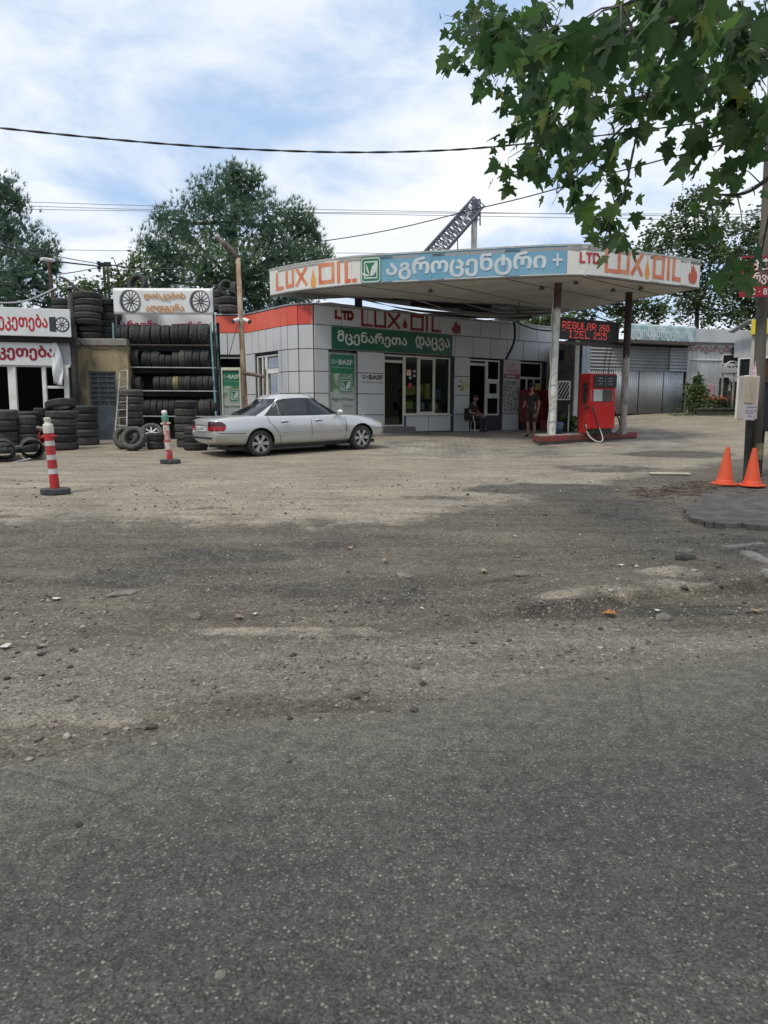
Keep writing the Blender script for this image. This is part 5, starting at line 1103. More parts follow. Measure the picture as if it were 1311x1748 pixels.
# ------------------------------------------------------------------ stacks on the ground
YG = 18.7
stack(70, 122, 766, 686, 6, 18.0, 'stack behind the front bollard', m=(0, 0, 1), tilt_top=R(-14), jit=.03)
stack(114, 161, 757, 690, 5, 19.6, 'stack against the yellow wall by the grey door', m=(0, 0, 1))
stack(17, 58, 760, 701, 4, 19.3, 'stack under the workshop window behind the black pipes', m=(0, 0)); stack(56, 82, 760, 698, 4, 19.9, 'half hidden stack under the workshop window', m=(0, 0))
stack(-18, 24, 780, 706, 4, 17.2, 'stack cut by the left picture edge', m=(0, 1)); stack(22, 56, 776, 714, 4, 17.5, 'second stack in behind the black pipes', m=(0, 0, 1))
stack(199, 240, 758, 661, 8, 18.9, 'tall stack by the ladder', m=(1, 0, 1)); stack(247, 277, 767, 740, 2, 18.3, 'low stack topped by a rimmed wheel', m=(1, 0))
stack(295, 335, 764, 685, 6, 18.8, 'rack side stack behind the leaning bollard', m=(1, 1, 0)); stack(309, 352, 771, 731, 3, 18.0, 'low stack behind the silver saloon', m=(1, 0))
q = P(209, 762, 18.25); tyre((q.x, 18.5, gz(q.x, 18.4) + .29), .62, .2, (R(68), 0, R(14)), 'dusty tyre leaning behind the larger one at the foot of the ladder', 'tyres piled up in the tyre yard', 'rib', 1)
q = P(226, 765, 18.0); tyre((q.x, 18.12, gz(q.x, 18.1) + .295), .64, .22, (R(63), 0, R(-6)), 'dusty tyre with a wide open hole leaning at the front of the rack', 'tyres piled up in the tyre yard', 'rib', 1)
def rim_mesh(parent, r, m, d=.06, spokes=7, R_hub=.16):
    mb = MB(); mb.lathe([(r, -.09), (r, d), (r * .94, d), (r * .9, d - .03), (r * .9, -.09)], 28)
    mb.lathe([(r * .22, -.02), (r * .22, d - .01), (r * .12, d + .004), (.001, d + .004)], 18)
    for k in range(spokes):
        t = 2 * math.pi * k / spokes; e = Vector((math.cos(t), math.sin(t), 0)); mb.bar(e * r * .15 + Vector((0, 0, d - .02)), e * r * .95 + Vector((0, 0, d - .012)), r * .2, .03, up=(0, 0, 1))
    return mb.build('rim', m, parent, smooth=False, bevel=.004)
alloy = mat('dull alloy', (.42, .42, .41), (.3, .3, .29), scale=6, rough=.4, metal=.7)
q = P(261, 740, 18.7); wr = empty('wheel', (q.x - .05, 18.75, q.z + .0), 0, 'wheel with a dull alloy rim lying tilted on the low stack', 'wheel'); wr.rotation_euler = (R(52), R(8), R(10))
o = bpy.data.objects.new('tyre', TM[('rib', 1)]); COL.objects.link(o); o.scale = (.29, .29, .34); o.parent = wr; rim_mesh(wr, .185, alloy)
q = P(66, 762, 18.3); wr = empty('wheel', (q.x, 18.3, gz(q.x, 18.3) + .31), 0, 'small wheel with a red hub and pale sidewall standing behind the front post', 'wheel'); wr.rotation_euler = (R(80), R(0), R(28))
o = bpy.data.objects.new('tyre', TM[('rib', 0)]); COL.objects.link(o); o.scale = (.31, .31, .3); o.parent = wr
MB().lathe([(.2, .07), (.25, .095), (.29, .09), (.29, .094), (.24, .1), (.19, .075)], 24, closed=True).build('sidewall', mat('pale sidewall', (.4, .33, .28), rough=.7), wr); rim_mesh(wr, .19, mat('red hub paint', (.42, .04, .03), (.3, .08, .06), scale=6, rough=.5), spokes=5)
# black pipes and rail at the left edge
pm = mat('black drain pipe', (.022, .022, .023), (.05, .05, .05), scale=5, rough=.5)
for (ax, ay, Y), lb in (((8, 795, 15.3), 'black plastic pipe, end on at the picture edge'), ((57, 786, 15.7), 'black plastic pipe lying beside it under the rail')):
    c = P(ax, ay, Y); z = gz(c.x, Y) + .235; t = empty('drain_pipe', (c.x, Y, gz(c.x, Y)), 0, lb, 'pipe')
    M = Matrix.Translation((c.x, Y, z)) @ Matrix.Rotation(R(-62), 4, 'Z') @ Matrix.Rotation(R(90), 4, 'Y')
    mb = MB(); mb.lathe([(.23, 0), (.235, 0), (.24, .04), (.225, .06), (.225, -1.6), (.2, -1.6), (.2, 0)], 28, M, closed=True); bld(mb, 'barrel', pm, t, smooth=True, auto=40)
rl = empty('crash_rail', P(20, 770, 15.5), 0, 'black metal rail lying across the tops of the pipes', 'rail')
pts = [P(-20, 766, 15.2), P(10, 765, 15.4), P(40, 762, 15.7), P(60, 757, 15.9)]
mb = MB(); 
for a, b in zip(pts, pts[1:]): mb.bar(a, b, .32, .05)
bld(mb, 'beam', mat('black rail paint', (.05, .055, .055), (.12, .13, .13), scale=6, rough=.5), rl)
bld(MB().tube([P(20, 790, 15.25), P(52, 783, 15.5)], .018, 6), 'strap', steel, rl)
# step ladder
ld = empty('ladder', P(205, 760, 18.9), 0, 'narrow white metal ladder leaning on the rack beside the tall tyre stack', 'ladder')
A0, A1 = P(195, 760, 18.6), P(205, 637, 19.3); B0, B1 = P(216, 762, 18.4), P(218, 634, 19.2)
lm = mat('ladder aluminium', (.4, .39, .35), (.25, .24, .22), scale=6, rough=.5)
o = bld(MB().tube([A0, A1], .02, 6), 'rail', lm, ld); o = bld(MB().tube([B0, B1, B1 + Vector((-.04, .05, .03)), A1 + Vector((.02, 0, .05)), A1], .02, 6), 'rail', lm, ld)
for k in range(9): t = (k + .6) / 9.5; bld(MB().bar(A0.lerp(A1, t), B0.lerp(B1, t), .04, .02), 'rung', lm, ld)
# ------------------------------------------------------------------ tyre on the banner and tyres on the red roof
q = P(235, 486, 22.5); tyre((q.x, 22.5, q.z), .66, .2, (R(78), 0, R(-20)), 'tyre standing on top above the left printed wheel of the banner', 'tyres piled up in the tyre yard', 'rib', 0)
zr = 5.02
for i, (px0, px1, py, Y, rot, dia, wd, lb) in enumerate(((374, 407, 528, 26.9, (0, 0, 1), .74, .27, 'tyre lying lowest on the red roof beside the pole'), (374, 406, 514, 26.9, (0.02, 0, 2), .72, .26, 'tyre lying on the lowest one on the red roof'), (364, 382, 526, 27.6, (0, 0, 0), .6, .25, 'tyre at the back of the red roof pile, lowest left'), (364, 382, 515, 27.6, (.03, 0, 0), .6, .25, 'tyre at the back of the red roof pile, middle left'), (364, 384, 503, 27.6, (0, 0.03, 0), .62, .27, 'tyre at the back of the red roof pile, upper left'), (378, 396, 493, 27.1, (R(80), 0, R(35)), .66, .2, 'tyre standing upright on the red roof pile'), (393, 409, 495, 27.2, (R(88), 0, R(80)), .6, .2, 'tyre standing edge on at the right of the red roof pile'))):
    c = P((px0 + px1) / 2, py, Y); tyre((c.x, Y, c.z), dia, wd, rot, lb, 'tyres piled up in the tyre yard', 'rib', (1, 0, 0, 1, 0, 0, 1)[i])
# ================================================================== RIGHT SIDE OF THE YARD
corr = mat('corrugated zinc', (.33, .35, .37), (.22, .235, .25), scale=1.2, rough=.5, metal=.25, lo=.4, hi=.7, detail=7, stretch=(1, 1, .4))
corr2 = mat('dull corrugated zinc', (.2, .21, .215), (.3, .31, .31), scale=1.0, rough=.55, metal=.2, lo=.4, hi=.7, detail=7)
corrblue = mat('bluish zinc sheet', (.28, .32, .37), (.2, .23, .27), scale=1.4, rough=.5, metal=.2, detail=7)
def corrugated(W_, s0, s1, z0, z1, d, m, name, root, vertical=True, pitch=.11, amp=.022):
    mb = MB(); n = int(((s1 - s0) if vertical else (z1 - z0)) / pitch * 6)
    v = []
    for i in range(n + 1):
        t = i / n; a = amp * math.sin(2 * math.pi * i / 6)
        if vertical: s = s0 + (s1 - s0) * t; v += [W_.pt(s, z0, d + a), W_.pt(s, z1, d + a)]
        else: z = z0 + (z1 - z0) * t; v += [W_.pt(s0, z, d + a), W_.pt(s1, z, d + a)]
    mb.add(v, [(2 * i, 2 * i + 2, 2 * i + 3, 2 * i + 1) for i in range(n)])
    o = mb.build(name, m, None, smooth=True); so = o.modifiers.new('thickness', 'SOLIDIFY'); so.thickness = .006
    return rel(o, root) if root else o
C = Wall(P(990, 640, 32.4)[:2], P(1172, 640, 34.6)[:2])
def sC(px, py=640): return C.at(px, py)[0]
def zC(py, px=1120): return C.at(px, py)[1]
fz = empty('sheet_metal_shed', C.pt(3, zC(707)), 0, 'shed walled with corrugated zinc sheets under a pale lettered banner', 'shed')
zb_, zm_, zt_ = zC(706), zC(632), zC(590)
for i, (a, b, m) in enumerate(((1003, 1046, corr2), (1047, 1090, corr), (1091, 1132, corr), (1132.5, 1166, corrblue))): corrugated(C, sC(a), sC(b), zb_, zm_ - .03 + .04 * (i == 3), .03 + .012 * (i % 2), m, 'wall_sheet', fz)
for a, b, m, d in ((1006, 1142, corr2, .03), (1140, 1170, corr, .06)): corrugated(C, sC(a), sC(b), zm_ - .05, zt_ - .05, d, m, 'upper_sheet', fz, False, pitch=.15, amp=.028)
for a, b in ((991, 999), (999.5, 1008)):
    mb = MB(); C.box(mb, sC(a), sC(b), zb_, zC(588, 1000), -.02, .02); bld(mb, 'side_sheet', corrblue, fz)
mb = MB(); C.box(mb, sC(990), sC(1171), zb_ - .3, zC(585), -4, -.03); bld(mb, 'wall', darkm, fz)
mb = MB(); C.box(mb, sC(1040), sC(1171), zC(589), zC(583.5), -.2, .5); bld(mb, 'eaves', rail, fz)
cwb = empty('banner', C.pt(5, zC(586), .4), 0, 'rippled pale blue and white banner with big Georgian lettering along the zinc shed', 'banner')
bann = mat('pale blue banner', (.5, .58, .6), (.3, .5, .53), scale=.7, rough=.5, lo=.45, hi=.62)
cloth(C, sC(1058), sC(1171.5), zC(585), zC(556.5), .42, 'printed_sheet', bann, cwb, nx=48, amp=.07, seed=2)
def put_px(txt, W_, x0, x1, y0, y1, d, m, root, bold=.03, pxm=None):
    o = put(text_geo(txt, bold), W_, W_.at(x0, y0)[0], W_.at(x1, y0)[0], W_.at(pxm or (x0 + x1) / 2, y1)[1], W_.at(pxm or (x0 + x1) / 2, y0)[1], d, m, None)
    return rel(o, root)
put_px('ავტოსამრეცხაო', C, 1059, 1164, 561, 583, .49, mat('white banner print', (.66, .7, .7), (.5, .6, .62), scale=3, rough=.5), cwb, .02)
# toilet building
T = Wall(P(1171, 640, 34.6)[:2], P(1270, 640, 35.4)[:2])
def sT(px, py=640): return T.at(px, py)[0]
def zT(py, px=1215): return T.at(px, py)[1]
tb = empty('toilet_block', T.pt(1.4, zT(706)), 0, 'low building of pale grey boards with faded red lettering beside the zinc shed', 'building')
bw = mat('pale grey boards', (.5, .51, .52), (.4, .41, .42), scale=1.5, rough=.6, detail=7, stretch=(1, 1, .4))
mb = MB(); xs_ = [T.L * i / 13 for i in range(14)]; w1s, w1e, w1z0, w1z1 = sT(1231), sT(1256), zT(620), zT(606); w2s, w2e, w2z0, w2z1 = sT(1238), sT(1258), zT(634), zT(624.5)
for a, b in zip(xs_, xs_[1:]):
    T.box(mb, a + .006, b - .006, zT(708), zT(585), 0, .03 + rnd.uniform(0, .006))
bld(mb, 'cladding', bw, tb)
mb = MB(); T.box(mb, 0, T.L, zT(712), zT(564), -3, -.002); bld(mb, 'wall', mat('board backing', (.1, .1, .1), rough=.9), tb)
mb = MB(); T.box(mb, -.02, T.L + .05, zT(585.5), zT(563), -.1, .25); bld(mb, 'fascia', mat('grey metal fascia', (.5, .51, .52), (.42, .43, .44), scale=1.2, rough=.5), tb, bevel=.01)
for nm, (a, b, c, d) in (('window', (w1s, w1e, w1z0, w1z1)), ('window', (w2s, w2e, w2z0, w2z1)), ('window', (sT(1182), sT(1192), zT(653), zT(643)))):
    mb = MB(); k = .05 if b - a > .4 else .09
    for q in ((a - k, a, c - k, d + k), (b, b + k, c - k, d + k), (a, b, d, d + k), (a, b, c - k, c)): T.box(mb, *q, .03, .075)
    f = bld(mb, nm, white, tb); mb = MB(); T.box(mb, a, b, c, d, .037, .05); p = mb.build('pane', mat('black window pane', (.02, .022, .025), rough=.15)); p.parent = f
mb = MB(); pts = [T.pt((w2s + w2e) / 2 + (w2e - w2s) * .78 * math.cos(R(180 - 15 * i)), w2z0 - .05 + .55 * math.sin(R(15 * i)), .06) for i in range(13)]; bld(mb.tube(pts, .035, 6), 'arch', white, tb)
mb = MB(); T.box(mb, sT(1175), sT(1230), zT(615.5), zT(613.5), .03, .08); bld(mb, 'ledge', white, tb)
put_px('პირფარეშო', T, 1172.5, 1254, 590, 604, .045, mat('faded red paint', (.24, .07, .07), (.35, .2, .2), scale=6, rough=.7), tb, .02)
mb = MB(); T.box(mb, sT(1208.5), sT(1219), zT(683), zT(656), .05, .1); tag(mb.build('hanging_mat', mat('pink towel', (.62, .36, .42), (.55, .28, .35), scale=6, rough=.9), bevel=.02), 'pink towel hanging on the pale boards above the flowers', 'towel')
q = P(1262, 598, 35.0); fl = MB().box(q.x - .35, q.x + .35, 34.7, 35.1, q.z - .15, q.z + .15); tag(fl.build('flood_lamp', blackm, bevel=.04), 'black lamp box under the eaves at the end of the pale boards', 'lamp')
# lean-to stall with a corrugated roof and clutter
LN = Wall(P(1229, 660, 33.4)[:2], P(1290, 660, 33.0)[:2])
def sL(px, py=660): return LN.at(px, py)[0]
def zL(py, px=1255): return LN.at(px, py)[1]
zlg = gz(LN.A.x + .8, 33.4)
ln = empty('lean_to', LN.pt(.8, zlg), 0, 'small lean-to with a ragged corrugated roof over dark clutter', 'lean-to')
corrugated(LN, sL(1228), sL(1292), zL(638), zL(637.9) + .012, 0, corr2, 'roof_edge', ln)
mb = MB(); n = 40; v = []
for i in range(n + 1):
    s = sL(1228) + (sL(1292) - sL(1228)) * i / n; a = .04 * math.sin(i * 1.57)
    v += [LN.pt(s, zL(636) + a, .2), LN.pt(s, zL(634) + a + .25, -1.2)]
o = bld(mb.add(v, [(2 * i, 2 * i + 2, 2 * i + 3, 2 * i + 1) for i in range(n)]), 'roof', corr2, ln); o.modifiers.new('thickness', 'SOLIDIFY').thickness = .02
for px in (1232, 1251, 1262, 1288): mb = MB(); mb.bar(LN.pt(sL(px), zlg - .1, .1), LN.pt(sL(px), zL(637), .1), .07); bld(mb, 'post', mat('grey timber post', (.25, .23, .2), (.4, .38, .35), scale=5, rough=.8), ln)
crnd = random.Random(9)
ccol = [(.03, .03, .03), (.05, .045, .04), (.4, .38, .35), (.12, .08, .05), (.3, .3, .32), (.5, .5, .47), (.18, .06, .05)]
kinds = [('cabinet', 'dark cabinet'), ('crate', 'stained crate'), ('box', 'carton box'), ('bag', 'bulging bag')]
spots = [(1237, 704, 10, 62, 0), (1246, 704, 9, 40, 1), (1256, 703, 8, 55, 0), (1267, 704, 12, 26, 2), (1277, 703, 9, 44, 4), (1242, 664, 9, 16, 5), (1271, 676, 10, 12, 2), (1268, 700, 8, 12, 6), (1280, 706, 9, 16, 3)]
lab = ['tall black cabinet at the left post of the lean-to', 'dark brown crate leaning beside the black cabinet under the lean-to', 'narrow black cabinet in the middle of the lean-to', 'pale carton standing low between the two right posts', 'grey box upright by the last post of the lean-to', 'white carton balanced on the clutter just under the lean-to roof', 'pale carton on top of the low one in the lean-to', 'small dark red crate low in front of the cartons', 'brown crate in front of the last post of the lean-to']
for i, ((px, py, wpx, hpx, ci), lb) in enumerate(zip(spots, lab)):
    wd = wpx / FPX * 33; h = hpx / FPX * 33; c = LN.pt(sL(px), 0, -.25 if hpx > 30 else (.05 if i not in (5, 6) else -.3)); z = zlg if i not in (5, 6) else zL(py)
    mb = MB(); M = Matrix.Translation((c.x, c.y, z)) @ Matrix.Rotation(crnd.uniform(-.25, .25), 4, 'Z'); mb.box(-wd / 2, wd / 2, -.2, .2, 0, h, M); mb.box(-wd / 2 - .01, wd / 2 + .01, -.21, .21, h * .82, h * .9, M)
    nm = lb.split()[1] if False else ('cabinet' if 'cabinet' in lb else 'crate' if 'crate' in lb else 'carton' if 'carton' in lb else 'box')
    tag(mb.build('storage_' + nm if nm == 'box' else nm, mat('clutter %d' % ci, ccol[ci], tuple(x * .6 + .02 for x in ccol[ci]), scale=5, rough=.8), bevel=.015), lb, nm)
# building with the yellow fascia
Yw = Wall(P(1279, 640, 30.5)[:2], P(1420, 640, 29.0)[:2])
def sY(px, py=640): return Yw.at(px, py)[0]
def zY(py, px=1295): return Yw.at(px, py)[1]
yw = empty('kiosk', Yw.pt(2, zY(712)), 0, 'pale kiosk with a bright yellow fascia behind the utility pole', 'kiosk')
yz = gz(Yw.A.x + 1, 30)
mb = MB(); Yw.box(mb, 0, sY(1294), yz - .2, zY(571), -3, 0); Yw.box(mb, sY(1294), Yw.L, yz - .2, zY(660), -.3, -.001); Yw.box(mb, sY(1294), Yw.L, zY(612), zY(571), -3, -.001); Yw.box(mb, sY(1294), Yw.L, zY(660), zY(612), -3, -2.8); bld(mb, 'wall', mat('pale grey kiosk wall', (.42, .4, .36), (.34, .32, .29), scale=1.2, rough=.8), yw)
mb = MB(); Yw.box(mb, -.05, Yw.L, zY(571), zY(545.5), -.1, .15); bld(mb, 'fascia', mat('yellow fascia', (.68, .55, .03), (.6, .47, .03), scale=2, rough=.45), yw, bevel=.01)
mb = MB(); Yw.box(mb, sY(1294), Yw.L, zY(659), zY(654), -.04, .04); Yw.box(mb, sY(1294), Yw.L, zY(612), zY(609), -.04, .04); fr_ = bld(mb, 'window_frame', white, yw)
mb = MB(); Yw.box(mb, sY(1294), Yw.L, zY(654), zY(612), -.03, -.02); p = mb.build('pane', mat('brown reflecting pane', (.09, .05, .035), (.04, .03, .025), scale=3, rough=.12)); p.parent = fr_
dw = Wall(P(1259, 640, 31.4)[:2], P(1282, 640, 30.9)[:2]); zd = lambda py: dw.at(1270, py)[1]
mb = MB(); dw.box(mb, 0, dw.L, gz(dw.A.x, 31) - .1, zd(642), -.1, 0); dw.box(mb, 0, .07, zd(642), zd(610), -.05, .03); dw.box(mb, dw.L - .07, dw.L, zd(642), zd(610), -.05, .03); dw.box(mb, .07, dw.L - .07, zd(613), zd(610), -.05, .028); bld(mb, 'porch', white, yw)
mb = MB(); dw.box(mb, .08, dw.L - .08, zd(641), zd(613), -.03, -.02); bld(mb, 'porch_pane', mat('black window pane', (.02, .02, .02)), yw)
mb = MB(); dw.box(mb, -.3, dw.L, zd(609), zd(566), -.6, -.12); bld(mb, 'rear_wall', bw, yw)
mb = MB(); mb.bar(P(1248, 567, 31.5), P(1283, 546, 30.6), .3, .07); bld(mb, 'roof_edge', corr2, yw)
# plank shed between shop and zinc shed
S_ = Wall(P(948, 640, 31.6)[:2], P(986, 640, 27.8)[:2])
def sS_(px): return S_.at(px, 640)[0]
def zS_(py, px): return S_.at(px, py)[1]
zsb = gz(S_.A.x + 1, 28.5)
sh = empty('plank_shed', S_.pt(1, zsb), 0, 'weathered grey plank shed wall seen behind the whitewashed canopy column', 'shed')
plank = mat('weathered plank', (.3, .28, .25), (.17, .16, .145), scale=2, rough=.85, stretch=(3, 3, .35), detail=7, lo=.4, hi=.65)
mb = MB(); n = 17; ztop = zS_(584, 984)
for i in range(n):
    a, b = S_.L * i / n, S_.L * (i + 1) / n; S_.box(mb, a + .008, b - .008, zsb - .1, ztop + rnd.uniform(-.05, .03), 0, .025 + rnd.uniform(0, .012))
bld(mb, 'plank_wall', plank, sh)
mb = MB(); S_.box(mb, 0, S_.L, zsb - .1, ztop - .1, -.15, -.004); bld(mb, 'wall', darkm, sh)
mb = MB(); mb.bar(S_.pt(S_.L, zsb - .1, .05), S_.pt(S_.L, ztop + .05, .05), .16, .12); bld(mb, 'corner_post', white, sh, bevel=.01)
mb = MB(); mb.bar(S_.pt(.6, zS_(634, 960), .06), S_.pt(S_.L, zS_(622, 983), .06), .04, .08); bld(mb, 'brace', plank, sh)
mb = MB(); S_.box(mb, sS_(956), sS_(963), zS_(615, 960), zS_(598, 960), .03, .06); bld(mb, 'window', darkm, sh)
mb = MB(); mb.bar(S_.pt(.2, ztop + .05, .1), S_.pt(S_.L, ztop + .1, .1), .3, .06); bld(mb, 'roof_edge', corr2, sh)
# red steel cabinets beside the right door
def cabinet(s0, s1, z0, z1, d0, d1, label):
    r = empty('steel_cabinet', F.pt((s0 + s1) / 2, z0, d1), 0, label, 'cabinet')
    cm = mat('dull red steel', (.24, .03, .035), (.18, .028, .03), scale=2.5, rough=.5)
    mb = MB(); F.box(mb, s0, s1, z0, z1, d0, d1); bld(mb, 'body', cm, r, bevel=.012)
    mb = MB(); F.box(mb, s0 + .04, s1 - .04, z0 + .06, z1 - .1, d1, d1 + .02); bld(mb, 'door', cm, r, bevel=.008)
    mb = MB(); F.box(mb, s0 - .015, s1 + .015, z1, z1 + .04, d0, d1 + .03); bld(mb, 'lid', mat('bright red lid', (.4, .025, .03), rough=.45), r, bevel=.008)
    mb = MB(); F.box(mb, s1 - .1, s1 - .07, (z0 + z1) / 2 - .06, (z0 + z1) / 2 + .08, d1 + .02, d1 + .04); bld(mb, 'handle', steel, r)
    return r
sD = lambda px: F.at(px, 700)[0]
cabinet(9.72, 10.42, 1.02, 2.3, .15, .62, 'dull red steel cabinet, left one of the pair behind the standing man'); cabinet(10.5, 11.28, 1.02, 2.3, .15, .62, 'dull red steel cabinet, right one of the pair behind the standing man')
mb = MB(); F.box(mb, 9.75, 11.25, .7, 1.0, .2, .6); tag(mb.build('cabinet_stand', blackm, bevel=.01), 'black low stand carrying the two red steel cabinets', 'stand')
q = Z = None
mb = MB(); F.box(mb, 10.3, 11.75, .7, 1.08, .75, 1.1); F.box(mb, 10.28, 11.77, 1.08, 1.11, .73, 1.12); tag(mb.build('low_chest', mat('faded red chest', (.28, .05, .055), (.22, .04, .045), scale=2, rough=.6), bevel=.01), 'long low faded red chest on the pavement behind the standing man', 'chest')
mb = MB(); F.box(mb, 10.45, 10.75, 2.26, 2.62, .3, .33); tag(mb.build('paper_sheet', mat('yellow paper', (.62, .52, .22), (.55, .44, .16), scale=7, rough=.8)), 'pale yellow paper propped on the red cabinets by the cap', 'paper')
# white lattice stand and black hopper behind the whitewashed column
a = P(952, 651, 24.6); b = P(972, 682, 24.6)
lt = empty('lattice_stand', ((a.x + b.x) / 2, 24.6, .62), 0, 'white diagonal lattice frame on legs beside the whitewashed column', 'stand')
mb = MB()
for p0, p1 in (((a.x, a.z), (b.x, a.z)), ((b.x, a.z), (b.x, b.z)), ((b.x, b.z), (a.x, b.z)), ((a.x, b.z), (a.x, a.z))): mb.bar((p0[0], 24.6, p0[1]), (p1[0], 24.6, p1[1]), .035)
for k in range(-3, 5):
    x0 = a.x + (b.x - a.x) * k / 4.0; pts = []
    for i in range(41):
        t = i / 40; x = x0 + t * (b.x - a.x) * .75; z = b.z + t * (a.z - b.z)
        if a.x <= x <= b.x: pts.append((x, 24.6, z))
    if len(pts) > 2: mb.bar(pts[0], pts[-1], .02)
bld(mb, 'lattice', white, lt)
for x in (a.x, b.x): mb = MB(); mb.bar((x, 24.62, .6), (x, 24.62, a.z), .035); bld(mb, 'leg', white, lt)
mb = MB(); zt2, zb2 = b.z - .02, P(960, 701, 24.6).z; mb.prism([(a.x - .02, 24.35), (b.x + .06, 24.35), (b.x + .06, 24.55), (a.x - .02, 24.55)], zt2 - .04, zt2)
mb.add([(a.x, 24.36, zt2 - .04), (b.x + .04, 24.36, zt2 - .04), (b.x + .04, 24.54, zt2 - .04), (a.x, 24.54, zt2 - .04), (a.x + .0, 24.4, zb2), (a.x + .12, 24.4, zb2), (a.x + .12, 24.5, zb2), (a.x, 24.5, zb2)], [(0, 1, 5, 4), (1, 2, 6, 5), (2, 3, 7, 6), (3, 0, 4, 7), (4, 5, 6, 7)])
bld(mb, 'hopper', blackm, lt)
# ------------------------------------------------------------------ utility pole with sign, boxes; cones
PO = Vector((P(1287, 815, 12).x, 12.0, gz(P(1287, 815, 12).x, 12)))
up = empty('utility_pole', PO, 0, 'grey weathered utility pole at the kerb holding signs and a meter box', 'pole')
ptop = P(1318, 180, 12.2)
bld(MB().tube([PO - Vector((0, 0, .2)), P(1296, 640, 12.02), P(1304, 440, 12.08), ptop, P(1326, -60, 12.3)], [.095, .088, .08, .076, .072], 14), 'shaft', mat('weathered concrete pole', (.13, .115, .085), (.07, .065, .055), scale=2.2, rough=.85, stretch=(2, 2, .35), bump=.4, bscale=30), up, smooth=True)
bld(MB().bar(Vector((P(1274, 815, 11.95).x, 11.95, PO.z - .1)), P(1280, 690, 11.95), .075, .075), 'prop_post', mat('black prop', (.03, .028, .025), (.06, .055, .05), scale=5, rough=.8), up)
mb = MB(); 
for z in (.55, .42): mb.lathe([(.096, z), (.101, z + .08), (.096, z + .14)], 14, Matrix.Translation(PO + Vector((.012, 0, 0))))
bld(mb, 'painted_ring', mat('old yellow paint ring', (.25, .22, .1), (.12, .11, .08), scale=6, rough=.8), up)
a = P(1268, 642, 11.7); b = P(1288, 716, 11.7)
mbx = empty('meter_box', ((a.x + b.x) / 2, 11.75, b.z), 0, 'pale meter box covered with torn pink notices on the utility pole', 'meter box')
bld(MB().box(a.x, b.x, 11.62, 11.82, b.z, a.z), 'body', mat('pale beige steel box', (.46, .42, .36), (.38, .35, .3), scale=3, rough=.6), mbx, bevel=.012)
zq = lambda py: P(1277, py, 11.62).z
mb = MB(); mb.box(a.x + .01, b.x - .06, 11.611, 11.618, zq(688), zq(645)); bld(mb, 'door', mat('tan box door', (.42, .36, .26), (.36, .31, .23), scale=4, rough=.6), mbx)
note2 = mat('grey printed notice', (.5, .48, .5), (.35, .32, .36), scale=3, rough=.8)
pk = mat('pink torn notice', (.56, .4, .46), (.32, .15, .24), scale=14, rough=.8, lo=.5, hi=.58)
mb = MB(); v = [(a.x - .005, 11.606, zq(716)), (b.x - .05, 11.606, zq(717.5)), (b.x - .04, 11.606, zq(690)), (a.x, 11.606, zq(691))]; mb.add(v, [(0, 1, 2, 3)])
for py, w0, w1 in ((696, .2, .85), (702, .1, .9), (706, .15, .7), (711, .3, .6)): mb.add([(a.x + (b.x - a.x) * w0, 11.603, zq(py)), (a.x + (b.x - a.x) * w1, 11.603, zq(py)), (a.x + (b.x - a.x) * w1, 11.603, zq(py - 1.8)), (a.x + (b.x - a.x) * w0, 11.603, zq(py - 1.8))], [(0, 1, 2, 3)], 1)
bld(mb, 'notice', [note2, mat('grey print lines', (.22, .2, .24), rough=.8)], mbx)
mb = MB(); v = [P(1281, 650, 11.6), P(1287, 718, 11.6), P(1291, 690, 11.62), P(1292, 640, 11.64), P(1290, 617, 11.7), P(1284, 632, 11.66)]; mb.add(v, [(0, 1, 2, 3, 4, 5)]); o = bld(mb, 'notice', pk, mbx); o['label'] = 'pink torn notice'; o.modifiers.new('thickness', 'SOLIDIFY').thickness = .004
c = P(1313, 695, 12.9)
bb = empty('equipment_cabinet', (c.x, 12.9, PO.z), 0, 'big black cabinet behind the utility pole at the picture edge', 'cabinet')
bld(MB().box(c.x - .2, c.x + .75, 12.7, 13.2, P(1300, 736, 12.9).z, P(1300, 655, 12.9).z), 'body', blackm, bb, bevel=.02); bld(MB().box(c.x - .22, c.x + .77, 12.68, 13.22, P(1300, 655, 12.9).z, P(1300, 651, 12.9).z), 'lid', mat('dark lid', (.05, .05, .05), rough=.6), bb, bevel=.01)
for x in (c.x - .1, c.x + .6): bld(MB().box(x, x + .06, 12.9, 12.96, PO.z - .1, P(1300, 736, 12.9).z), 'leg', blackm, bb)
# sign on the pole: white letters outlined in red on an open frame, red number strip
SG = Wall(P(1264, 470, 11.85)[:2], P(1345, 470, 11.75)[:2])
def sG(px, py=470): return SG.at(px, py)[0]
def zG(py): return SG.at(1290, py)[1]
ps = empty('pole_sign', SG.pt(.4, zG(507)), 0, 'white and red lettered sign with a red number strip high on the utility pole', 'sign')
reds = mat('sign red', (.3, .012, .02), (.24, .015, .02), scale=3, rough=.5)
mb = MB(); SG.box(mb, 0, SG.L, zG(507), zG(488), 0, .03); bld(mb, 'number_strip', reds, ps)
mb = MB(); SG.box(mb, 0, SG.L, zG(440), zG(437), 0, .03); SG.box(mb, 0, .03, zG(488), zG(440), 0, .029); SG.box(mb, SG.L - .03, SG.L, zG(488), zG(440), 0, .029); bld(mb, 'frame', reds, ps)
def sgtext(txt, x0, x1, y0, y1, bold):
    rel(put(text_geo(txt, bold + .05), SG, sG(x0) - .01, sG(x1) + .01, zG(y1) - .01, zG(y0) + .01, .012, reds, None), ps)
    rel(put(text_geo(txt, bold), SG, sG(x0), sG(x1), zG(y1), zG(y0), .02, mat('sign white', (.66, .6, .56), rough=.5), None), ps)
sgtext('ავტო', 1266, 1335, 441, 462, .03); sgtext('სერვისი', 1266, 1338, 465, 486, .025)
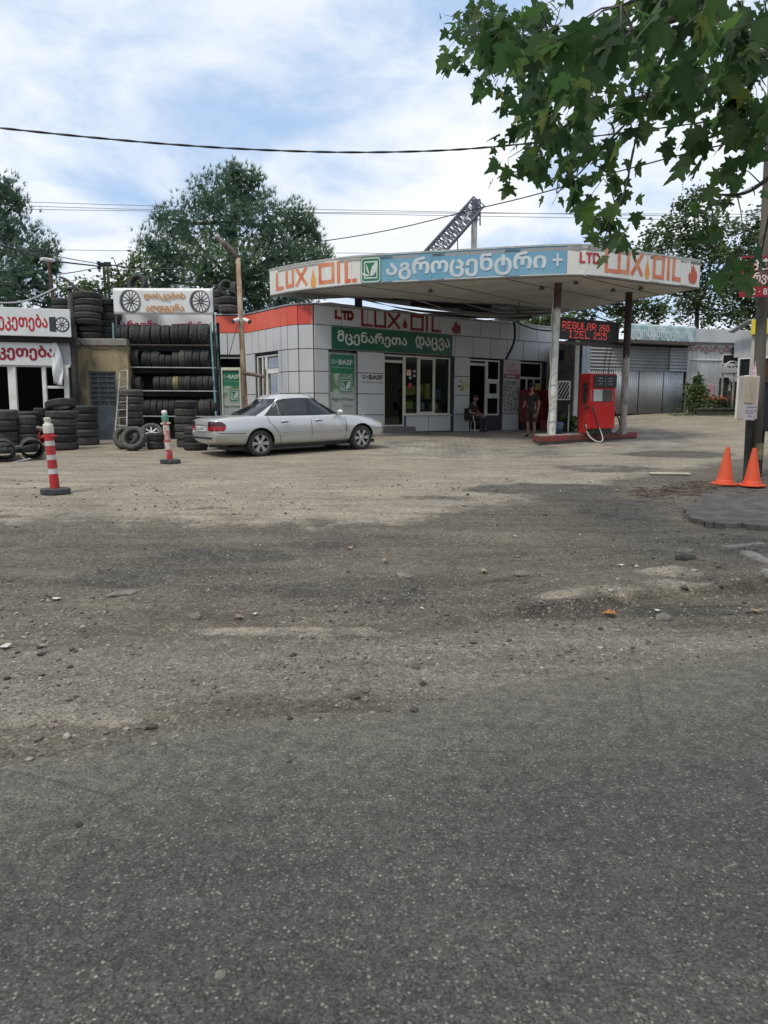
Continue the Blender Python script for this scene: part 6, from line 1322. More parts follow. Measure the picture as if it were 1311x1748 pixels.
rel(put(text_geo('58 · 82', .01), SG, sG(1276), sG(1318), zG(504), zG(493), .034, mat('sign white', (0, 0, 0)), None), ps)
cone_m = mat('orange cone plastic', (.66, .085, .025), (.4, .08, .04), scale=4, rough=.6, lo=.45, hi=.8, detail=8)
for i, ((px, py), lb) in enumerate((((1236, 830), 'orange traffic cone standing clear of the pole'), ((1283, 833), 'orange traffic cone pressed against the foot of the utility pole'))):
    g_ = P(px, py, 11.35 if i == 0 else 11.2); hc = .6; zg_ = gz(g_.x, g_.y) + .083
    co = empty('traffic_cone', (g_.x, g_.y, zg_), .4 * i, lb, 'traffic cone', 'orange traffic cones by the pole')
    if i == 0: co.rotation_euler = (0, R(2), .2)
    MB().lathe([(.14, .03), (.135, .06), (.13, .075), (.122, .08), (.035, .57), (.03, .6), (.018, .6), (.018, .1)], 24).build('body', cone_m, co, smooth=True, auto=40)
    mb = MB(); mb.prism([(.21 * math.cos(R(45 * k + 22.5)), .21 * math.sin(R(45 * k + 22.5))) for k in range(8)], 0, .03); mb.build('base', cone_m, co, bevel=.008)
# delineator posts
def bollard(px, py, hgt, tilt, worn, label):
    g_ = G(px, py); t = empty('delineator_post', g_, 0, label, 'bollard', 'red and white bollards in the yard')
    k = hgt / 1.13
    mb = MB(); mb.prism([(.215 * k * math.cos(R(30 * i + 15)), .215 * k * math.sin(R(30 * i + 15)) * .85) for i in range(12)], 0, .085 * k); mb.build('base', mat('black rubber base', (.03, .032, .036), (.07, .07, .075), scale=5, rough=.7), t, bevel=.012)
    rp_ = mat('bollard red', (.46, .025, .03), (.3, .05, .05), scale=5, rough=.55, lo=.45, hi=.8, detail=8) if not worn else mat('worn bollard red', (.4, .03, .03), (.5, .46, .42), scale=9, rough=.6, lo=.5, hi=.62, detail=7)
    wp = mat('bollard grey white', (.55, .56, .54), (.45, .45, .43), scale=4, rough=.45) if not worn else mat('worn bollard white', (.55, .5, .46), (.4, .06, .06), scale=9, rough=.6, lo=.54, hi=.62, detail=7)
    tp_ = mat('bollard cream top', (.62, .6, .52), (.5, .47, .4), scale=4, rough=.5) if not worn else mat('bollard green tape', (.05, .2, .15), (.1, .26, .2), scale=6, rough=.5)
    M = Matrix.Rotation(tilt, 4, 'Y')
    segs = [(.085, .3, rp_), (.3, .38, wp), (.38, .51, rp_), (.51, .585, wp), (.585, .715, rp_), (.715, .79, wp), (.79, .9, rp_)] if not worn else [(.085, .3, rp_), (.3, .46, wp), (.46, .62, rp_), (.62, .7, rp_), (.7, .82, wp), (.82, .9, rp_)]
    mats = []; mb = MB()
    for z0, z1, m in segs:
        if m not in mats: mats.append(m)
        r = .067 * k; mb.lathe([(r, z0 * k), (r - .002, z1 * k)], 18, M, mats.index(m))
    mb.build('shaft', mats, t, smooth=True, auto=40)
    top = [(.072, .9), (.073, 1.0), (.066, 1.03), (.043, 1.05), (.043, 1.075), (.05, 1.09), (.048, 1.12), (.03, 1.13), (.001, 1.13)]
    if not worn: MB().lathe([(r * k, z * k) for r, z in top], 20, M).build('cap', tp_, t, smooth=True, auto=50)
    else:
        MB().lathe([(r * k, z * k) for r, z in top[:4]], 20, M).build('cap', tp_, t, smooth=True, auto=50); MB().lathe([(.03 * k, 1.03 * k), (.055 * k, 1.06 * k), (.06 * k, 1.09 * k), (.05 * k, 1.13 * k), (.001, 1.14 * k)], 16, M).build('knob', mat('white knob', (.7, .7, .68), rough=.4), t, smooth=True)
    mb = MB(); mb.box(-.1 * k, .1 * k, -.05, .05, .84 * k, .875 * k, M); mb.build('collar', rp_ if not worn else mat('white rope', (.55, .55, .5)), t, bevel=.01)
bollard(95, 843, 1.16, R(-2.6), False, 'upright red and white banded bollard with a cream cap on a black base'); bollard(291, 791, 1.12, R(-4.5), True, 'battered leaning red bollard with a green taped top and white knob')
# rusty lamp pole in front of the shop
LY = 23.3; bx = P(419, 700, LY); zg0 = gz(bx.x, LY)
lp = empty('lamp_pole', (bx.x, LY, zg0), 0, 'rusty bent lamp pole standing before the red banded corner of the shop', 'lamp pole')
bld(MB().tube([(bx.x + .03, LY, zg0 - .1), P(418, 690, LY), P(412, 560, LY), P(406, 441, LY)], [.1, .095, .085, .075], 14), 'shaft', rust, lp, smooth=True)
bld(MB().tube([P(407, 446, LY), P(401, 432, LY), P(386, 418, LY), P(371, 405, LY)], [.07, .08, .09, .075], 12), 'arm', mat('dark oxidised arm', (.07, .06, .055), (.16, .13, .11), scale=5, rough=.7), lp, smooth=True)
bld(MB().lathe([(.07, 0), (.09, .04), (.07, .12), (.001, .14)], 12, Matrix.Translation(P(371, 407, LY))), 'lamp_head', mat('dusty pale lamp', (.4, .38, .35), rough=.5), lp)
bld(MB().tube([P(416, 637, LY - .05), P(436, 640, LY - .1), P(452, 643, LY - .1)], .06, 8), 'bracket', mat('brown bracket', (.2, .15, .11), (.1, .08, .07), scale=5, rough=.7), lp); bld(MB().tube([P(452, 630, LY - .1), P(452, 690, LY - .1)], .045, 8), 'bracket_tube', mat('brown bracket', (0, 0, 0)), lp)
for (x0, y0, x1, y1), lb in (((408, 545, 399, 548), ''), ((416, 545, 425, 549), '')):
    mb = MB().tube([P(x0, y0, LY - .12), P(x1, y1, LY - .2)], [.06, .065], 10); o = bld(mb, 'camera_housing', mat('white camera shell', (.7, .7, .68), rough=.4), lp); 
    e = P(x1, y1, LY - .2); d = (e - P(x0, y0, LY - .12)).normalized(); mb = MB().tube([e, e + d * .05], [.068, .06], 10); p = mb.build('lens_hood', blackm); p.parent = o
bld(MB().tube([P(409, 548, LY - .1), P(401, 570, LY + 1), P(393, 600, LY + 2.5), P(388, 612, 26.6)], .012, 5), 'cable', wire_m, lp)
# ================================================================== SILVER SALOON
def evaluated_mesh(o):
    dg = bpy.context.evaluated_depsgraph_get(); dg.update(); return bpy.data.meshes.new_from_object(o.evaluated_get(dg))
cr, cf = P(443, 779, 16.9), P(613, 767, 18.5)
hd_ = Vector((cf.x - cr.x, cf.y - cr.y)).normalized(); th = math.atan2(hd_.y, hd_.x)
lft = Vector((-hd_.y, hd_.x)); cen = Vector(((cr.x + cf.x) / 2, (cr.y + cf.y) / 2)) + lft * .72
zc = (cr.z + cf.z) / 2 - .005
car = empty('parked_car', (cen.x, cen.y, zc), th, 'silver grey saloon car parked in front of the shop', 'car')
car.rotation_euler = (0, -math.asin((cf.z - cr.z) / 2.81), th)
silver = mat('silver car paint', (.56, .565, .56), (.52, .525, .52), scale=1.2, rough=.24, metal=.4, coat=.7)
chrome = mat('chrome trim', (.75, .75, .75), rough=.15, metal=1.0)
trimdark = mat('black trim', (.02, .02, .022), rough=.5)
glassc = mat('tinted car glass', (.012, .015, .017), rough=.04, spec=.8)
ST = [(-2.53, .40, .60, .73, .64, .84, .885), (-2.45, .33, .70, .81, .71, .895, .935), (-2.2, .27, .77, .875, .77, .935, .975), (-1.75, .24, .80, .895, .80, .95, .99), (-1.2, .22, .81, .9, .815, .95, .97), (-.5, .2, .81, .9, .82, .94, .95), (.3, .2, .81, .9, .82, .93, .945), (.95, .21, .81, .9, .805, .915, .955),
      (1.45, .22, .8, .89, .765, .875, .93), (1.9, .25, .78, .865, .68, .80, .86), (2.12, .28, .72, .79, .58, .725, .785), (2.24, .33, .62, .68, .48, .63, .68)]
mb = MB(); rows = []
for x, zb, wl, wm, ws, zs, zc_ in ST:
    h = [(0, zb), (wl * .6, zb), (wl, zb + .05), (wm - .02, zb + .17), (wm, .54 if zs > .6 else .5), (wm - .015, min(.7, zs - .08)), (ws + .02, zs - .015), (ws - .05, zs + .012), (ws * .5, (zs * .35 + zc_ * .65) + .008), (0, zc_)]
    ring = [(x, -y, z) for y, z in h] + [(x, y, z) for y, z in h[1:-1]][::-1]
    rows.append(ring)
nr = len(rows[0]); 
for r in rows: mb.v += r
for i in range(len(rows) - 1):
    for k in range(nr): mb.f.append((i * nr + k, i * nr + (k + 1) % nr, (i + 1) * nr + (k + 1) % nr, (i + 1) * nr + k)); mb.mi.append(0)
mb.f.append(tuple(range(nr))[::-1]); mb.mi.append(0); mb.f.append(tuple((len(rows) - 1) * nr + k for k in range(nr))); mb.mi.append(0)
bo = mb.build('shell', [silver, trimdark]); ss = bo.modifiers.new('s', 'SUBSURF'); ss.levels = ss.render_levels = 3
cutters = []
for x in (-1.415, 1.415):
    for sgn in (-1, 1):
        c = MB().lathe([(.36, -.3), (.36, .3)], 40, Matrix.Translation((x, sgn * .86, .325)) @ Matrix.Rotation(R(90), 4, 'X')); co = c.build('cutter', trimdark); cutters.append(co)
        b_ = bo.modifiers.new('b', 'BOOLEAN'); b_.object = co; b_.operation = 'DIFFERENCE'; b_.solver = 'EXACT'
        try: b_.material_mode = 'TRANSFER'
        except Exception: pass
bm_ = evaluated_mesh(bo); bpy.data.objects.remove(bo)
for c in cutters: bpy.data.objects.remove(c)
bm_.polygons.foreach_set('use_smooth', [True] * len(bm_.polygons))
try: bm_.set_sharp_from_angle(angle=R(35))
except Exception: pass
body = bpy.data.objects.new('body', bm_); COL.objects.link(body); body.parent = car
# greenhouse
GL = [(.90, -1.86, 1.10, .80), (.945, -1.74, .98, .775), (1.05, -1.5, .80, .745), (1.16, -1.27, .60, .70), (1.26, -1.06, .41, .655), (1.34, -.97, .34, .628), (1.4, -.88, .21, .59), (1.442, -.78, .06, .52), (1.464, -.64, -.07, .4)]
def ginter(z):
    for a, b in zip(GL, GL[1:]):
        if a[0] <= z <= b[0]:
            t = (z - a[0]) / (b[0] - a[0]); j = GL.index(a); p0 = GL[max(0, j - 1)]; p3 = GL[min(len(GL) - 1, j + 2)]
            return [.5 * (2 * a[i] + (b[i] - p0[i]) * t + (2 * p0[i] - 5 * a[i] + 4 * b[i] - p3[i]) * t * t + (3 * a[i] - p0[i] - 3 * b[i] + p3[i]) * t ** 3) for i in (1, 2, 3)]
    return list(GL[-1][1:]) if z > GL[-1][0] else list(GL[0][1:])
NP_ = 3.6
def gpt(z, t, off=0.0):
    x0, x1, wd = ginter(z); a = (x1 - x0) / 2; c, s = math.cos(t), math.sin(t)
    return Vector(((x0 + x1) / 2 + (a + off) * math.copysign(abs(c) ** (2 / NP_), c), (wd + off) * math.copysign(abs(s) ** (2 / NP_), s), z))
mb = MB(); nn = 72; zl = []
for a, b in zip(GL, GL[1:]): zl += [a[0] + (b[0] - a[0]) * k / 4 for k in range(4)]
zl.append(GL[-1][0])
for z in zl: mb.v += [tuple(gpt(z, 2 * math.pi * k / nn)) for k in range(nn)]
for i in range(len(zl) - 1):
    for k in range(nn): mb.f.append((i * nn + k, i * nn + (k + 1) % nn, (i + 1) * nn + (k + 1) % nn, (i + 1) * nn + k)); mb.mi.append(0)
base = (len(zl) - 1) * nn; mb.v.append((-.34, 0, 1.469)); 
for k in range(nn): mb.f.append((base + k, base + (k + 1) % nn, len(mb.v) - 1)); mb.mi.append(0)
roof = mb.build('roof', silver, car, smooth=True)
def side_y(z, x):
    x0, x1, wd = ginter(z); a = (x1 - x0) / 2; q = min(.999, abs((x - (x0 + x1) / 2) / a)); return wd * (1 - q ** NP_) ** (1 / NP_)
def side_glass(poly, sgn, name, m=glassc, off=.006):
    me = bmesh.new(); vs_ = [me.verts.new((x, 0, z)) for x, z in poly]; me.faces.new(vs_)
    bmesh.ops.triangulate(me, faces=me.faces[:]); bmesh.ops.subdivide_edges(me, edges=me.edges[:], cuts=5, use_grid_fill=True)
    for v in me.verts: v.co.y = sgn * (side_y(v.co.z, v.co.x) + off)
    md = bpy.data.meshes.new(name); me.to_mesh(md); me.free(); md.materials.append(m)
    md.polygons.foreach_set('use_smooth', [True] * len(md.polygons)); o = bpy.data.objects.new(name, md); COL.objects.link(o); o.parent = car; return o
frontw = [(-.02, .955), (.80, .955), (.70, 1.02), (.52, 1.14), (.36, 1.235), (.22, 1.29), (.08, 1.312), (-.03, 1.315)]
_up = lambda L_: [(x, z + .022 if z > 1.2 else z) for x, z in L_]
rearw = [(-.12, .955), (-.11, 1.315), (-.4, 1.313), (-.64, 1.3), (-.79, 1.27), (-.86, 1.23), (-.98, 1.13), (-1.1, 1.03), (-1.17, .955)]
quart = [(-.95, .955), (-.9, 1.1), (-.87, 1.22), (-.98, 1.14), (-1.13, 1.02), (-1.19, .955)]
surround = [(-1.26, .93), (.87, .93), (.73, 1.035), (.55, 1.155), (.39, 1.255), (.24, 1.31), (.08, 1.334), (-.4, 1.334), (-.67, 1.32), (-.82, 1.29), (-.92, 1.22), (-1.06, 1.11), (-1.22, .98)]
frontw, rearw, surround = _up(frontw), _up(rearw), _up(surround)
for sgn in (-1, 1):
    mb = MB()
    for z0_, z1_ in ((.96, 1.1), (1.1, 1.26)):
        q = [(-.885 + .04 * (z0_ - .96), z0_), (-.873 + .04 * (z0_ - .96), z0_), (-.873 + .04 * (z1_ - .96), z1_), (-.885 + .04 * (z1_ - .96), z1_)]; mb.add([(x, sgn * (side_y(z, x) + .021), z) for x, z in q], [(0, 1, 2, 3)])
    mb.build('window_bar', steel, car)
    side_glass(surround, sgn, 'window_surround', trimdark, .01)
    for p in (frontw, rearw): side_glass(p, sgn, 'window', glassc, .016)
def endglass(front, name):
    mb = MB(); nz_, ny = 10, 16; zs_ = [.965 + (1.345 - .965) * i / nz_ for i in range(nz_ + 1)]; v = []
    for z in zs_:
        x0, x1, wd = ginter(z); a = (x1 - x0) / 2; c = (x0 + x1) / 2; hw_ = wd * .86
        for j in range(ny + 1):
            y = -hw_ + 2 * hw_ * j / ny; q = abs(y / wd); x = a * (1 - q ** NP_) ** (1 / NP_) + .007; v.append((c + (x if front else -x), y, z + .004))
    return mb.add(v, [(i * (ny + 1) + j, i * (ny + 1) + j + 1, (i + 1) * (ny + 1) + j + 1, (i + 1) * (ny + 1) + j) for i in range(nz_) for j in range(ny)]).build(name, glassc, car, smooth=True)
endglass(True, 'windscreen'); endglass(False, 'rear_window')
# surface finder for details
bvh = BVHTree.FromPolygons([v.co.copy() for v in bm_.vertices], [tuple(p.vertices) for p in bm_.polygons])
def sy(x, z, sgn=-1):
    h = bvh.ray_cast(Vector((x, sgn * 2, z)), Vector((0, -sgn, 0))); return (h[0].y if h[0] else sgn * .88)
def strip(pts, h, off, name, m, sgn=-1, n=6):
    mb = MB(); P2 = []
    for a, b in zip(pts, pts[1:]): P2 += [(a[0] + (b[0] - a[0]) * k / n, a[1] + (b[1] - a[1]) * k / n) for k in range(n)]
    P2.append(pts[-1]); v = []
    for i, (x, z) in enumerate(P2):
        a = P2[max(0, i - 1)]; b = P2[min(len(P2) - 1, i + 1)]; d = Vector((b[0] - a[0], b[1] - a[1])).normalized(); e = Vector((-d.y, d.x)) * h / 2
        for s_ in (-1, 1):
            xx, zz_ = x + e.x * s_, z + e.y * s_; yy = sy(xx, zz_, sgn); v += [(xx, yy, zz_), (xx, yy + sgn * off, zz_)]
    f = []
    for i in range(len(P2) - 1): k = 4 * i; f += [(k + 1, k + 3, k + 7, k + 5), (k, k + 1, k + 5, k + 4), (k + 3, k + 2, k + 6, k + 7)]
    return mb.add(v, f).build(name, m, car)
gap = mat('dark panel gap', (.015, .015, .016), rough=.8)
for sgn in (-1, 1):
    strip([(.93, .9), (.95, .7), (.93, .45), (.9, .27)], .012, .002, 'door_gap', gap, sgn); strip([(-.05, .92), (-.05, .27)], .012, .002, 'door_gap', gap, sgn)
    strip([(-1.2, .935), (-1.16, .8), (-1.02, .66), (-.93, .5), (-.88, .28)], .012, .002, 'door_gap', gap, sgn); strip([(-.88, .275), (.9, .27)], .014, .002, 'door_gap', gap, sgn)
    strip([(-.98, .525), (-.06, .53)], .05, .014, 'side_moulding', silver, sgn); strip([(-.04, .53), (.92, .535)], .05, .014, 'side_moulding', silver, sgn); strip([(.95, .536), (1.04, .537)], .05, .014, 'side_moulding', silver, sgn)
    for a, b in ((-.98, -.06), (-.04, .92)): strip([(a, .552), (b, .556)], .008, .016, 'chrome_line', chrome, sgn)
    strip([(-1.79, .53), (-2.1, .545), (-2.4, .56)], .045, .014, 'side_moulding', silver, sgn); strip([(-1.79, .565), (-2.1, .58), (-2.42, .595)], .012, .003, 'bumper_gap', gap, sgn)
    strip([(1.8, .55), (2.0, .55), (2.15, .55)], .012, .003, 'bumper_gap', gap, sgn)
    for x in (-.76, .16):
        y = sy(x, .815, sgn); MB().tube([(x - .1, y + sgn * .01, .81), (x - .09, y + sgn * .045, .815), (x + .08, y + sgn * .045, .82), (x + .1, y + sgn * .01, .82)], .014, 8).build('door_handle', chrome, car, smooth=True)
        strip([(x - .08, .79), (x + .08, .8)], .03, .001, 'handle_recess', gap, sgn)
    # arch lips
    for wx in (-1.415, 1.415):
        strip([(wx + .385 * math.cos(R(a)), .325 + .385 * math.sin(R(a))) for a in range(-2, 184, 12)], .03, .008, 'arch_lip', silver, sgn, n=2)
    # mirror
    M = Matrix.Translation((.74, sgn * .93, .985)) @ Matrix.Diagonal((.075, .115, .075, 1)); bm2 = bmesh.new(); bmesh.ops.create_icosphere(bm2, subdivisions=3, radius=1, matrix=M)
    md = bpy.data.meshes.new('mirror'); bm2.to_mesh(md); bm2.free(); md.materials.append(silver); md.polygons.foreach_set('use_smooth', [True] * len(md.polygons)); o = bpy.data.objects.new('mirror', md); COL.objects.link(o); o.parent = car
    MB().box(.71, .78, sgn * .8 - .05, sgn * .8 + .05, .95, .99).build('mirror_arm', trimdark, car)
strip([(-1.62, .86), (-1.42, .865)], .13, .0015, 'fuel_flap', silver); 
# lamps cut from the body surface
def lift(pred, name, mats, mi=None, off=.006):
    vmap = {}; mb = MB()
    for p in bm_.polygons:
        c = p.center
        if pred(c):
            ids = []
            for vi in p.vertices:
                if vi not in vmap: vmap[vi] = len(mb.v); mb.v.append(tuple(bm_.vertices[vi].co + bm_.vertices[vi].normal * off))
                ids.append(vmap[vi])
            mb.f.append(tuple(ids)); mb.mi.append(mi(c) if mi else 0)
    return mb.build(name, mats, car, smooth=True) if mb.f else None
tl = [mat('red lamp lens', (.28, .008, .015), rough=.15), mat('smoked lamp lens', (.05, .02, .022), rough=.15)]
for sgn in (-1, 1):
    for zone, m_ in (((.755, .862), tl[1]), ((.645, .755), tl[0])):
        mb = MB(); z0_, z1_ = zone; nx_, nz_ = 16, 5; v = []
        for i in range(nx_ + 1):
            for j in range(nz_ + 1):
                z = z0_ + (z1_ - z0_) * j / nz_; q = max(0.0, 1 - ((z - .745) / .122) ** 2) ** .5; x = -2.485 + (.06 + .18 * q) * i / nx_; v.append((x, sy(x, z, sgn) + sgn * .006, z))
        mb.add(v, [(i * (nz_ + 1) + j, (i + 1) * (nz_ + 1) + j, (i + 1) * (nz_ + 1) + j + 1, i * (nz_ + 1) + j + 1) for i in range(nx_) for j in range(nz_)])
        v = []
        for i in range(nx_ + 1):
            for j in range(nz_ + 1):
                z = z0_ + (z1_ - z0_) * j / nz_; y = sgn * (.42 + .3 * i / nx_); h = bvh.ray_cast(Vector((-4, y, z)), Vector((1, 0, 0))); v.append(((h[0].x if h[0] else -2.48) - .006, y, z))
        mb.add(v, [(i * (nz_ + 1) + j, (i + 1) * (nz_ + 1) + j, (i + 1) * (nz_ + 1) + j + 1, i * (nz_ + 1) + j + 1) for i in range(nx_) for j in range(nz_)])
        mb.build('tail_light', m_, car, smooth=True)
    lift(lambda c: c.x > 1.98 and sgn * c.y > .3 and .59 < c.z < .76 and c.x < 2.3, 'headlight', mat('yellowed lamp glass', (.62, .6, .45), (.5, .46, .3), scale=6, rough=.15))
hb = bvh.ray_cast(Vector((-4, 0, .7)), Vector((1, 0, 0)))[0].x
pl = MB().box(hb - .02, hb + .03, -.27, .27, .635, .755).build('licence_plate', mat('plate white', (.7, .71, .71), rough=.4), car, bevel=.004)
mb = MB(); v, f = text_geo('LL-010', .02); mb.add([(hb - .0225, .22 - .44 * q[0], .655 + .08 * q[1]) for q in v], f); o = mb.build('lettering', blacklet); o.parent = pl
MB().box(hb - .025, hb + .03, -.29, .29, .77, .79).build('boot_handle', chrome, car, bevel=.006)
MB().box(hb - .035, hb + .02, -.6, .6, .46, .5).build('bumper_strip', trimdark, car, bevel=.01)
MB().box(-2.1, 1.9, -.7, .7, .17, .26).build('underbody', trimdark, car)
mb = MB().tube([(-2.35, -.45, .24), (-2.62 + .05, -.45, .24)], .03, 10); mb.build('exhaust', steel, car)
# bonnet star on its stalk
hz = bvh.ray_cast(Vector((2.02, 0, 2)), Vector((0, 0, -1)))[0].z
mb = MB().tube([(2.02, 0, hz), (2.02, 0, hz + .035)], .006, 6); ring = [(2.02, .035 * math.cos(t), hz + .07 + .035 * math.sin(t)) for t in [2 * math.pi * k / 20 for k in range(21)]]; mb.tube(ring, .004, 6, cap=False)
for k in range(3): t = R(90 + 120 * k); mb.bar((2.02, 0, hz + .07), (2.02, .035 * math.cos(t), hz + .07 + .035 * math.sin(t)), .006, .005)
mb.build('bonnet_ornament', chrome, car)
# wheels
rimm = mat('bright alloy rim', (.62, .62, .62), (.52, .52, .52), scale=5, rough=.3, metal=.7)
for wx in (-1.415, 1.415):
    for sgn in (-1, 1):
        wh = bpy.data.objects.new('wheel', None); COL.objects.link(wh); wh.parent = car; wh.location = (wx, sgn * .755, .318); wh.rotation_euler = (R(90) if sgn < 0 else R(-90), 0, 0)
        t = bpy.data.objects.new('tyre', TM[('slick', 0)]); COL.objects.link(t); t.scale = (.318, .318, .36); t.parent = wh
        mb = MB(); r = .225; mb.lathe([(r, -.1), (r, .085), (r * .95, .09), (r * .9, .07), (r * .88, -.02), (.02, -.03)], 36)
        rim = mb.build('rim', mat('dark rim barrel', (.1, .1, .1), rough=.5, metal=.5), wh, smooth=True, auto=30)
        mb = MB()
        mb.lathe([(r * .99, .08), (r * .99, .092), (r * .9, .092), (r * .9, .075)], 36, caps=False); mb.lathe([(.001, .09), (.03, .09), (.05, .075), (.05, .04)], 20)
        for k in range(6):
            a = 2 * math.pi * k / 6; ca, sa = math.cos(a), math.sin(a); tv = Vector((-sa, ca, 0)); rv = Vector((ca, sa, 0))
            p = [rv * .03 - tv * .022, rv * .03 + tv * .022, rv * r * .93 + tv * .05, rv * r * .93 - tv * .05]
            mb.add([q + Vector((0, 0, .08 if i < 2 else .088)) for i, q in enumerate(p)] + [q + Vector((0, 0, .04)) for q in p], [(0, 3, 2, 1)[::-1], (0, 1, 5, 4), (1, 2, 6, 5), (2, 3, 7, 6), (3, 0, 4, 7)])
        mb.build('spokes', rimm, wh)
# ================================================================== PEOPLE
def skin_person(name, nodes, edges, mats, loc, rz, label, head, headrot, headmat_ids, group=None):
    """nodes: name -> ((x,y,z), radius, material index); the figure faces -Y"""
    ids = {k: i for i, k in enumerate(nodes)}
    me = bpy.data.meshes.new(name); me.from_pydata([n[0] for n in nodes.values()], [(ids[a], ids[b]) for a, b in edges], [])
    o = bpy.data.objects.new(name, me); COL.objects.link(o); sk = o.modifiers.new('skin', 'SKIN'); sk.use_smooth_shade = True
    for i, n_ in enumerate(nodes.values()):
        sv = me.skin_vertices[0].data[i]; r = n_[1]; sv.radius = r if isinstance(r, tuple) else (r, r); sv.use_root = i == 0
    su = o.modifiers.new('sub', 'SUBSURF'); su.levels = su.render_levels = 2
    m2 = evaluated_mesh(o); bpy.data.objects.remove(o)
    segs = [(Vector(nodes[a][0]), Vector(nodes[b][0]), nodes[b][2]) for a, b in edges]
    mb = MB(); mb.v = [tuple(v.co) for v in m2.vertices]
    for p in m2.polygons:
        c = p.center; best = None
        for a, b, mi in segs:
            d = b - a; t = max(0, min(1, (c - a).dot(d) / max(1e-9, d.length_squared))); dist = (c - a - d * t).length
            if best is None or dist < best[0]: best = (dist, mi)
        mb.f.append(tuple(p.vertices)); mb.mi.append(best[1])
    # head with nose, brow, ears, eyes and mouth, part of the same mesh
    bmh = bmesh.new(); bmesh.ops.create_uvsphere(bmh, u_segments=24, v_segments=18, radius=1)
    HR = Matrix.Translation(head) @ headrot.to_matrix().to_4x4()
    k = len(mb.v)
    for v in bmh.verts:
        x, y, z = v.co; w_ = .076 * (1 - .22 * max(0, -z) ** 1.5); d_ = .097 * (1 - .12 * max(0, -z)); q = Vector((x * w_, y * d_ - .012 * max(0, -z), z * .118))
        if y < 0:
            q.y -= .024 * math.exp(-((x / .17) ** 2) - (((z + .12) / .16) ** 2)); q.y += .012 * (math.exp(-(((x - .38) / .2) ** 2) - (((z - .08) / .13) ** 2)) + math.exp(-(((x + .38) / .2) ** 2) - (((z - .08) / .13) ** 2))); q.y -= .008 * math.exp(-((x / .4) ** 2) - (((z + .48) / .1) ** 2)); q.y -= .01 * math.exp(-((x / .3) ** 2) - (((z + .85) / .2) ** 2))
        mb.v.append(tuple(HR @ q))
    for f in bmh.faces: mb.f.append(tuple(k + v.index for v in f.verts)); mb.mi.append(headmat_ids[0])
    bmh.free()
    for sg_ in (-1, 1):
        mb.lathe([(.001, -.01), (.02, -.008), (.03, 0), (.02, .008), (.001, .006)], 10, HR @ Matrix.Translation((sg_ * .077, .01, -.005)) @ Matrix.Rotation(R(80), 4, 'Y') @ Matrix.Diagonal((1.2, .8, 1, 1)), headmat_ids[0])
        mb.lathe([(.001, -.008), (.012, 0), (.001, .006)], 8, HR @ Matrix.Translation((sg_ * .029, -.083, .01)) @ Matrix.Rotation(R(90), 4, 'X'), headmat_ids[1])
    mb.box(-.025, .025, -.098, -.08, -.062, -.056, HR, headmat_ids[2])
    b = mb.build(name, mats, None, smooth=True); b.location = loc; b.rotation_euler = (0, 0, rz)
    tag(b, label, 'person', group); return b, HR
skin = mat('skin', (.33, .17, .11), (.28, .14, .09), scale=6, rough=.55); eye = mat('dark eye', (.02, .015, .012), rough=.3); lip_ = mat('lip', (.25, .09, .07), rough=.5); hairm = mat('dark hair', (.015, .012, .01), (.03, .026, .022), scale=30, rough=.7)
tee = mat('black cloth', (.014, .014, .016), (.022, .022, .024), scale=6, rough=.85, bump=.3, bscale=25); shortm = mat('dark shorts', (.024, .023, .02), (.035, .033, .03), scale=6, rough=.85); shoe = mat('black shoe', (.015, .015, .016), rough=.5); jean = mat('dark jeans', (.02, .027, .035), (.035, .043, .052), scale=5, rough=.85, bump=.3); sole = mat('pale sole', (.5, .5, .48), rough=.6)
def hand(nodes, edges, w, pre, d, side, mi, up=Vector((0, 0, 1))):
    """palm and five fingers from the wrist, d = direction of the hand, side = towards the thumb"""
    d = d.normalized(); side = side.normalized(); pn = d.cross(side)
    pc = w + d * .05; nodes[pre + 'palm'] = (tuple(pc), (.03, .018), mi); edges.append((pre + 'wrist', pre + 'palm'))
    for i, (off, ln) in enumerate(((.03, .075), (.011, .085), (-.009, .078), (-.027, .06))):
        a = pc + d * .038 + side * off; b = a + d * ln * .55 + pn * .012; c = b + d * ln * .38 + pn * .03
        for nm, q, r in (('a', a, .0095), ('b', b, .009), ('c', c, .0075)): nodes[f'{pre}f{i}{nm}'] = (tuple(q), r, mi)
        edges += [(pre + 'palm', f'{pre}f{i}a'), (f'{pre}f{i}a', f'{pre}f{i}b'), (f'{pre}f{i}b', f'{pre}f{i}c')]
    a = pc - d * .015 + side * .034; b = a + side * .022 + d * .035; nodes[pre + 'ta'] = (tuple(a), .011, mi); nodes[pre + 'tb'] = (tuple(b), .009, mi); edges += [(pre + 'palm', pre + 'ta'), (pre + 'ta', pre + 'tb')]
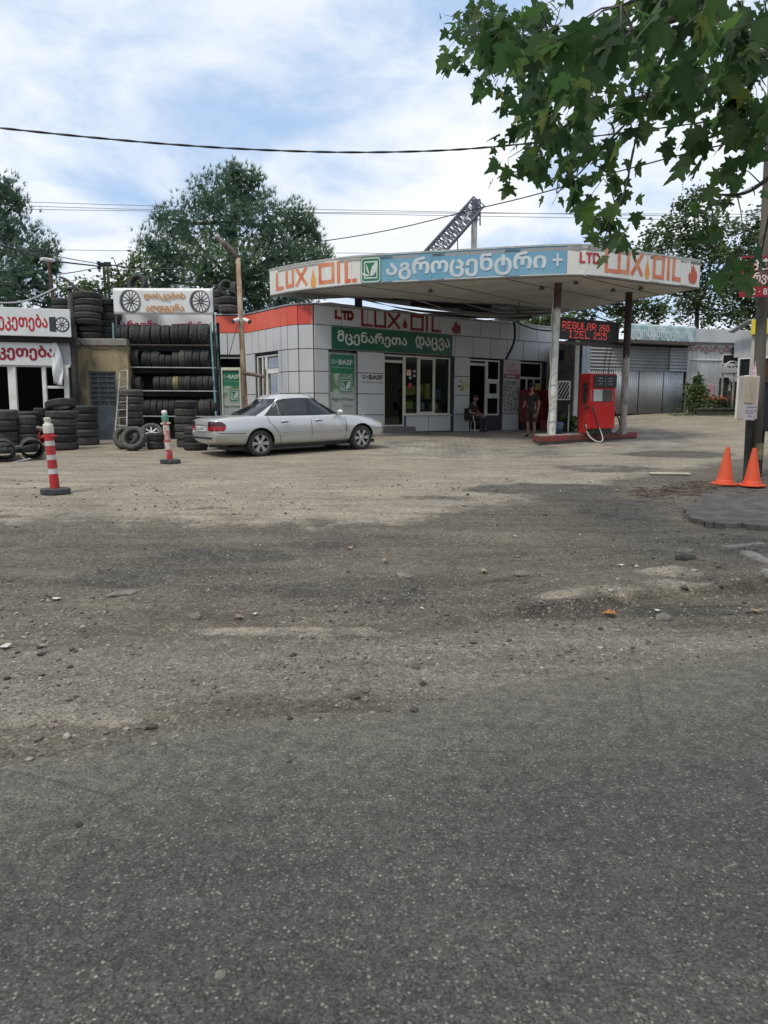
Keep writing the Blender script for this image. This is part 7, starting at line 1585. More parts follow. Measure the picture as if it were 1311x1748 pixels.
# standing man: faces the shop side on, one arm bent
N_, E_ = {}, []
V = Vector
N_['pelvis'] = ((0, 0, .95), (.155, .115), 1); N_['waist'] = ((0, 0, 1.1), (.15, .115), 0); N_['chest'] = ((0, .01, 1.3), (.175, .125), 0); N_['upper'] = ((0, .015, 1.42), (.14, .095), 0); N_['neck'] = ((0, .0, 1.52), .055, 3); N_['neck2'] = ((0, -.015, 1.6), .052, 3)
E_ += [('pelvis', 'waist'), ('waist', 'chest'), ('chest', 'upper'), ('upper', 'neck'), ('neck', 'neck2')]
for s_, pre in ((-1, 'l'), (1, 'r')):
    N_[pre + 'hip'] = ((s_ * .1, 0, .88), .1, 1); N_[pre + 'thigh'] = ((s_ * .11, -.01, .68), .098, 1); N_[pre + 'hem'] = ((s_ * .12, -.01, .52), .095, 1); N_[pre + 'knee'] = ((s_ * .12, -.01, .48), .058, 3); N_[pre + 'calf'] = ((s_ * .12, .015, .34), .056, 3); N_[pre + 'ankle'] = ((s_ * .12, .01, .1), .038, 3); N_[pre + 'heel'] = ((s_ * .12, .03, .045), .045, 2); N_[pre + 'toe'] = ((s_ * .14, -.15, .035), (.045, .035), 2)
    E_ += [('pelvis', pre + 'hip'), (pre + 'hip', pre + 'thigh'), (pre + 'thigh', pre + 'hem'), (pre + 'hem', pre + 'knee'), (pre + 'knee', pre + 'calf'), (pre + 'calf', pre + 'ankle'), (pre + 'ankle', pre + 'heel'), (pre + 'heel', pre + 'toe')]
    N_[pre + 'sh'] = ((s_ * .19, .01, 1.41), .066, 0); E_.append(('upper', pre + 'sh'))
N_['lsl'] = ((-.24, -.01, 1.24), .062, 0); N_['lel'] = ((-.26, .0, 1.14), .043, 3); N_['lwrist'] = ((-.2, -.2, 1.03), .028, 3); E_ += [('lsh', 'lsl'), ('lsl', 'lel'), ('lel', 'lwrist')]; hand(N_, E_, V((-.2, -.2, 1.03)), 'l', V((.5, -.8, -.2)), V((.3, .2, 1)), 3)
N_['rsl'] = ((.245, .015, 1.24), .062, 0); N_['rel'] = ((.265, .03, 1.13), .043, 3); N_['rwrist'] = ((.27, -.06, .9), .028, 3); E_ += [('rsh', 'rsl'), ('rsl', 'rel'), ('rel', 'rwrist')]; hand(N_, E_, V((.27, -.06, .9)), 'r', V((0, -.12, -1)), V((-.2, -1, .1)), 3)
g_ = P(906, 744.5, 25.0); gzz = gz(g_.x, 25.0) 
man, HR = skin_person('person', N_, E_, [tee, shortm, shoe, skin, eye, lip_], (g_.x, 25.0, gzz + .004), R(-38), 'standing person in black cap, black tee and dark shorts beside the red cabinets', Vector((0, -.03, 1.7)), Euler((R(12), 0, 0)), (3, 4, 5))
mb = MB(); mb.lathe([(.088, .0), (.09, .03), (.084, .075), (.06, .115), (.025, .13), (.001, .132)], 20, HR @ Matrix.Translation((0, .005, .03)) @ Matrix.Diagonal((.93, 1.15, 1, 1)))
pv_ = [(.07 * math.cos(R(a)), -.085 - .085 * math.sin(R(a)) * 1.0, .035 - .02 * math.sin(R(a))) for a in range(0, 181, 20)]; b0 = [(.075 * math.cos(R(a)), -.075 * math.sin(R(a)) - .01, .04) for a in range(0, 181, 20)]
v = [HR @ Vector(p) for p in pv_ + b0]; n = len(pv_); mb.add(v, [(i, i + 1, n + i + 1, n + i) for i in range(n - 1)])
cap = mb.build('cap', mat('black cap', (.012, .012, .014), rough=.8), man, smooth=True); cap.modifiers.new('t', 'SOLIDIFY').thickness = .006
# seated man on a chair by the door
N_, E_ = {}, []
N_['pelvis'] = ((0, .02, .52), (.165, .13), 1); N_['waist'] = ((0, .05, .66), (.155, .12), 0); N_['chest'] = ((0, .03, .86), (.18, .13), 0); N_['upper'] = ((0, .0, .99), (.15, .1), 0); N_['neck'] = ((0, -.04, 1.08), .056, 3); N_['neck2'] = ((0, -.07, 1.15), .053, 3)
E_ += [('pelvis', 'waist'), ('waist', 'chest'), ('chest', 'upper'), ('upper', 'neck'), ('neck', 'neck2')]
for s_, pre in ((-1, 'l'), (1, 'r')):
    N_[pre + 'hip'] = ((s_ * .1, -.03, .52), .1, 1); N_[pre + 'thigh'] = ((s_ * .14, -.25, .54), .09, 1); N_[pre + 'knee'] = ((s_ * .17, -.46, .53), .07, 1); N_[pre + 'calf'] = ((s_ * .15, -.45, .3), .062, 1); N_[pre + 'ankle'] = ((s_ * .13, -.42, .1), .052, 1); N_[pre + 'heel'] = ((s_ * .13, -.4, .045), .043, 2); N_[pre + 'toe'] = ((s_ * .15, -.6, .035), (.046, .034), 2)
    E_ += [('pelvis', pre + 'hip'), (pre + 'hip', pre + 'thigh'), (pre + 'thigh', pre + 'knee'), (pre + 'knee', pre + 'calf'), (pre + 'calf', pre + 'ankle'), (pre + 'ankle', pre + 'heel'), (pre + 'heel', pre + 'toe')]
    N_[pre + 'sh'] = ((s_ * .2, 0, .97), .068, 0); N_[pre + 'sl'] = ((s_ * .27, -.02, .82), .06, 0); N_[pre + 'el'] = ((s_ * .29, -.04, .72), .043, 3); N_[pre + 'wrist'] = ((s_ * .17, -.28, .66), .028, 3)
    E_ += [('upper', pre + 'sh'), (pre + 'sh', pre + 'sl'), (pre + 'sl', pre + 'el'), (pre + 'el', pre + 'wrist')]; hand(N_, E_, V((s_ * .17, -.28, .66)), pre, V((-s_ * .4, -.8, -.35)), V((-s_ * .8, .4, .3)), 3)
g2 = F.pt(6.65, 0, .62)
man2, HR = skin_person('person', N_, E_, [tee, jean, shoe, skin, eye, lip_], (g2.x, g2.y, .722), R(52), 'seated person in black shirt and dark jeans beside the open shop door', Vector((0, -.1, 1.25)), Euler((R(16), 0, R(6))), (3, 4, 5))
mb = MB(); mb.lathe([(.085, -.02), (.089, .03), (.08, .08), (.05, .115), (.001, .13)], 18, HR @ Matrix.Translation((0, .016, .01)) @ Matrix.Diagonal((.93, 1.1, 1, 1))); mb.build('hair', hairm, man2, smooth=True)
ch = empty('plastic_chair', (g2.x, g2.y, .722), 'dark worn chair under the seated person by the open door', 'chair') if False else empty('plastic_chair', (g2.x, g2.y, .722), R(52), 'dark worn chair under the seated person by the open door', 'chair')
chm = mat('dark chair plastic', (.05, .05, .055), (.09, .09, .09), scale=5, rough=.6)
MB().box(-.23, .23, -.24, .24, .38, .415).build('seat', chm, ch, bevel=.015); MB().box(-.22, .22, .24, .275, .42, .88).build('backrest', chm, ch, bevel=.015)
for sx_ in (-1, 1):
    for sy_ in (-1, 1): MB().bar((sx_ * .2, sy_ * .2, .38), (sx_ * .23, sy_ * .24, 0), .035).build('leg', mat('pale chair leg', (.4, .4, .4), rough=.5), ch)
    MB().bar((sx_ * .25, .25, .6), (sx_ * .25, -.18, .6), .04, .025).build('armrest', chm, ch); MB().bar((sx_ * .25, -.16, .6), (sx_ * .24, -.2, .38), .03, .03).build('arm_post', mat('pale chair arm', (.55, .53, .4), rough=.5), ch)
# ================================================================== TREES
def leafmat(name, stops, trans=.35, rough=.55):
    m = bpy.data.materials.new(name); m.use_nodes = True; nt = m.node_tree; n = nt.nodes; l = nt.links; b = n['Principled BSDF']
    at = n.new('ShaderNodeAttribute'); at.attribute_name = 'tint'; r = n.new('ShaderNodeValToRGB'); cr_ = r.color_ramp
    cr_.elements[0].position = stops[0][0]; cr_.elements[0].color = (*stops[0][1], 1); cr_.elements[1].position = stops[-1][0]; cr_.elements[1].color = (*stops[-1][1], 1)
    for p, c in stops[1:-1]: cr_.elements.new(p).color = (*c, 1)
    l.new(at.outputs['Fac'], r.inputs[0]); l.new(r.outputs[0], b.inputs['Base Color']); b.inputs['Roughness'].default_value = rough; b.inputs['Specular IOR Level'].default_value = .3
    if trans:
        t = n.new('ShaderNodeBsdfTranslucent'); h = n.new('ShaderNodeHueSaturation'); h.inputs['Value'].default_value = 1.6; h.inputs['Saturation'].default_value = 1.15; l.new(r.outputs[0], h.inputs['Color']); l.new(h.outputs[0], t.inputs[0])
        x = n.new('ShaderNodeMixShader'); x.inputs[0].default_value = trans; l.new(b.outputs[0], x.inputs[1]); l.new(t.outputs[0], x.inputs[2]); l.new(x.outputs[0], n['Material Output'].inputs[0])
    return m
bark = mat('dark bark', (.05, .042, .034), (.1, .085, .07), scale=4, rough=.9, bump=.4, bscale=18)
def unit(n): v = npr.normal(size=(n, 3)); return v / np.linalg.norm(v, axis=1, keepdims=True)
def frames(d):
    r = np.cross(d, np.array([.3, .2, 1.0])); r /= np.maximum(1e-6, np.linalg.norm(r, axis=1, keepdims=True)); return r, np.cross(r, d)
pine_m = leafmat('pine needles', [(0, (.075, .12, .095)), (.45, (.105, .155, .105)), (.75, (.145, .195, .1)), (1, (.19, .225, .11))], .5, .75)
def pine(name, blobs, trunkpx, Y, label, dens=1.0, group='pines behind the shops'):
    base = P(trunkpx[0][0], trunkpx[0][1], Y); base.z = gz(base.x, Y)
    root = empty(name, base, 0, label, 'tree', group)
    tp = [base - Vector((0, 0, .3))] + [P(x, y, Y) for x, y in trunkpx[1:]]
    mb = MB().tube(tp, [.45 - .36 * i / (len(tp) - 1) for i in range(len(tp))], 10); VV, TT = [], []
    for bi, (px, py, r, dy, tone) in enumerate(blobs):
        c = np.array(P(px, py, Y + dy)); R_ = r / FPX * (Y + dy)
        k = min(range(len(tp)), key=lambda i: (tp[i] - Vector(c)).length + (2 if tp[i].z > c[2] else 0)); mb.tube([tp[k], tp[k].lerp(Vector(c), .55) + Vector((0, 0, -.2)), Vector(c)], [.14, .1, .04], 6)
        n = int(dens * 78 * R_ ** 2 / .17 ** .5 * .55) + 20
        d = unit(n); d[:, 2] = d[:, 2] * .9 + .12; rad = R_ * (npr.uniform(.35, 1.12, (n, 1)) ** .6) * (1 + .16 * np.sin(d[:, :1] * 7 + bi) * np.cos(d[:, 2:] * 6 + bi))
        ctr = c + d * rad; ax = d * .7 + unit(n) * .35 + np.array([0, 0, .45]); ax /= np.linalg.norm(ax, axis=1, keepdims=True)
        q = 9; C_ = np.repeat(ctr, q, 0); A_ = np.repeat(ax, q, 0); rr, uu = frames(A_); ph = npr.uniform(0, 6.28, (n * q, 1)); sp = npr.uniform(.15, .95, (n * q, 1))
        dr = A_ * (1 - .35 * sp) + (rr * np.cos(ph) + uu * np.sin(ph)) * sp; dr /= np.linalg.norm(dr, axis=1, keepdims=True)
        ln = npr.uniform(.2, .46, (n * q, 1)) * (Y / 45) ** .5; sd_, _ = frames(dr); wd = .021 * (Y / 45) ** .5
        V_ = np.stack([C_ - sd_ * wd, C_ + sd_ * wd, C_ + dr * ln], 1).reshape(-1, 3); VV.append(V_)
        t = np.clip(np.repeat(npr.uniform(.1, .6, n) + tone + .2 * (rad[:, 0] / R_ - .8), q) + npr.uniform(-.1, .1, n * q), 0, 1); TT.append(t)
        # inner twig mass
        n2 = int(n * .6); d2 = unit(n2); p2 = c + d2 * R_ * npr.uniform(.1, .8, (n2, 1)); e1 = unit(n2) * .26; e2 = unit(n2) * .26
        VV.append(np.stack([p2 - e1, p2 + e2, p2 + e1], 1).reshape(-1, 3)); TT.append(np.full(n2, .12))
    bld(mb, 'trunk', bark, root); o = fast_mesh('crown', np.concatenate(VV), 3, pine_m, tint=np.concatenate(TT)); rel(o, root)
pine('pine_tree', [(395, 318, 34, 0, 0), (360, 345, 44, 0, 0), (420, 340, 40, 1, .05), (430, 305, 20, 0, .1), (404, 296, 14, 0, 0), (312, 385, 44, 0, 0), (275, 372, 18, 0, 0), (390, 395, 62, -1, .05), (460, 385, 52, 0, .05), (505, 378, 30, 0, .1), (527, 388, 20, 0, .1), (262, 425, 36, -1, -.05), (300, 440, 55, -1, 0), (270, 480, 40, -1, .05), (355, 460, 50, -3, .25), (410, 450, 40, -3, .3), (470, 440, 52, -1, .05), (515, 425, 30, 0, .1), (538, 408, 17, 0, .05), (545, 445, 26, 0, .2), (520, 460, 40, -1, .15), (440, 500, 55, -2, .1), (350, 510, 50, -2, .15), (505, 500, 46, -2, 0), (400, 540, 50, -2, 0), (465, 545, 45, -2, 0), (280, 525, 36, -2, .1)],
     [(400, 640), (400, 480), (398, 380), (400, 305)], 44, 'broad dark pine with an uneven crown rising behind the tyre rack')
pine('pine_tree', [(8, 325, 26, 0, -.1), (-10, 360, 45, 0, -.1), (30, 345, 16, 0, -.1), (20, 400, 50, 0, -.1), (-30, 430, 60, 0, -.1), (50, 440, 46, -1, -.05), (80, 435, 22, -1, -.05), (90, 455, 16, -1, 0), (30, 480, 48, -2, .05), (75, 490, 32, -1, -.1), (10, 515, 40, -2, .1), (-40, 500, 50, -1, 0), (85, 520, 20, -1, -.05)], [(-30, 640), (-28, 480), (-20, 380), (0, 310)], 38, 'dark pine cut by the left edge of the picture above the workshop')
leaf_far = leafmat('far leaf', [(0, (.035, .058, .026)), (.5, (.065, .1, .042)), (1, (.13, .17, .075))], .4)
leaf_pale = leafmat('pale far leaf', [(0, (.05, .08, .03)), (.5, (.1, .14, .055)), (1, (.17, .22, .1))], .4)
def leaftree(name, blobs, trunkpx, Y, label, size=.2, dens=1.0, m=leaf_far, group='leafy trees beyond the yard', tr=.17):
    base = P(trunkpx[0][0], trunkpx[0][1], Y); base.z = gz(base.x, Y)
    root = empty(name, base, 0, label, 'tree', group); tp = [base - Vector((0, 0, .3))] + [P(x, y, Y) for x, y in trunkpx[1:]]
    mb = MB().tube(tp, [tr * (1 - .75 * i / (len(tp) - 1)) for i in range(len(tp))], 9); VV, TT = [], []
    for bi, (px, py, r, dy, dn) in enumerate(blobs):
        c = np.array(P(px, py, Y + dy)); R_ = r / FPX * (Y + dy); k = min(range(len(tp)), key=lambda i: (tp[i] - Vector(c)).length + (3 if tp[i].z > c[2] else 0))
        mid = tp[k].lerp(Vector(c), .5) + Vector((rnd.uniform(-.3, .3), 0, rnd.uniform(-.4, .2))); mb.tube([tp[k], mid, Vector(c)], [tr * .4, tr * .25, .03], 6)
        for j in range(4): e = Vector(c) + Vector(unit(1)[0]) * R_ * .8; mb.tube([mid.lerp(Vector(c), rnd.uniform(.2, 1)), e], [.05, .015], 5)
        nc = max(6, int(19 * dn * dens * R_ ** 1.6)); cc = c + unit(nc) * R_ * npr.uniform(.3, 1.05, (nc, 1)); cr2 = npr.uniform(.25, .6, nc) * (.6 + .2 * R_)
        nl = 26; ctr = np.repeat(cc, nl, 0) + npr.normal(size=(nc * nl, 3)) * np.repeat(cr2, nl)[:, None] * .55; n = nc * nl
        a = unit(n); a[:, 2] *= .5; b2 = np.cross(a, unit(n)); b2 /= np.maximum(1e-6, np.linalg.norm(b2, axis=1, keepdims=True)); s = size * npr.uniform(.6, 1.2, (n, 1))
        V_ = np.stack([ctr - a * s * .6, ctr + b2 * s * .32, ctr + a * s * .6, ctr - b2 * s * .32], 1).reshape(-1, 3); VV.append(V_)
        TT.append(np.clip(np.repeat(npr.uniform(.05, .8, nc), nl) + npr.uniform(-.25, .25, n), 0, 1))
    bld(mb, 'trunk', bark, root); rel(fast_mesh('crown', np.concatenate(VV), 4, m, tint=np.concatenate(TT)), root)
leaftree('leafy_tree', [(1185, 345, 26, 0, .8), (1160, 385, 42, 0, .9), (1215, 385, 38, 0, .8), (1120, 420, 45, 0, .9), (1180, 430, 55, 0, 1), (1235, 430, 45, 1, .9), (1145, 470, 45, 0, .8), (1205, 480, 50, 0, .9), (1250, 475, 36, 0, .9), (1175, 520, 40, 0, .7), (1225, 530, 40, 0, .8)], [(1190, 650), (1190, 520), (1185, 420), (1186, 350)], 46, 'tall loose leafy tree behind the right end of the canopy', .24)
leaftree('leafy_tree', [(1060, 440, 30, 0, .8), (1030, 425, 25, 0, .7), (1085, 480, 40, 0, .9), (1040, 500, 40, 0, .9), (1000, 535, 36, 0, .8), (1075, 535, 44, 0, .9), (1120, 525, 36, 0, .8), (1050, 470, 36, 0, .9), (1110, 450, 30, 0, .8), (985, 505, 26, 0, .7)], [(1070, 650), (1072, 540), (1068, 480), (1062, 440)], 43, 'dark leafy tree behind the price board and second column', .24)
leaftree('leafy_tree', [(1290, 400, 40, 0, .8), (1265, 440, 40, 0, .8), (1310, 450, 50, 0, 1), (1275, 490, 40, 0, .9), (1320, 510, 50, 0, 1), (1255, 530, 36, 0, .9), (1295, 540, 40, 0, .9), (1340, 420, 60, 0, 1), (1360, 520, 60, 0, 1)], [(1300, 650), (1300, 540), (1298, 470), (1292, 410)], 44, 'leafy tree behind the kiosk with the yellow fascia', .24)
leaftree('leafy_tree', [(905, 550, 22, 0, .9), (940, 548, 20, 0, 1), (965, 552, 18, 0, 1), (880, 556, 16, 0, 1), (925, 562, 24, 0, 1)], [(930, 640), (930, 590), (928, 560)], 40, 'yellow green tree top showing between the shop roof and the canopy', .24, 1.6, leaf_pale)
leaftree('leafy_tree', [(205, 470, 34, 0, .9), (165, 500, 30, 0, .9), (225, 450, 22, 0, .8), (130, 510, 22, 0, .7), (215, 505, 36, 0, 1), (180, 530, 30, 0, 1), (240, 480, 30, 0, .9), (145, 490, 16, 0, .6), (115, 500, 14, 0, .5)], [(195, 640), (196, 540), (198, 490)], 35, 'pale green leafy tree between the two pines', .2, 1.0, leaf_pale)
# ------------------------------------------------------------------ plane tree leaning in from the right
_h = [(.13, -.1), (.3, -.02), (.5, -.06), (.42, .06), (.32, .15), (.45, .24), (.58, .28), (.6, .46), (.44, .44), (.27, .45), (.26, .6), (.17, .66), (.13, .83)]
LEAF = np.array([(0, 0)] + _h + [(0, 1.0)] + [(-x, y) for x, y in _h[::-1]]) * np.array([1.0, 1.0])
plane_m = leafmat('plane leaf', [(0, (.028, .056, .026)), (.5, (.055, .1, .036)), (.85, (.1, .155, .045)), (1, (.17, .2, .06))], .55, .6)
base = Vector((6.6, 3.6, gz(6.6, 3.6))); pt_ = empty('plane_tree', base, 0, 'plane tree reaching in from the upper right with hanging lobed leaves', 'tree')
mb = MB(); mb.tube([base - Vector((0, 0, .3)), base + Vector((-.1, .1, 2)), base + Vector((-.3, .4, 4)), base + Vector((-.5, .8, 6.5))], [.32, .27, .23, .16], 14)
limbs = []
def limb(pts, r0, r1):
    r0 *= .55
    pts = [Vector(p) for p in crom([Vector(p) for p in pts], 6)]
    mb.tube(pts, [r0 + (r1 - r0) * i / (len(pts) - 1) for i in range(len(pts))], 8); limbs.extend(pts)
j1, j2, j3 = base + Vector((-.25, .35, 3.6)), base + Vector((-.4, .6, 5.2)), base + Vector((-.15, .2, 2.8))
limb([j2, P(1330, -60, 4.8), P(1180, 20, 5.2), P(1040, 60, 6.0), P(900, 70, 7.4), P(800, 60, 8.4)], .09, .008)
limb([j1, P(1400, 80, 5.2), P(1260, 120, 5.6), P(1120, 160, 6.2), P(990, 200, 7.0), P(900, 265, 8.0)], .08, .008)
limb([P(1180, 20, 5.2), P(1120, 120, 5.6), P(1085, 240, 5.9), P(1065, 330, 5.9), P(1030, 410, 5.9)], .03, .005)
limb([P(1120, 160, 6.2), P(1040, 240, 6.6), P(985, 300, 7.2), P(950, 330, 7.5)], .02, .005)
limb([j3, P(1420, 230, 5.6), P(1330, 290, 5.9), P(1270, 330, 6.0), P(1200, 330, 6.1)], .06, .006)
limb([P(1330, 290, 5.9), P(1310, 380, 6.1), P(1295, 460, 6.4)], .02, .005)
limb([P(1040, 60, 6.0), P(940, 150, 7.2), P(880, 200, 8.0)], .02, .005)
limb([P(1330, -60, 4.8), P(1150, -20, 4.2), P(1060, 10, 4.0)], .03, .006)
LB = [(835, 45, 66, 55, 8.5, 1.25), (782, 50, 24, 26, 8.5, .7), (810, 100, 34, 30, 8.4, .9), (900, 50, 80, 60, 7.2, 1.6), (880, 140, 60, 45, 8, 1.2), (965, 120, 85, 80, 6.2, 1.5), (1060, 40, 95, 60, 4.2, 1.4), (1160, 40, 95, 60, 4.4, 1.5), (1250, 70, 85, 90, 5, 1.6), (1090, 130, 90, 55, 5.6, 1.5), (1210, 150, 95, 50, 6.2, 1.4), (1295, 190, 34, 80, 6, 1.2),
      (925, 220, 62, 48, 8, 1.2), (876, 268, 32, 20, 8.2, .9), (945, 270, 56, 46, 7.5, 1.2), (1015, 215, 60, 52, 6.5, 1.3), (955, 322, 40, 24, 7.5, .9), (1060, 265, 46, 40, 6, 1.0), (1130, 215, 44, 24, 5.7, 1.0), (1185, 225, 60, 28, 6, .9), (1090, 325, 44, 30, 5.7, .9), (1040, 315, 36, 26, 6, .8), (1060, 372, 60, 22, 5.8, .95), (985, 396, 26, 12, 5.8, .7), (1085, 405, 60, 20, 5.8, .9), (1075, 408, 30, 10, 5.8, .6), (1300, 110, 30, 80, 5.6, 1.3), (1250, 190, 50, 40, 6, 1.2),
      (1265, 240, 46, 40, 6, .7), (1290, 330, 30, 30, 5.7, .9), (1240, 345, 34, 16, 6, .7), (1190, 318, 24, 14, 6, .5), (1285, 400, 30, 28, 6, .8), (1303, 455, 18, 36, 6.4, .9), (1275, 300, 30, 14, 6, .6), (1282, 482, 22, 24, 6.3, .9)]
LV, LT_ = [], []
larr = np.array([tuple(p) for p in limbs])
for (px, py, rx, ry, Y, cov) in LB:
    lp_ = .135 / Y * FPX; nlv = int(cov * (.98 if py < 190 else .8) * math.pi * rx * ry / (lp_ ** 2 * .36)); nsp = max(1, nlv // 7)
    for s_ in range(nsp):
        a = rnd.uniform(0, 6.28); q = rnd.random() ** .5; x, y = px + rx * q * math.cos(a) * .92, py + ry * q * math.sin(a) * .92
        c = P(x, y - .05 / Y * FPX, Y + rnd.uniform(-.7, .7)); k = int(np.argmin(((larr - np.array(c)) ** 2).sum(1))); st_ = limbs[k]
        mid = st_.lerp(c, .5) + Vector((0, 0, .08 * (c - st_).length)); mb.tube([st_, mid, c], [.006, .0045, .003], 4, cap=False)
        end = c + Vector((rnd.uniform(-.3, .05), rnd.uniform(-.2, .2), rnd.uniform(-.28, -.02))); mb.tube([c, end], [.003, .002], 4, cap=False)
        for i in range(7):
            p = c.lerp(end, rnd.random()) + Vector((rnd.gauss(0, .07), rnd.gauss(0, .09), rnd.gauss(0, .06)))
            sz = .165 * rnd.uniform(.45, 1.25); dn = Vector((rnd.uniform(-.9, .5), rnd.uniform(-.6, .5), rnd.uniform(-1.1, -.15))).normalized()
            nrm_ = Vector((rnd.gauss(0, .55), rnd.gauss(-.35, .6), rnd.gauss(.45, .4))); sdv = dn.cross(nrm_).normalized(); nv = sdv.cross(dn)
            q_ = proj(p); 
            if 1100 < q_[0] < 1215 and 425 < q_[1] < 510: continue
            curl = rnd.uniform(.05, .5); w_ = sz * rnd.uniform(.75, 1.05)
            LV.append([p + sdv * (lx * w_ * .95) + dn * (ly * sz * .95) - nv * (curl * sz * (lx * lx * 1.1 + .25 * ly * ly)) for lx, ly in LEAF])
            LT_.append(min(1, max(0, rnd.gauss(.42, .22) + (.25 if rnd.random() < .07 else 0))))
bld(mb, 'trunk', bark, pt_)
LVa = np.array([[tuple(v) for v in lf] for lf in LV]).reshape(-1, 3); rel(fast_mesh('crown', LVa, len(LEAF), plane_m, tint=LT_), pt_)
# small plants
def shrub(name, c, rx, ry, h, n, label, m, size=.12, spiky=False):
    root = empty(name, c, 0, label, 'plant'); mb = MB(); VV, TT = [], []
    for i in range(14): e = Vector((rnd.gauss(0, rx * .5), rnd.gauss(0, ry * .5), h * rnd.uniform(.5, 1))); mb.tube([(0, 0, 0), e * .5 + Vector((0, 0, .1)), e], [.012, .009, .004], 4)
    mb.build('stem', bark, root)
    p = np.stack([npr.normal(0, rx * .5, n), npr.normal(0, ry * .5, n), npr.uniform(.03, 1, n) ** .8 * h], 1); p[:, :2] *= (1.15 - .5 * p[:, 2:] / h)
    a = unit(n); a[:, 2] = np.abs(a[:, 2]) * (1.5 if spiky else .6); a /= np.linalg.norm(a, axis=1, keepdims=True); b2 = np.cross(a, unit(n)); b2 /= np.maximum(1e-6, np.linalg.norm(b2, axis=1, keepdims=True)); s = size * npr.uniform(.6, 1.3, (n, 1))
    V_ = np.stack([p - a * s * .5, p + b2 * s * (.12 if spiky else .3), p + a * s * .6, p - b2 * s * (.12 if spiky else .3)], 1).reshape(-1, 3)
    o = fast_mesh('foliage', V_, 4, m, tint=npr.uniform(0, 1, n)); o.parent = root; return root
c = P(1186, 708, 33.6); c.z = gz(c.x, 33.6); shrub('flowering_bush', c, .62, .4, 1.35, 1500, 'bushy green shrub with pale tips against the boards', leaf_pale, .13)
c = P(1190, 690, 33.9); c.z = gz(c.x, 33.9); shrub('spiky_plant', c, .5, .2, 1.75, 90, 'spiky leaved plant standing up behind the green shrub', leaf_pale, .6, True)
c = P(1222, 706, 33.2); c.z = gz(c.x, 33.2) + .28; r_ = shrub('flower_bed', c, .85, .25, .5, 700, 'low flowers growing in the dark trough by the lean-to', leaf_pale, .1)
fm = leafmat('red petals', [(0, (.4, .05, .04)), (1, (.55, .2, .1))], .2); n = 60; p = np.stack([npr.normal(-.05, .35, n), npr.normal(-.1, .12, n), npr.uniform(.35, .62, n)], 1); a = unit(n) * .06; b2 = unit(n) * .06
o = fast_mesh('blossom', np.stack([p - a, p + b2, p + a, p - b2], 1).reshape(-1, 3), 4, fm, tint=npr.rand(n)); o.parent = r_
mb = MB().box(c.x - .95, c.x + .95, 32.95, 33.45, c.z - .3, c.z + .02); mb.box(c.x - 1, c.x + 1, 32.9, 32.95, c.z - .06, c.z + .04); tag(mb.build('planter', mat('dark planter', (.05, .055, .045), (.09, .09, .08), scale=4, rough=.8), bevel=.02), 'long dark trough planter with red flowers by the lean-to', 'planter')
c = P(976, 742, 25.2); c.z = gz(c.x, 25.6); c.y = 25.6; shrub('weedy_bush', c, .45, .35, .75, 900, 'weedy green bush between the whitewashed column and the pump', leaf_pale, .12)
gx = P(1180, 710, 33).x; n = 900; p = np.stack([npr.uniform(gx - 1.0, gx + 3.2, n), npr.uniform(32.4, 33.5, n)], 1); z = gz_arr(p[:, 0], p[:, 1]); a = npr.normal(0, .03, (n, 2)); h = npr.uniform(.04, .13, n)
V_ = np.stack([np.c_[p - .012, z - .02], np.c_[p + .012, z - .02], np.c_[p + a, z + h]], 1).reshape(-1, 3); o = fast_mesh('grass', V_, 3, leaf_pale, tint=npr.rand(n)); o['kind'] = 'stuff'; o['label'] = 'strip of weedy grass along the foot of the boards'
# ================================================================== WIRES, MASTS
def cable(pts, r, name, label, m=wire_m, cat='cable', twist=False, group=None, n=10, parent=None):
    pts = [Vector(p) for p in crom([Vector(p) for p in pts], n)]
    mb = MB()
    if twist:
        for k in range(2): mb.tube([p + Vector((0, math.cos(i * .7 + k * math.pi), math.sin(i * .7 + k * math.pi))) * r * .7 for i, p in enumerate(pts)], r, 6)
    else: mb.tube(pts, r, 5)
    o = mb.build(name, m, parent, smooth=True)
    if parent is None: tag(o, label, cat, group)
    return o
cable([P(-60, 212, 9.2), P(0, 218.5, 9.2), P(150, 234, 9.4), P(300, 247, 9.6), P(450, 256, 9.8), P(600, 260, 10), P(750, 257, 10.3), P(870, 248, 10.6), P(1020, 232, 11), P(1170, 213, 11.6), P(1309, 192, 12.1)], .0085, 'overhead_cable', 'thick twisted black cable sagging across the whole sky', twist=True, n=14)
cable([P(404, 421, 23.3), P(470, 420, 22.5), P(540, 413, 21.6), P(620, 401, 20.6), P(700, 385, 19.5), P(800, 360, 18.2), P(900, 336, 16.8), P(1000, 308, 15.4), P(1100, 281, 14.2), P(1200, 255, 13.2), P(1308, 232, 12.1)], .014, 'overhead_cable', 'black cable rising from the rusty lamp pole to the utility pole')
gw = mat('thin grey wire', (.25, .28, .33), rough=.6)
for i, (y0, y1, lb) in enumerate(((342, 372, 'uppermost thin railway wire crossing behind the pine'), (349, 378, 'second thin railway wire just below the uppermost'), (356, 366, 'third thin railway wire passing the lattice mast'), (424, 436, 'lowest thin railway wire behind the shop roofs'))):
    cable([P(-40, y0, 70), P(320, y0 + (y1 - y0) * .3 + 2, 70), P(700, y0 + (y1 - y0) * .55 + 2, 70), P(1340, y1, 70)], .03, 'railway_wire', lb, gw, 'wire', group='railway wires in the sky')
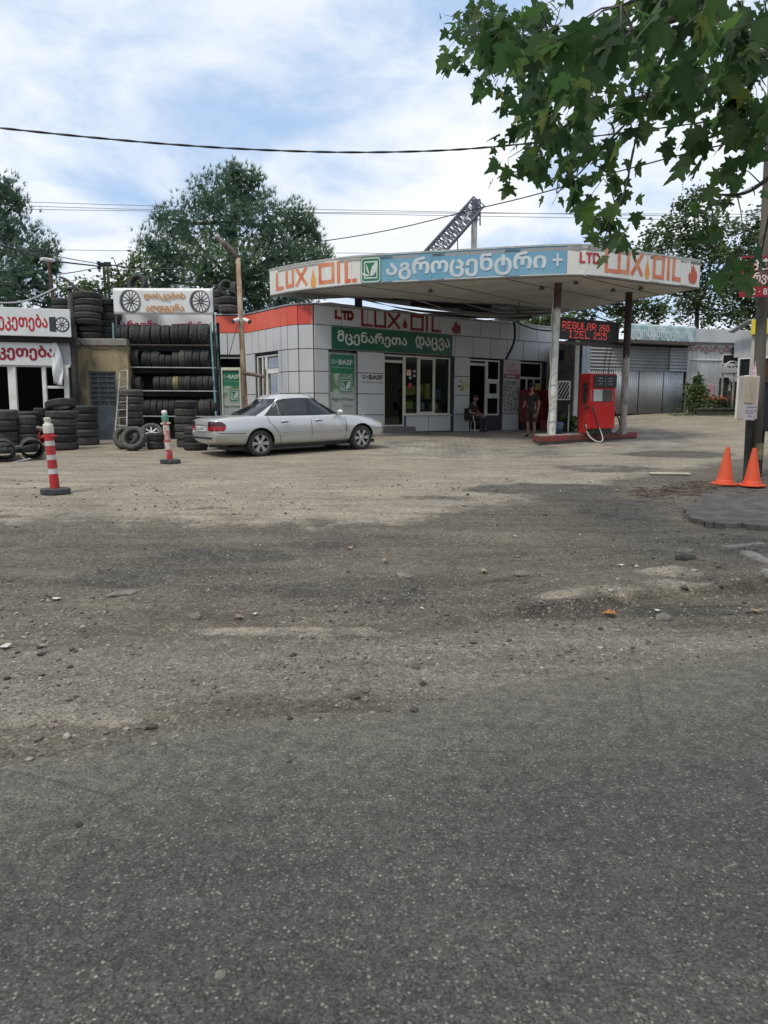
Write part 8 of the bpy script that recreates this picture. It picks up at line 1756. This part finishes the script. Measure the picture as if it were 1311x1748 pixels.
# lattice gantry of the railway
gm_ = mat('blue grey steel lattice', (.1, .105, .14), (.14, .14, .17), scale=3, rough=.6)
pb_ = P(808, 600, 68); pb_.z = gz(pb_.x, 68); gt = empty('railway_gantry', pb_, 0, 'railway gantry of a concrete post and slanting lattice boom above the canopy', 'gantry')
bld(MB().tube([pb_ - Vector((0, 0, .3)), P(809.5, 376, 68)], [.36, .28], 12), 'post', mat('pale concrete post', (.4, .38, .37), (.33, .32, .31), scale=2, rough=.85), gt, smooth=True)
bld(MB().tube([P(809.5, 378, 68), P(812, 341, 68)], [.33, .33], 8), 'post_head', gm_, gt)
A = P(812, 352, 68); B = P(700, 478, 60); dirb = (B - A).normalized(); sidev = dirb.cross(Vector((0, 1, 0))).normalized(); dpt = dirb.cross(sidev).normalized()
mb = MB(); nseg = 26; hw2 = .62
for sy_ in (-1, 1):
    for sz_ in (-1, 1): o_ = sidev * hw2 * sy_ + dpt * hw2 * sz_; mb.bar(A + o_, B + o_, .13)
for i in range(nseg):
    p0, p1 = A.lerp(B, i / nseg), A.lerp(B, (i + 1) / nseg)
    for sz_ in (-1, 1):
        mb.bar(p0 + sidev * hw2 * (1 if i % 2 else -1) + dpt * hw2 * sz_, p1 - sidev * hw2 * (1 if i % 2 else -1) + dpt * hw2 * sz_, .07); mb.bar(p0 + sidev * hw2 + dpt * hw2 * sz_, p0 - sidev * hw2 + dpt * hw2 * sz_, .07)
        mb.bar(p0 + dpt * hw2 * (1 if i % 2 else -1) + sidev * hw2 * sz_, p1 - dpt * hw2 * (1 if i % 2 else -1) + sidev * hw2 * sz_, .07)
bld(mb, 'lattice_boom', gm_, gt)
mb = MB()
for x in (806, 819.5): mb.bar(P(x, 385, 68), P(x, 341, 68), .12)
for y in (343, 352, 361, 370): mb.bar(P(806, y, 68), P(819.5, y - 3, 68), .08); mb.bar(P(806, y, 68), P(819.5, y + 6, 68), .06)
bld(mb, 'end_frame', gm_, gt)
bld(MB().tube([P(781, 404, 66), P(781, 432, 66)], .05, 5), 'insulator_string', gm_, gt)
# left hand poles and lines
q = P(180, 560, 38); q.z = gz(q.x, 38); dp = empty('power_pole', q, 0, 'twin legged power pole with insulators far behind the yellow outbuilding', 'pole')
mb = MB()
for x in (177, 183.5): mb.bar((P(x, 452, 38).x, 38, q.z), P(x, 450, 38), .11)
bld(mb, 'legs', mat('dark timber', (.06, .055, .05), rough=.85), dp)
bld(MB().bar(P(168, 452, 38), P(190, 454, 38), .1), 'crossarm', rail, dp)
for x, y in ((168.5, 449), (174, 451), (180, 450), (186, 450), (169, 457)): bld(MB().tube([P(x, y - 2.5, 38), P(x, y + 3, 38)], .1, 8), 'insulator', mat('dark insulator', (.03, .03, .04), rough=.3), dp)
q = P(88, 540, 27); q.z = gz(q.x, 27); rp2 = empty('lamp_post', q, 0, 'thin reddish lamp post with a white lamp above the workshop roof', 'lamp post')
bld(MB().tube([(P(96, 540, 27).x, 27, q.z), P(92, 520, 27), P(84, 455, 27), P(82, 443, 27)], [.07, .07, .06, .05], 8), 'shaft', mat('reddish brown post', (.12, .06, .045), rough=.8), rp2, smooth=True)
mb = MB(); mb.bar(P(70, 442, 26.6), P(82, 443, 26.8), .22, .1); mb.bar(P(83, 443, 26.8), P(92, 445, 27), .2, .1); bld(mb, 'lamp', mat('white lamp shell', (.75, .75, .75), rough=.4), rp2, bevel=.03)
for i, (pts, r, lb) in enumerate((([(-20, 405, 24), (30, 420, 27), (100, 438, 32), (172, 451, 38)], .02, 'upper thin line running up left from the twin legged power pole'), ([(-20, 412, 24), (40, 430, 27), (85, 444, 30), (120, 449, 33), (174, 455, 38)], .035, 'thicker line below it from the twin legged power pole'), ([(187, 452, 38), (215, 456, 37), (260, 458, 36), (330, 461, 34)], .035, 'line leaving the twin legged power pole to the right'), ([(92, 469, 27), (130, 464, 32), (170, 456, 38)], .02, 'line from the thin reddish lamp post to the power pole'), ([(-10, 517, 24), (30, 516, 25), (60, 508, 26), (93, 492, 27)], .03, 'pale sagging cable tied to the thin reddish lamp post'), ([(-10, 480, 24), (45, 486, 25.5), (91, 488, 27)], .014, 'thin line level with the middle of the reddish post'), ([(122, 530, 22.4), (165, 533, 22.3), (200, 535, 22.1)], .012, 'thin cable stretched before the stacked roof tyres'), ([(205, 462, 36), (300, 476, 34), (370, 488, 30), (404, 500, 23.4)], .012, 'thin line descending over the pine to the rusty lamp pole'))):
    cable([P(*p) for p in pts], r, 'overhead_line', lb, mat('pale cable', (.5, .5, .48), rough=.6) if i == 4 else wire_m, 'cable', group='lines over the tyre shop', n=6)
q = P(120, 545, 22.8); ant = empty('roof_mast', P(121, 545, 22.8), 0, 'thin mast with a dark ball and hoop beside the roof tyres', 'mast')
bld(MB().tube([P(121, 545, 22.8), P(119, 494, 22.8)], .025, 6), 'pole', rail, ant); bm2 = bmesh.new(); bmesh.ops.create_icosphere(bm2, subdivisions=2, radius=.075, matrix=Matrix.Translation(P(118.5, 493, 22.8)) @ Matrix.Diagonal((1.4, 1, .8, 1))); md = bpy.data.meshes.new('ball'); bm2.to_mesh(md); bm2.free(); md.materials.append(blackm); o = bpy.data.objects.new('ball', md); COL.objects.link(o); rel(o, ant)
bld(MB().tube([P(105, 508, 22.8), P(109, 502, 22.8), P(118, 499.5, 22.8), P(127, 499, 22.8)], .02, 6), 'hoop', rail, ant)
tag(MB().tube([P(103, 473, 22.9), P(112, 477, 22.9), P(122, 485, 22.9), P(134, 494, 22.9), P(150, 500, 22.8), P(158, 502, 22.5)], [.03, .045, .045, .045, .045, .04], 8).build('bent_pipe', rail, smooth=True), 'dark bent pipe sticking up from the stacked roof tyres', 'pipe')
# cable loops hanging at the shop's right end
cable([P(877, 549, 28.9), P(879, 565, 28.9), P(877, 585, 28.8), P(868, 605, 28.6), P(864, 612, 28.5)], .05, 'hanging_cable', 'thick black cable hanging from the canopy down the shop tiles')
cable([P(880, 549, 28.6), P(900, 558, 27.5), P(920, 563, 26), P(944, 565, 22.6)], .025, 'slack_cable', 'slack black cable between the canopy and the whitewashed column')
# ================================================================== LITTER AND BROKEN GROUND
def rock(px, py, rx, ry, rz2, m, name, label, cat, seed=0, sink=.3, group=None):
    g_ = G(px, py); g_.z = float(gfull(np.array([g_.x]), np.array([g_.y]))[0]); r2 = np.random.RandomState(seed); b = bmesh.new(); bmesh.ops.create_icosphere(b, subdivisions=2, radius=1)
    for v in b.verts:
        k = 1 + .22 * math.sin(v.co.x * 3 + seed) * math.cos(v.co.y * 2.7 + seed * 2) + r2.uniform(-.09, .09); v.co = Vector((v.co.x * k * rx, v.co.y * k * ry, max(-.6, min(.8, v.co.z * k)) * rz2))
    md = bpy.data.meshes.new(name); b.to_mesh(md); b.free(); md.materials.append(m); o = bpy.data.objects.new(name, md); COL.objects.link(o); o.location = (g_.x, g_.y, g_.z + rz2 * (.5 - sink)); o.rotation_euler.z = seed; tag(o, label, cat, group); return o
stn = mat('grey field stone', (.13, .117, .097), (.2, .182, .152), scale=9, rough=.9, bump=.4); dst = mat('dark clod', (.03, .029, .027), (.06, .056, .05), scale=12, rough=.95, bump=.5)
for i, (px, py, rx, ry, rz2, m, lb) in enumerate(((210, 1013, .12, .08, .02, stn, 'flat pale stone set in the dark patch of the yard'), (333, 1055, .06, .05, .03, stn, 'small pale stone beside the fallen leaf scraps'), (890, 991, .08, .06, .03, stn, 'pale stone in the middle of the brown ground'), (1132, 1055, .09, .06, .035, stn, 'flat grey stone under the broken asphalt edge by the leaf'), (690, 985, .12, .08, .03, stn, 'broad half buried stone left of the green leaf'), (1168, 967, .1, .08, .045, dst, 'dark stone slab under the pale one by the kerb stones'), (1168, 952, .1, .07, .03, stn, 'pale stone slab lying on the dark one by the kerb stones'),
    (135, 1410, .018, .015, .014, dst, 'dark clod on the left of the smooth asphalt'), (495, 1228, .02, .017, .016, dst, 'dark clod at the upper edge of the smooth asphalt'), (201, 1648, .022, .03, .006, dst, 'flat black tar spot at the lower left of the asphalt'), (376, 1668, .022, .02, .014, stn, 'grey stone on the asphalt near the bottom'), (880, 1521, .022, .01, .006, dst, 'thin dark scrap on the middle right asphalt'), (1268, 1633, .022, .012, .007, dst, 'dark scrap at the lower right of the asphalt'), (722, 1168, .025, .02, .014, dst, 'dark clod right of centre at the gravelly road edge'), (1036, 1160, .018, .014, .01, dst, 'small dark clod on the right of the gravelly road edge'), (1050, 1622, .018, .014, .006, dst, 'dark tar spot low on the right asphalt'), (12, 1160, .025, .02, .016, dst, 'dark clod at the left edge of the gravelly ground'))):
    rock(px, py, rx, ry, rz2, m, 'stone' if m is stn or 'slab' in lb else 'clod', lb, 'stone', i + 1)
kerb = mat('worn kerb concrete', (.26, .245, .21), (.17, .16, .14), scale=5, rough=.9, bump=.5, bscale=40)
def kerbstone(a, b, wd, h, label):
    A_, B_ = G(*a), G(*b); mid = (A_ + B_) / 2; d = (B_ - A_); L_ = d.length; M = Matrix.Translation(mid) @ Matrix.Rotation(math.atan2(d.y, d.x), 4, 'Z') @ Matrix.Rotation(R(rnd.uniform(-4, 4)), 4, 'X')
    mb = MB(); nx_ = 9; v = []
    for i in range(nx_ + 1):
        x = -L_ / 2 + L_ * i / nx_
        for y, z in ((-wd / 2, -.08), (-wd / 2 + .01, h * .8), (-wd / 2 + .03, h), (wd / 2 - .02, h), (wd / 2, -.08)): v.append(M @ Vector((x + rnd.uniform(-.008, .008), y + rnd.uniform(-.01, .01), z + rnd.uniform(-.008, .008))))
    f = [(i * 5 + j, (i + 1) * 5 + j, (i + 1) * 5 + j + 1, i * 5 + j + 1) for i in range(nx_) for j in range(4)] + [(4, 3, 2, 1, 0), tuple(nx_ * 5 + j for j in range(5))]
    tag(mb.add(v, f).build('kerb_stone', kerb), label, 'kerb stone', 'displaced kerb stones')
kerbstone((1236, 945), (1300, 936), .14, .07, 'broken kerb stone pointing at the footpath, farther one'); kerbstone((1272, 955), (1330, 985), .16, .1, 'broken kerb stone slanting out of the picture, nearer one'); rock(1312, 1003, .1, .09, .07, kerb, 'kerb_chunk', 'rounded lump of broken kerb at the right edge', 'kerb stone', 30)
brd = G(1143, 810); M = Matrix.Translation(brd + Vector((0, 0, .02))) @ Matrix.Rotation(R(-8), 4, 'Z'); tag(MB().box(-.36, .36, -.09, .09, -.015, .012, M).build('board', mat('pale weathered board', (.5, .45, .34), (.38, .34, .26), scale=5, rough=.8), bevel=.006), 'pale flat board lying in the yard left of the cones', 'board')
# twigs heaped along the edge of the footpath
tw = MB()
for i in range(260):
    x = rnd.uniform(1085, 1305); y = 833 + (1240 - x) * .1 + rnd.gauss(0, 6) + (6 if x > 1240 else 0); c = G(x, min(860, max(816, y))); a = rnd.gauss(.15, .5); ln = rnd.uniform(.06, .38); d = Vector((math.cos(a), math.sin(a), rnd.uniform(-.06, .14))) * ln / 2; c.z += rnd.uniform(.01, .07)
    tw.tube([c - d, c + Vector((rnd.uniform(-.02, .02), rnd.uniform(-.02, .02), rnd.uniform(0, .03))), c + d], [rnd.uniform(.003, .007)] * 3, 4)
o = tw.build('twigs', mat('dry twig', (.06, .045, .032), (.16, .13, .095), scale=7, rough=.9)); o['kind'] = 'stuff'; o['label'] = 'dry twigs and leaf litter heaped along the footpath behind the cones'
stick = empty('dead_branch', PO + Vector((.25, -.1, 0)), 0, 'thin dead branch leaning against the utility pole', 'branch')
bld(MB().tube([PO + Vector((.18, -.12, 0)), PO + Vector((.2, -.1, .4)), PO + Vector((.3, -.08, .8))], [.012, .01, .005], 5), 'stem', mat('dry twig', (0, 0, 0)), stick); bld(MB().tube([PO + Vector((.2, -.1, .4)), PO + Vector((.32, -.1, .62))], [.008, .004], 5), 'side_twig', mat('dry twig', (0, 0, 0)), stick)
# fallen leaves and scraps
def scrap(px, py, sz, m, name, label, cat, flat=False, seed=1):
    g_ = G(px, py); g_.z = float(gfull(np.array([g_.x]), np.array([g_.y]))[0]) + .012; r2 = random.Random(seed); a = r2.uniform(0, 6.28); mb = MB()
    sz *= .6 if flat else .85
    if flat: pts = [(math.cos(t) * sz * r2.uniform(.5, 1), math.sin(t) * sz * r2.uniform(.4, .9)) for t in [k * .7 for k in range(9)]]; n = len(pts); v = [(x, y, .02 * r2.random() * (sz / .08)) for x, y in pts] + [(0, 0, .012)]
    else: pts = [((x) * sz * 1.6, (y - .4) * sz * 1.6) for x, y in LEAF]; n = len(pts); v = [(x, y, .35 * abs(x) + r2.uniform(0, .015)) for x, y in pts] + [(0, 0, .004)]
    mb.add(v, [(i, (i + 1) % n, n) for i in range(n)]); o = mb.build(name, m); o.location = g_; o.rotation_euler = (0, 0, a); o.modifiers.new('t', 'SOLIDIFY').thickness = .0015; tag(o, label, cat)
orf = mat('orange dead leaf', (.42, .2, .06), (.3, .12, .04), scale=12, rough=.7); tan = mat('tan dead leaf', (.36, .25, .15), (.26, .17, .1), scale=12, rough=.7); wpap = mat('white litter paper', (.5, .48, .43), (.5, .48, .44), scale=9, rough=.8); grl = mat('pale green leaf', (.28, .32, .2), rough=.7)
for i, (px, py, sz, m, nm, lb, ct, fl) in enumerate(((1040, 1053, .075, orf, 'fallen_leaf', 'orange dead leaf below the broken asphalt edge on the right', 'leaf', 0), (824, 980, .06, grl, 'fallen_leaf', 'pale green leaf on the brown ground right of centre', 'leaf', 0), (597, 938, .06, tan, 'fallen_leaf', 'tan leaf on the dark patch near the middle of the yard', 'leaf', 0), (659, 962, .05, tan, 'fallen_leaf', 'small tan leaf just below the middle dark patch', 'leaf', 0), (407, 1056, .05, tan, 'fallen_leaf', 'pinkish leaf scrap on the pale strip left of centre', 'leaf', 0), (436, 1051, .05, wpap, 'paper_scrap', 'thin pale scrap beside the pinkish leaf', 'litter', 1), (97, 1022, .075, wpap, 'paper_scrap', 'crumpled pale scrap on the dark patch at the left', 'litter', 1), (8, 1107, .08, wpap, 'paper_scrap', 'white paper at the left edge of the yard', 'litter', 1), (420, 826, .06, wpap, 'paper_scrap', 'small white scrap in the yard in front of the car', 'litter', 1), (436, 838, .06, wpap, 'paper_scrap', 'small white scrap, nearer of two in front of the car', 'litter', 1), (1053, 838, .07, wpap, 'paper_scrap', 'pale scrap on the ground left of the twigs', 'litter', 1), (1122, 1045, .05, wpap, 'paper_scrap', 'thin pale chip under the broken asphalt edge', 'litter', 1), (1290, 1048, .05, tan, 'fallen_leaf', 'tan leaf at the right edge under the kerb', 'leaf', 0), (720, 1040, .04, wpap, 'paper_scrap', 'tiny white chip near the middle of the gravel', 'litter', 1), (1060, 975, .07, wpap, 'rubble_chip', 'pale broken plaster chip among the rubble left of the stone slabs', 'rubble', 1), (1085, 980, .05, wpap, 'rubble_chip', 'smaller pale plaster chip beside the larger one', 'rubble', 1))):
    scrap(px, py, sz, m, nm, lb, ct, bool(fl), i + 3)
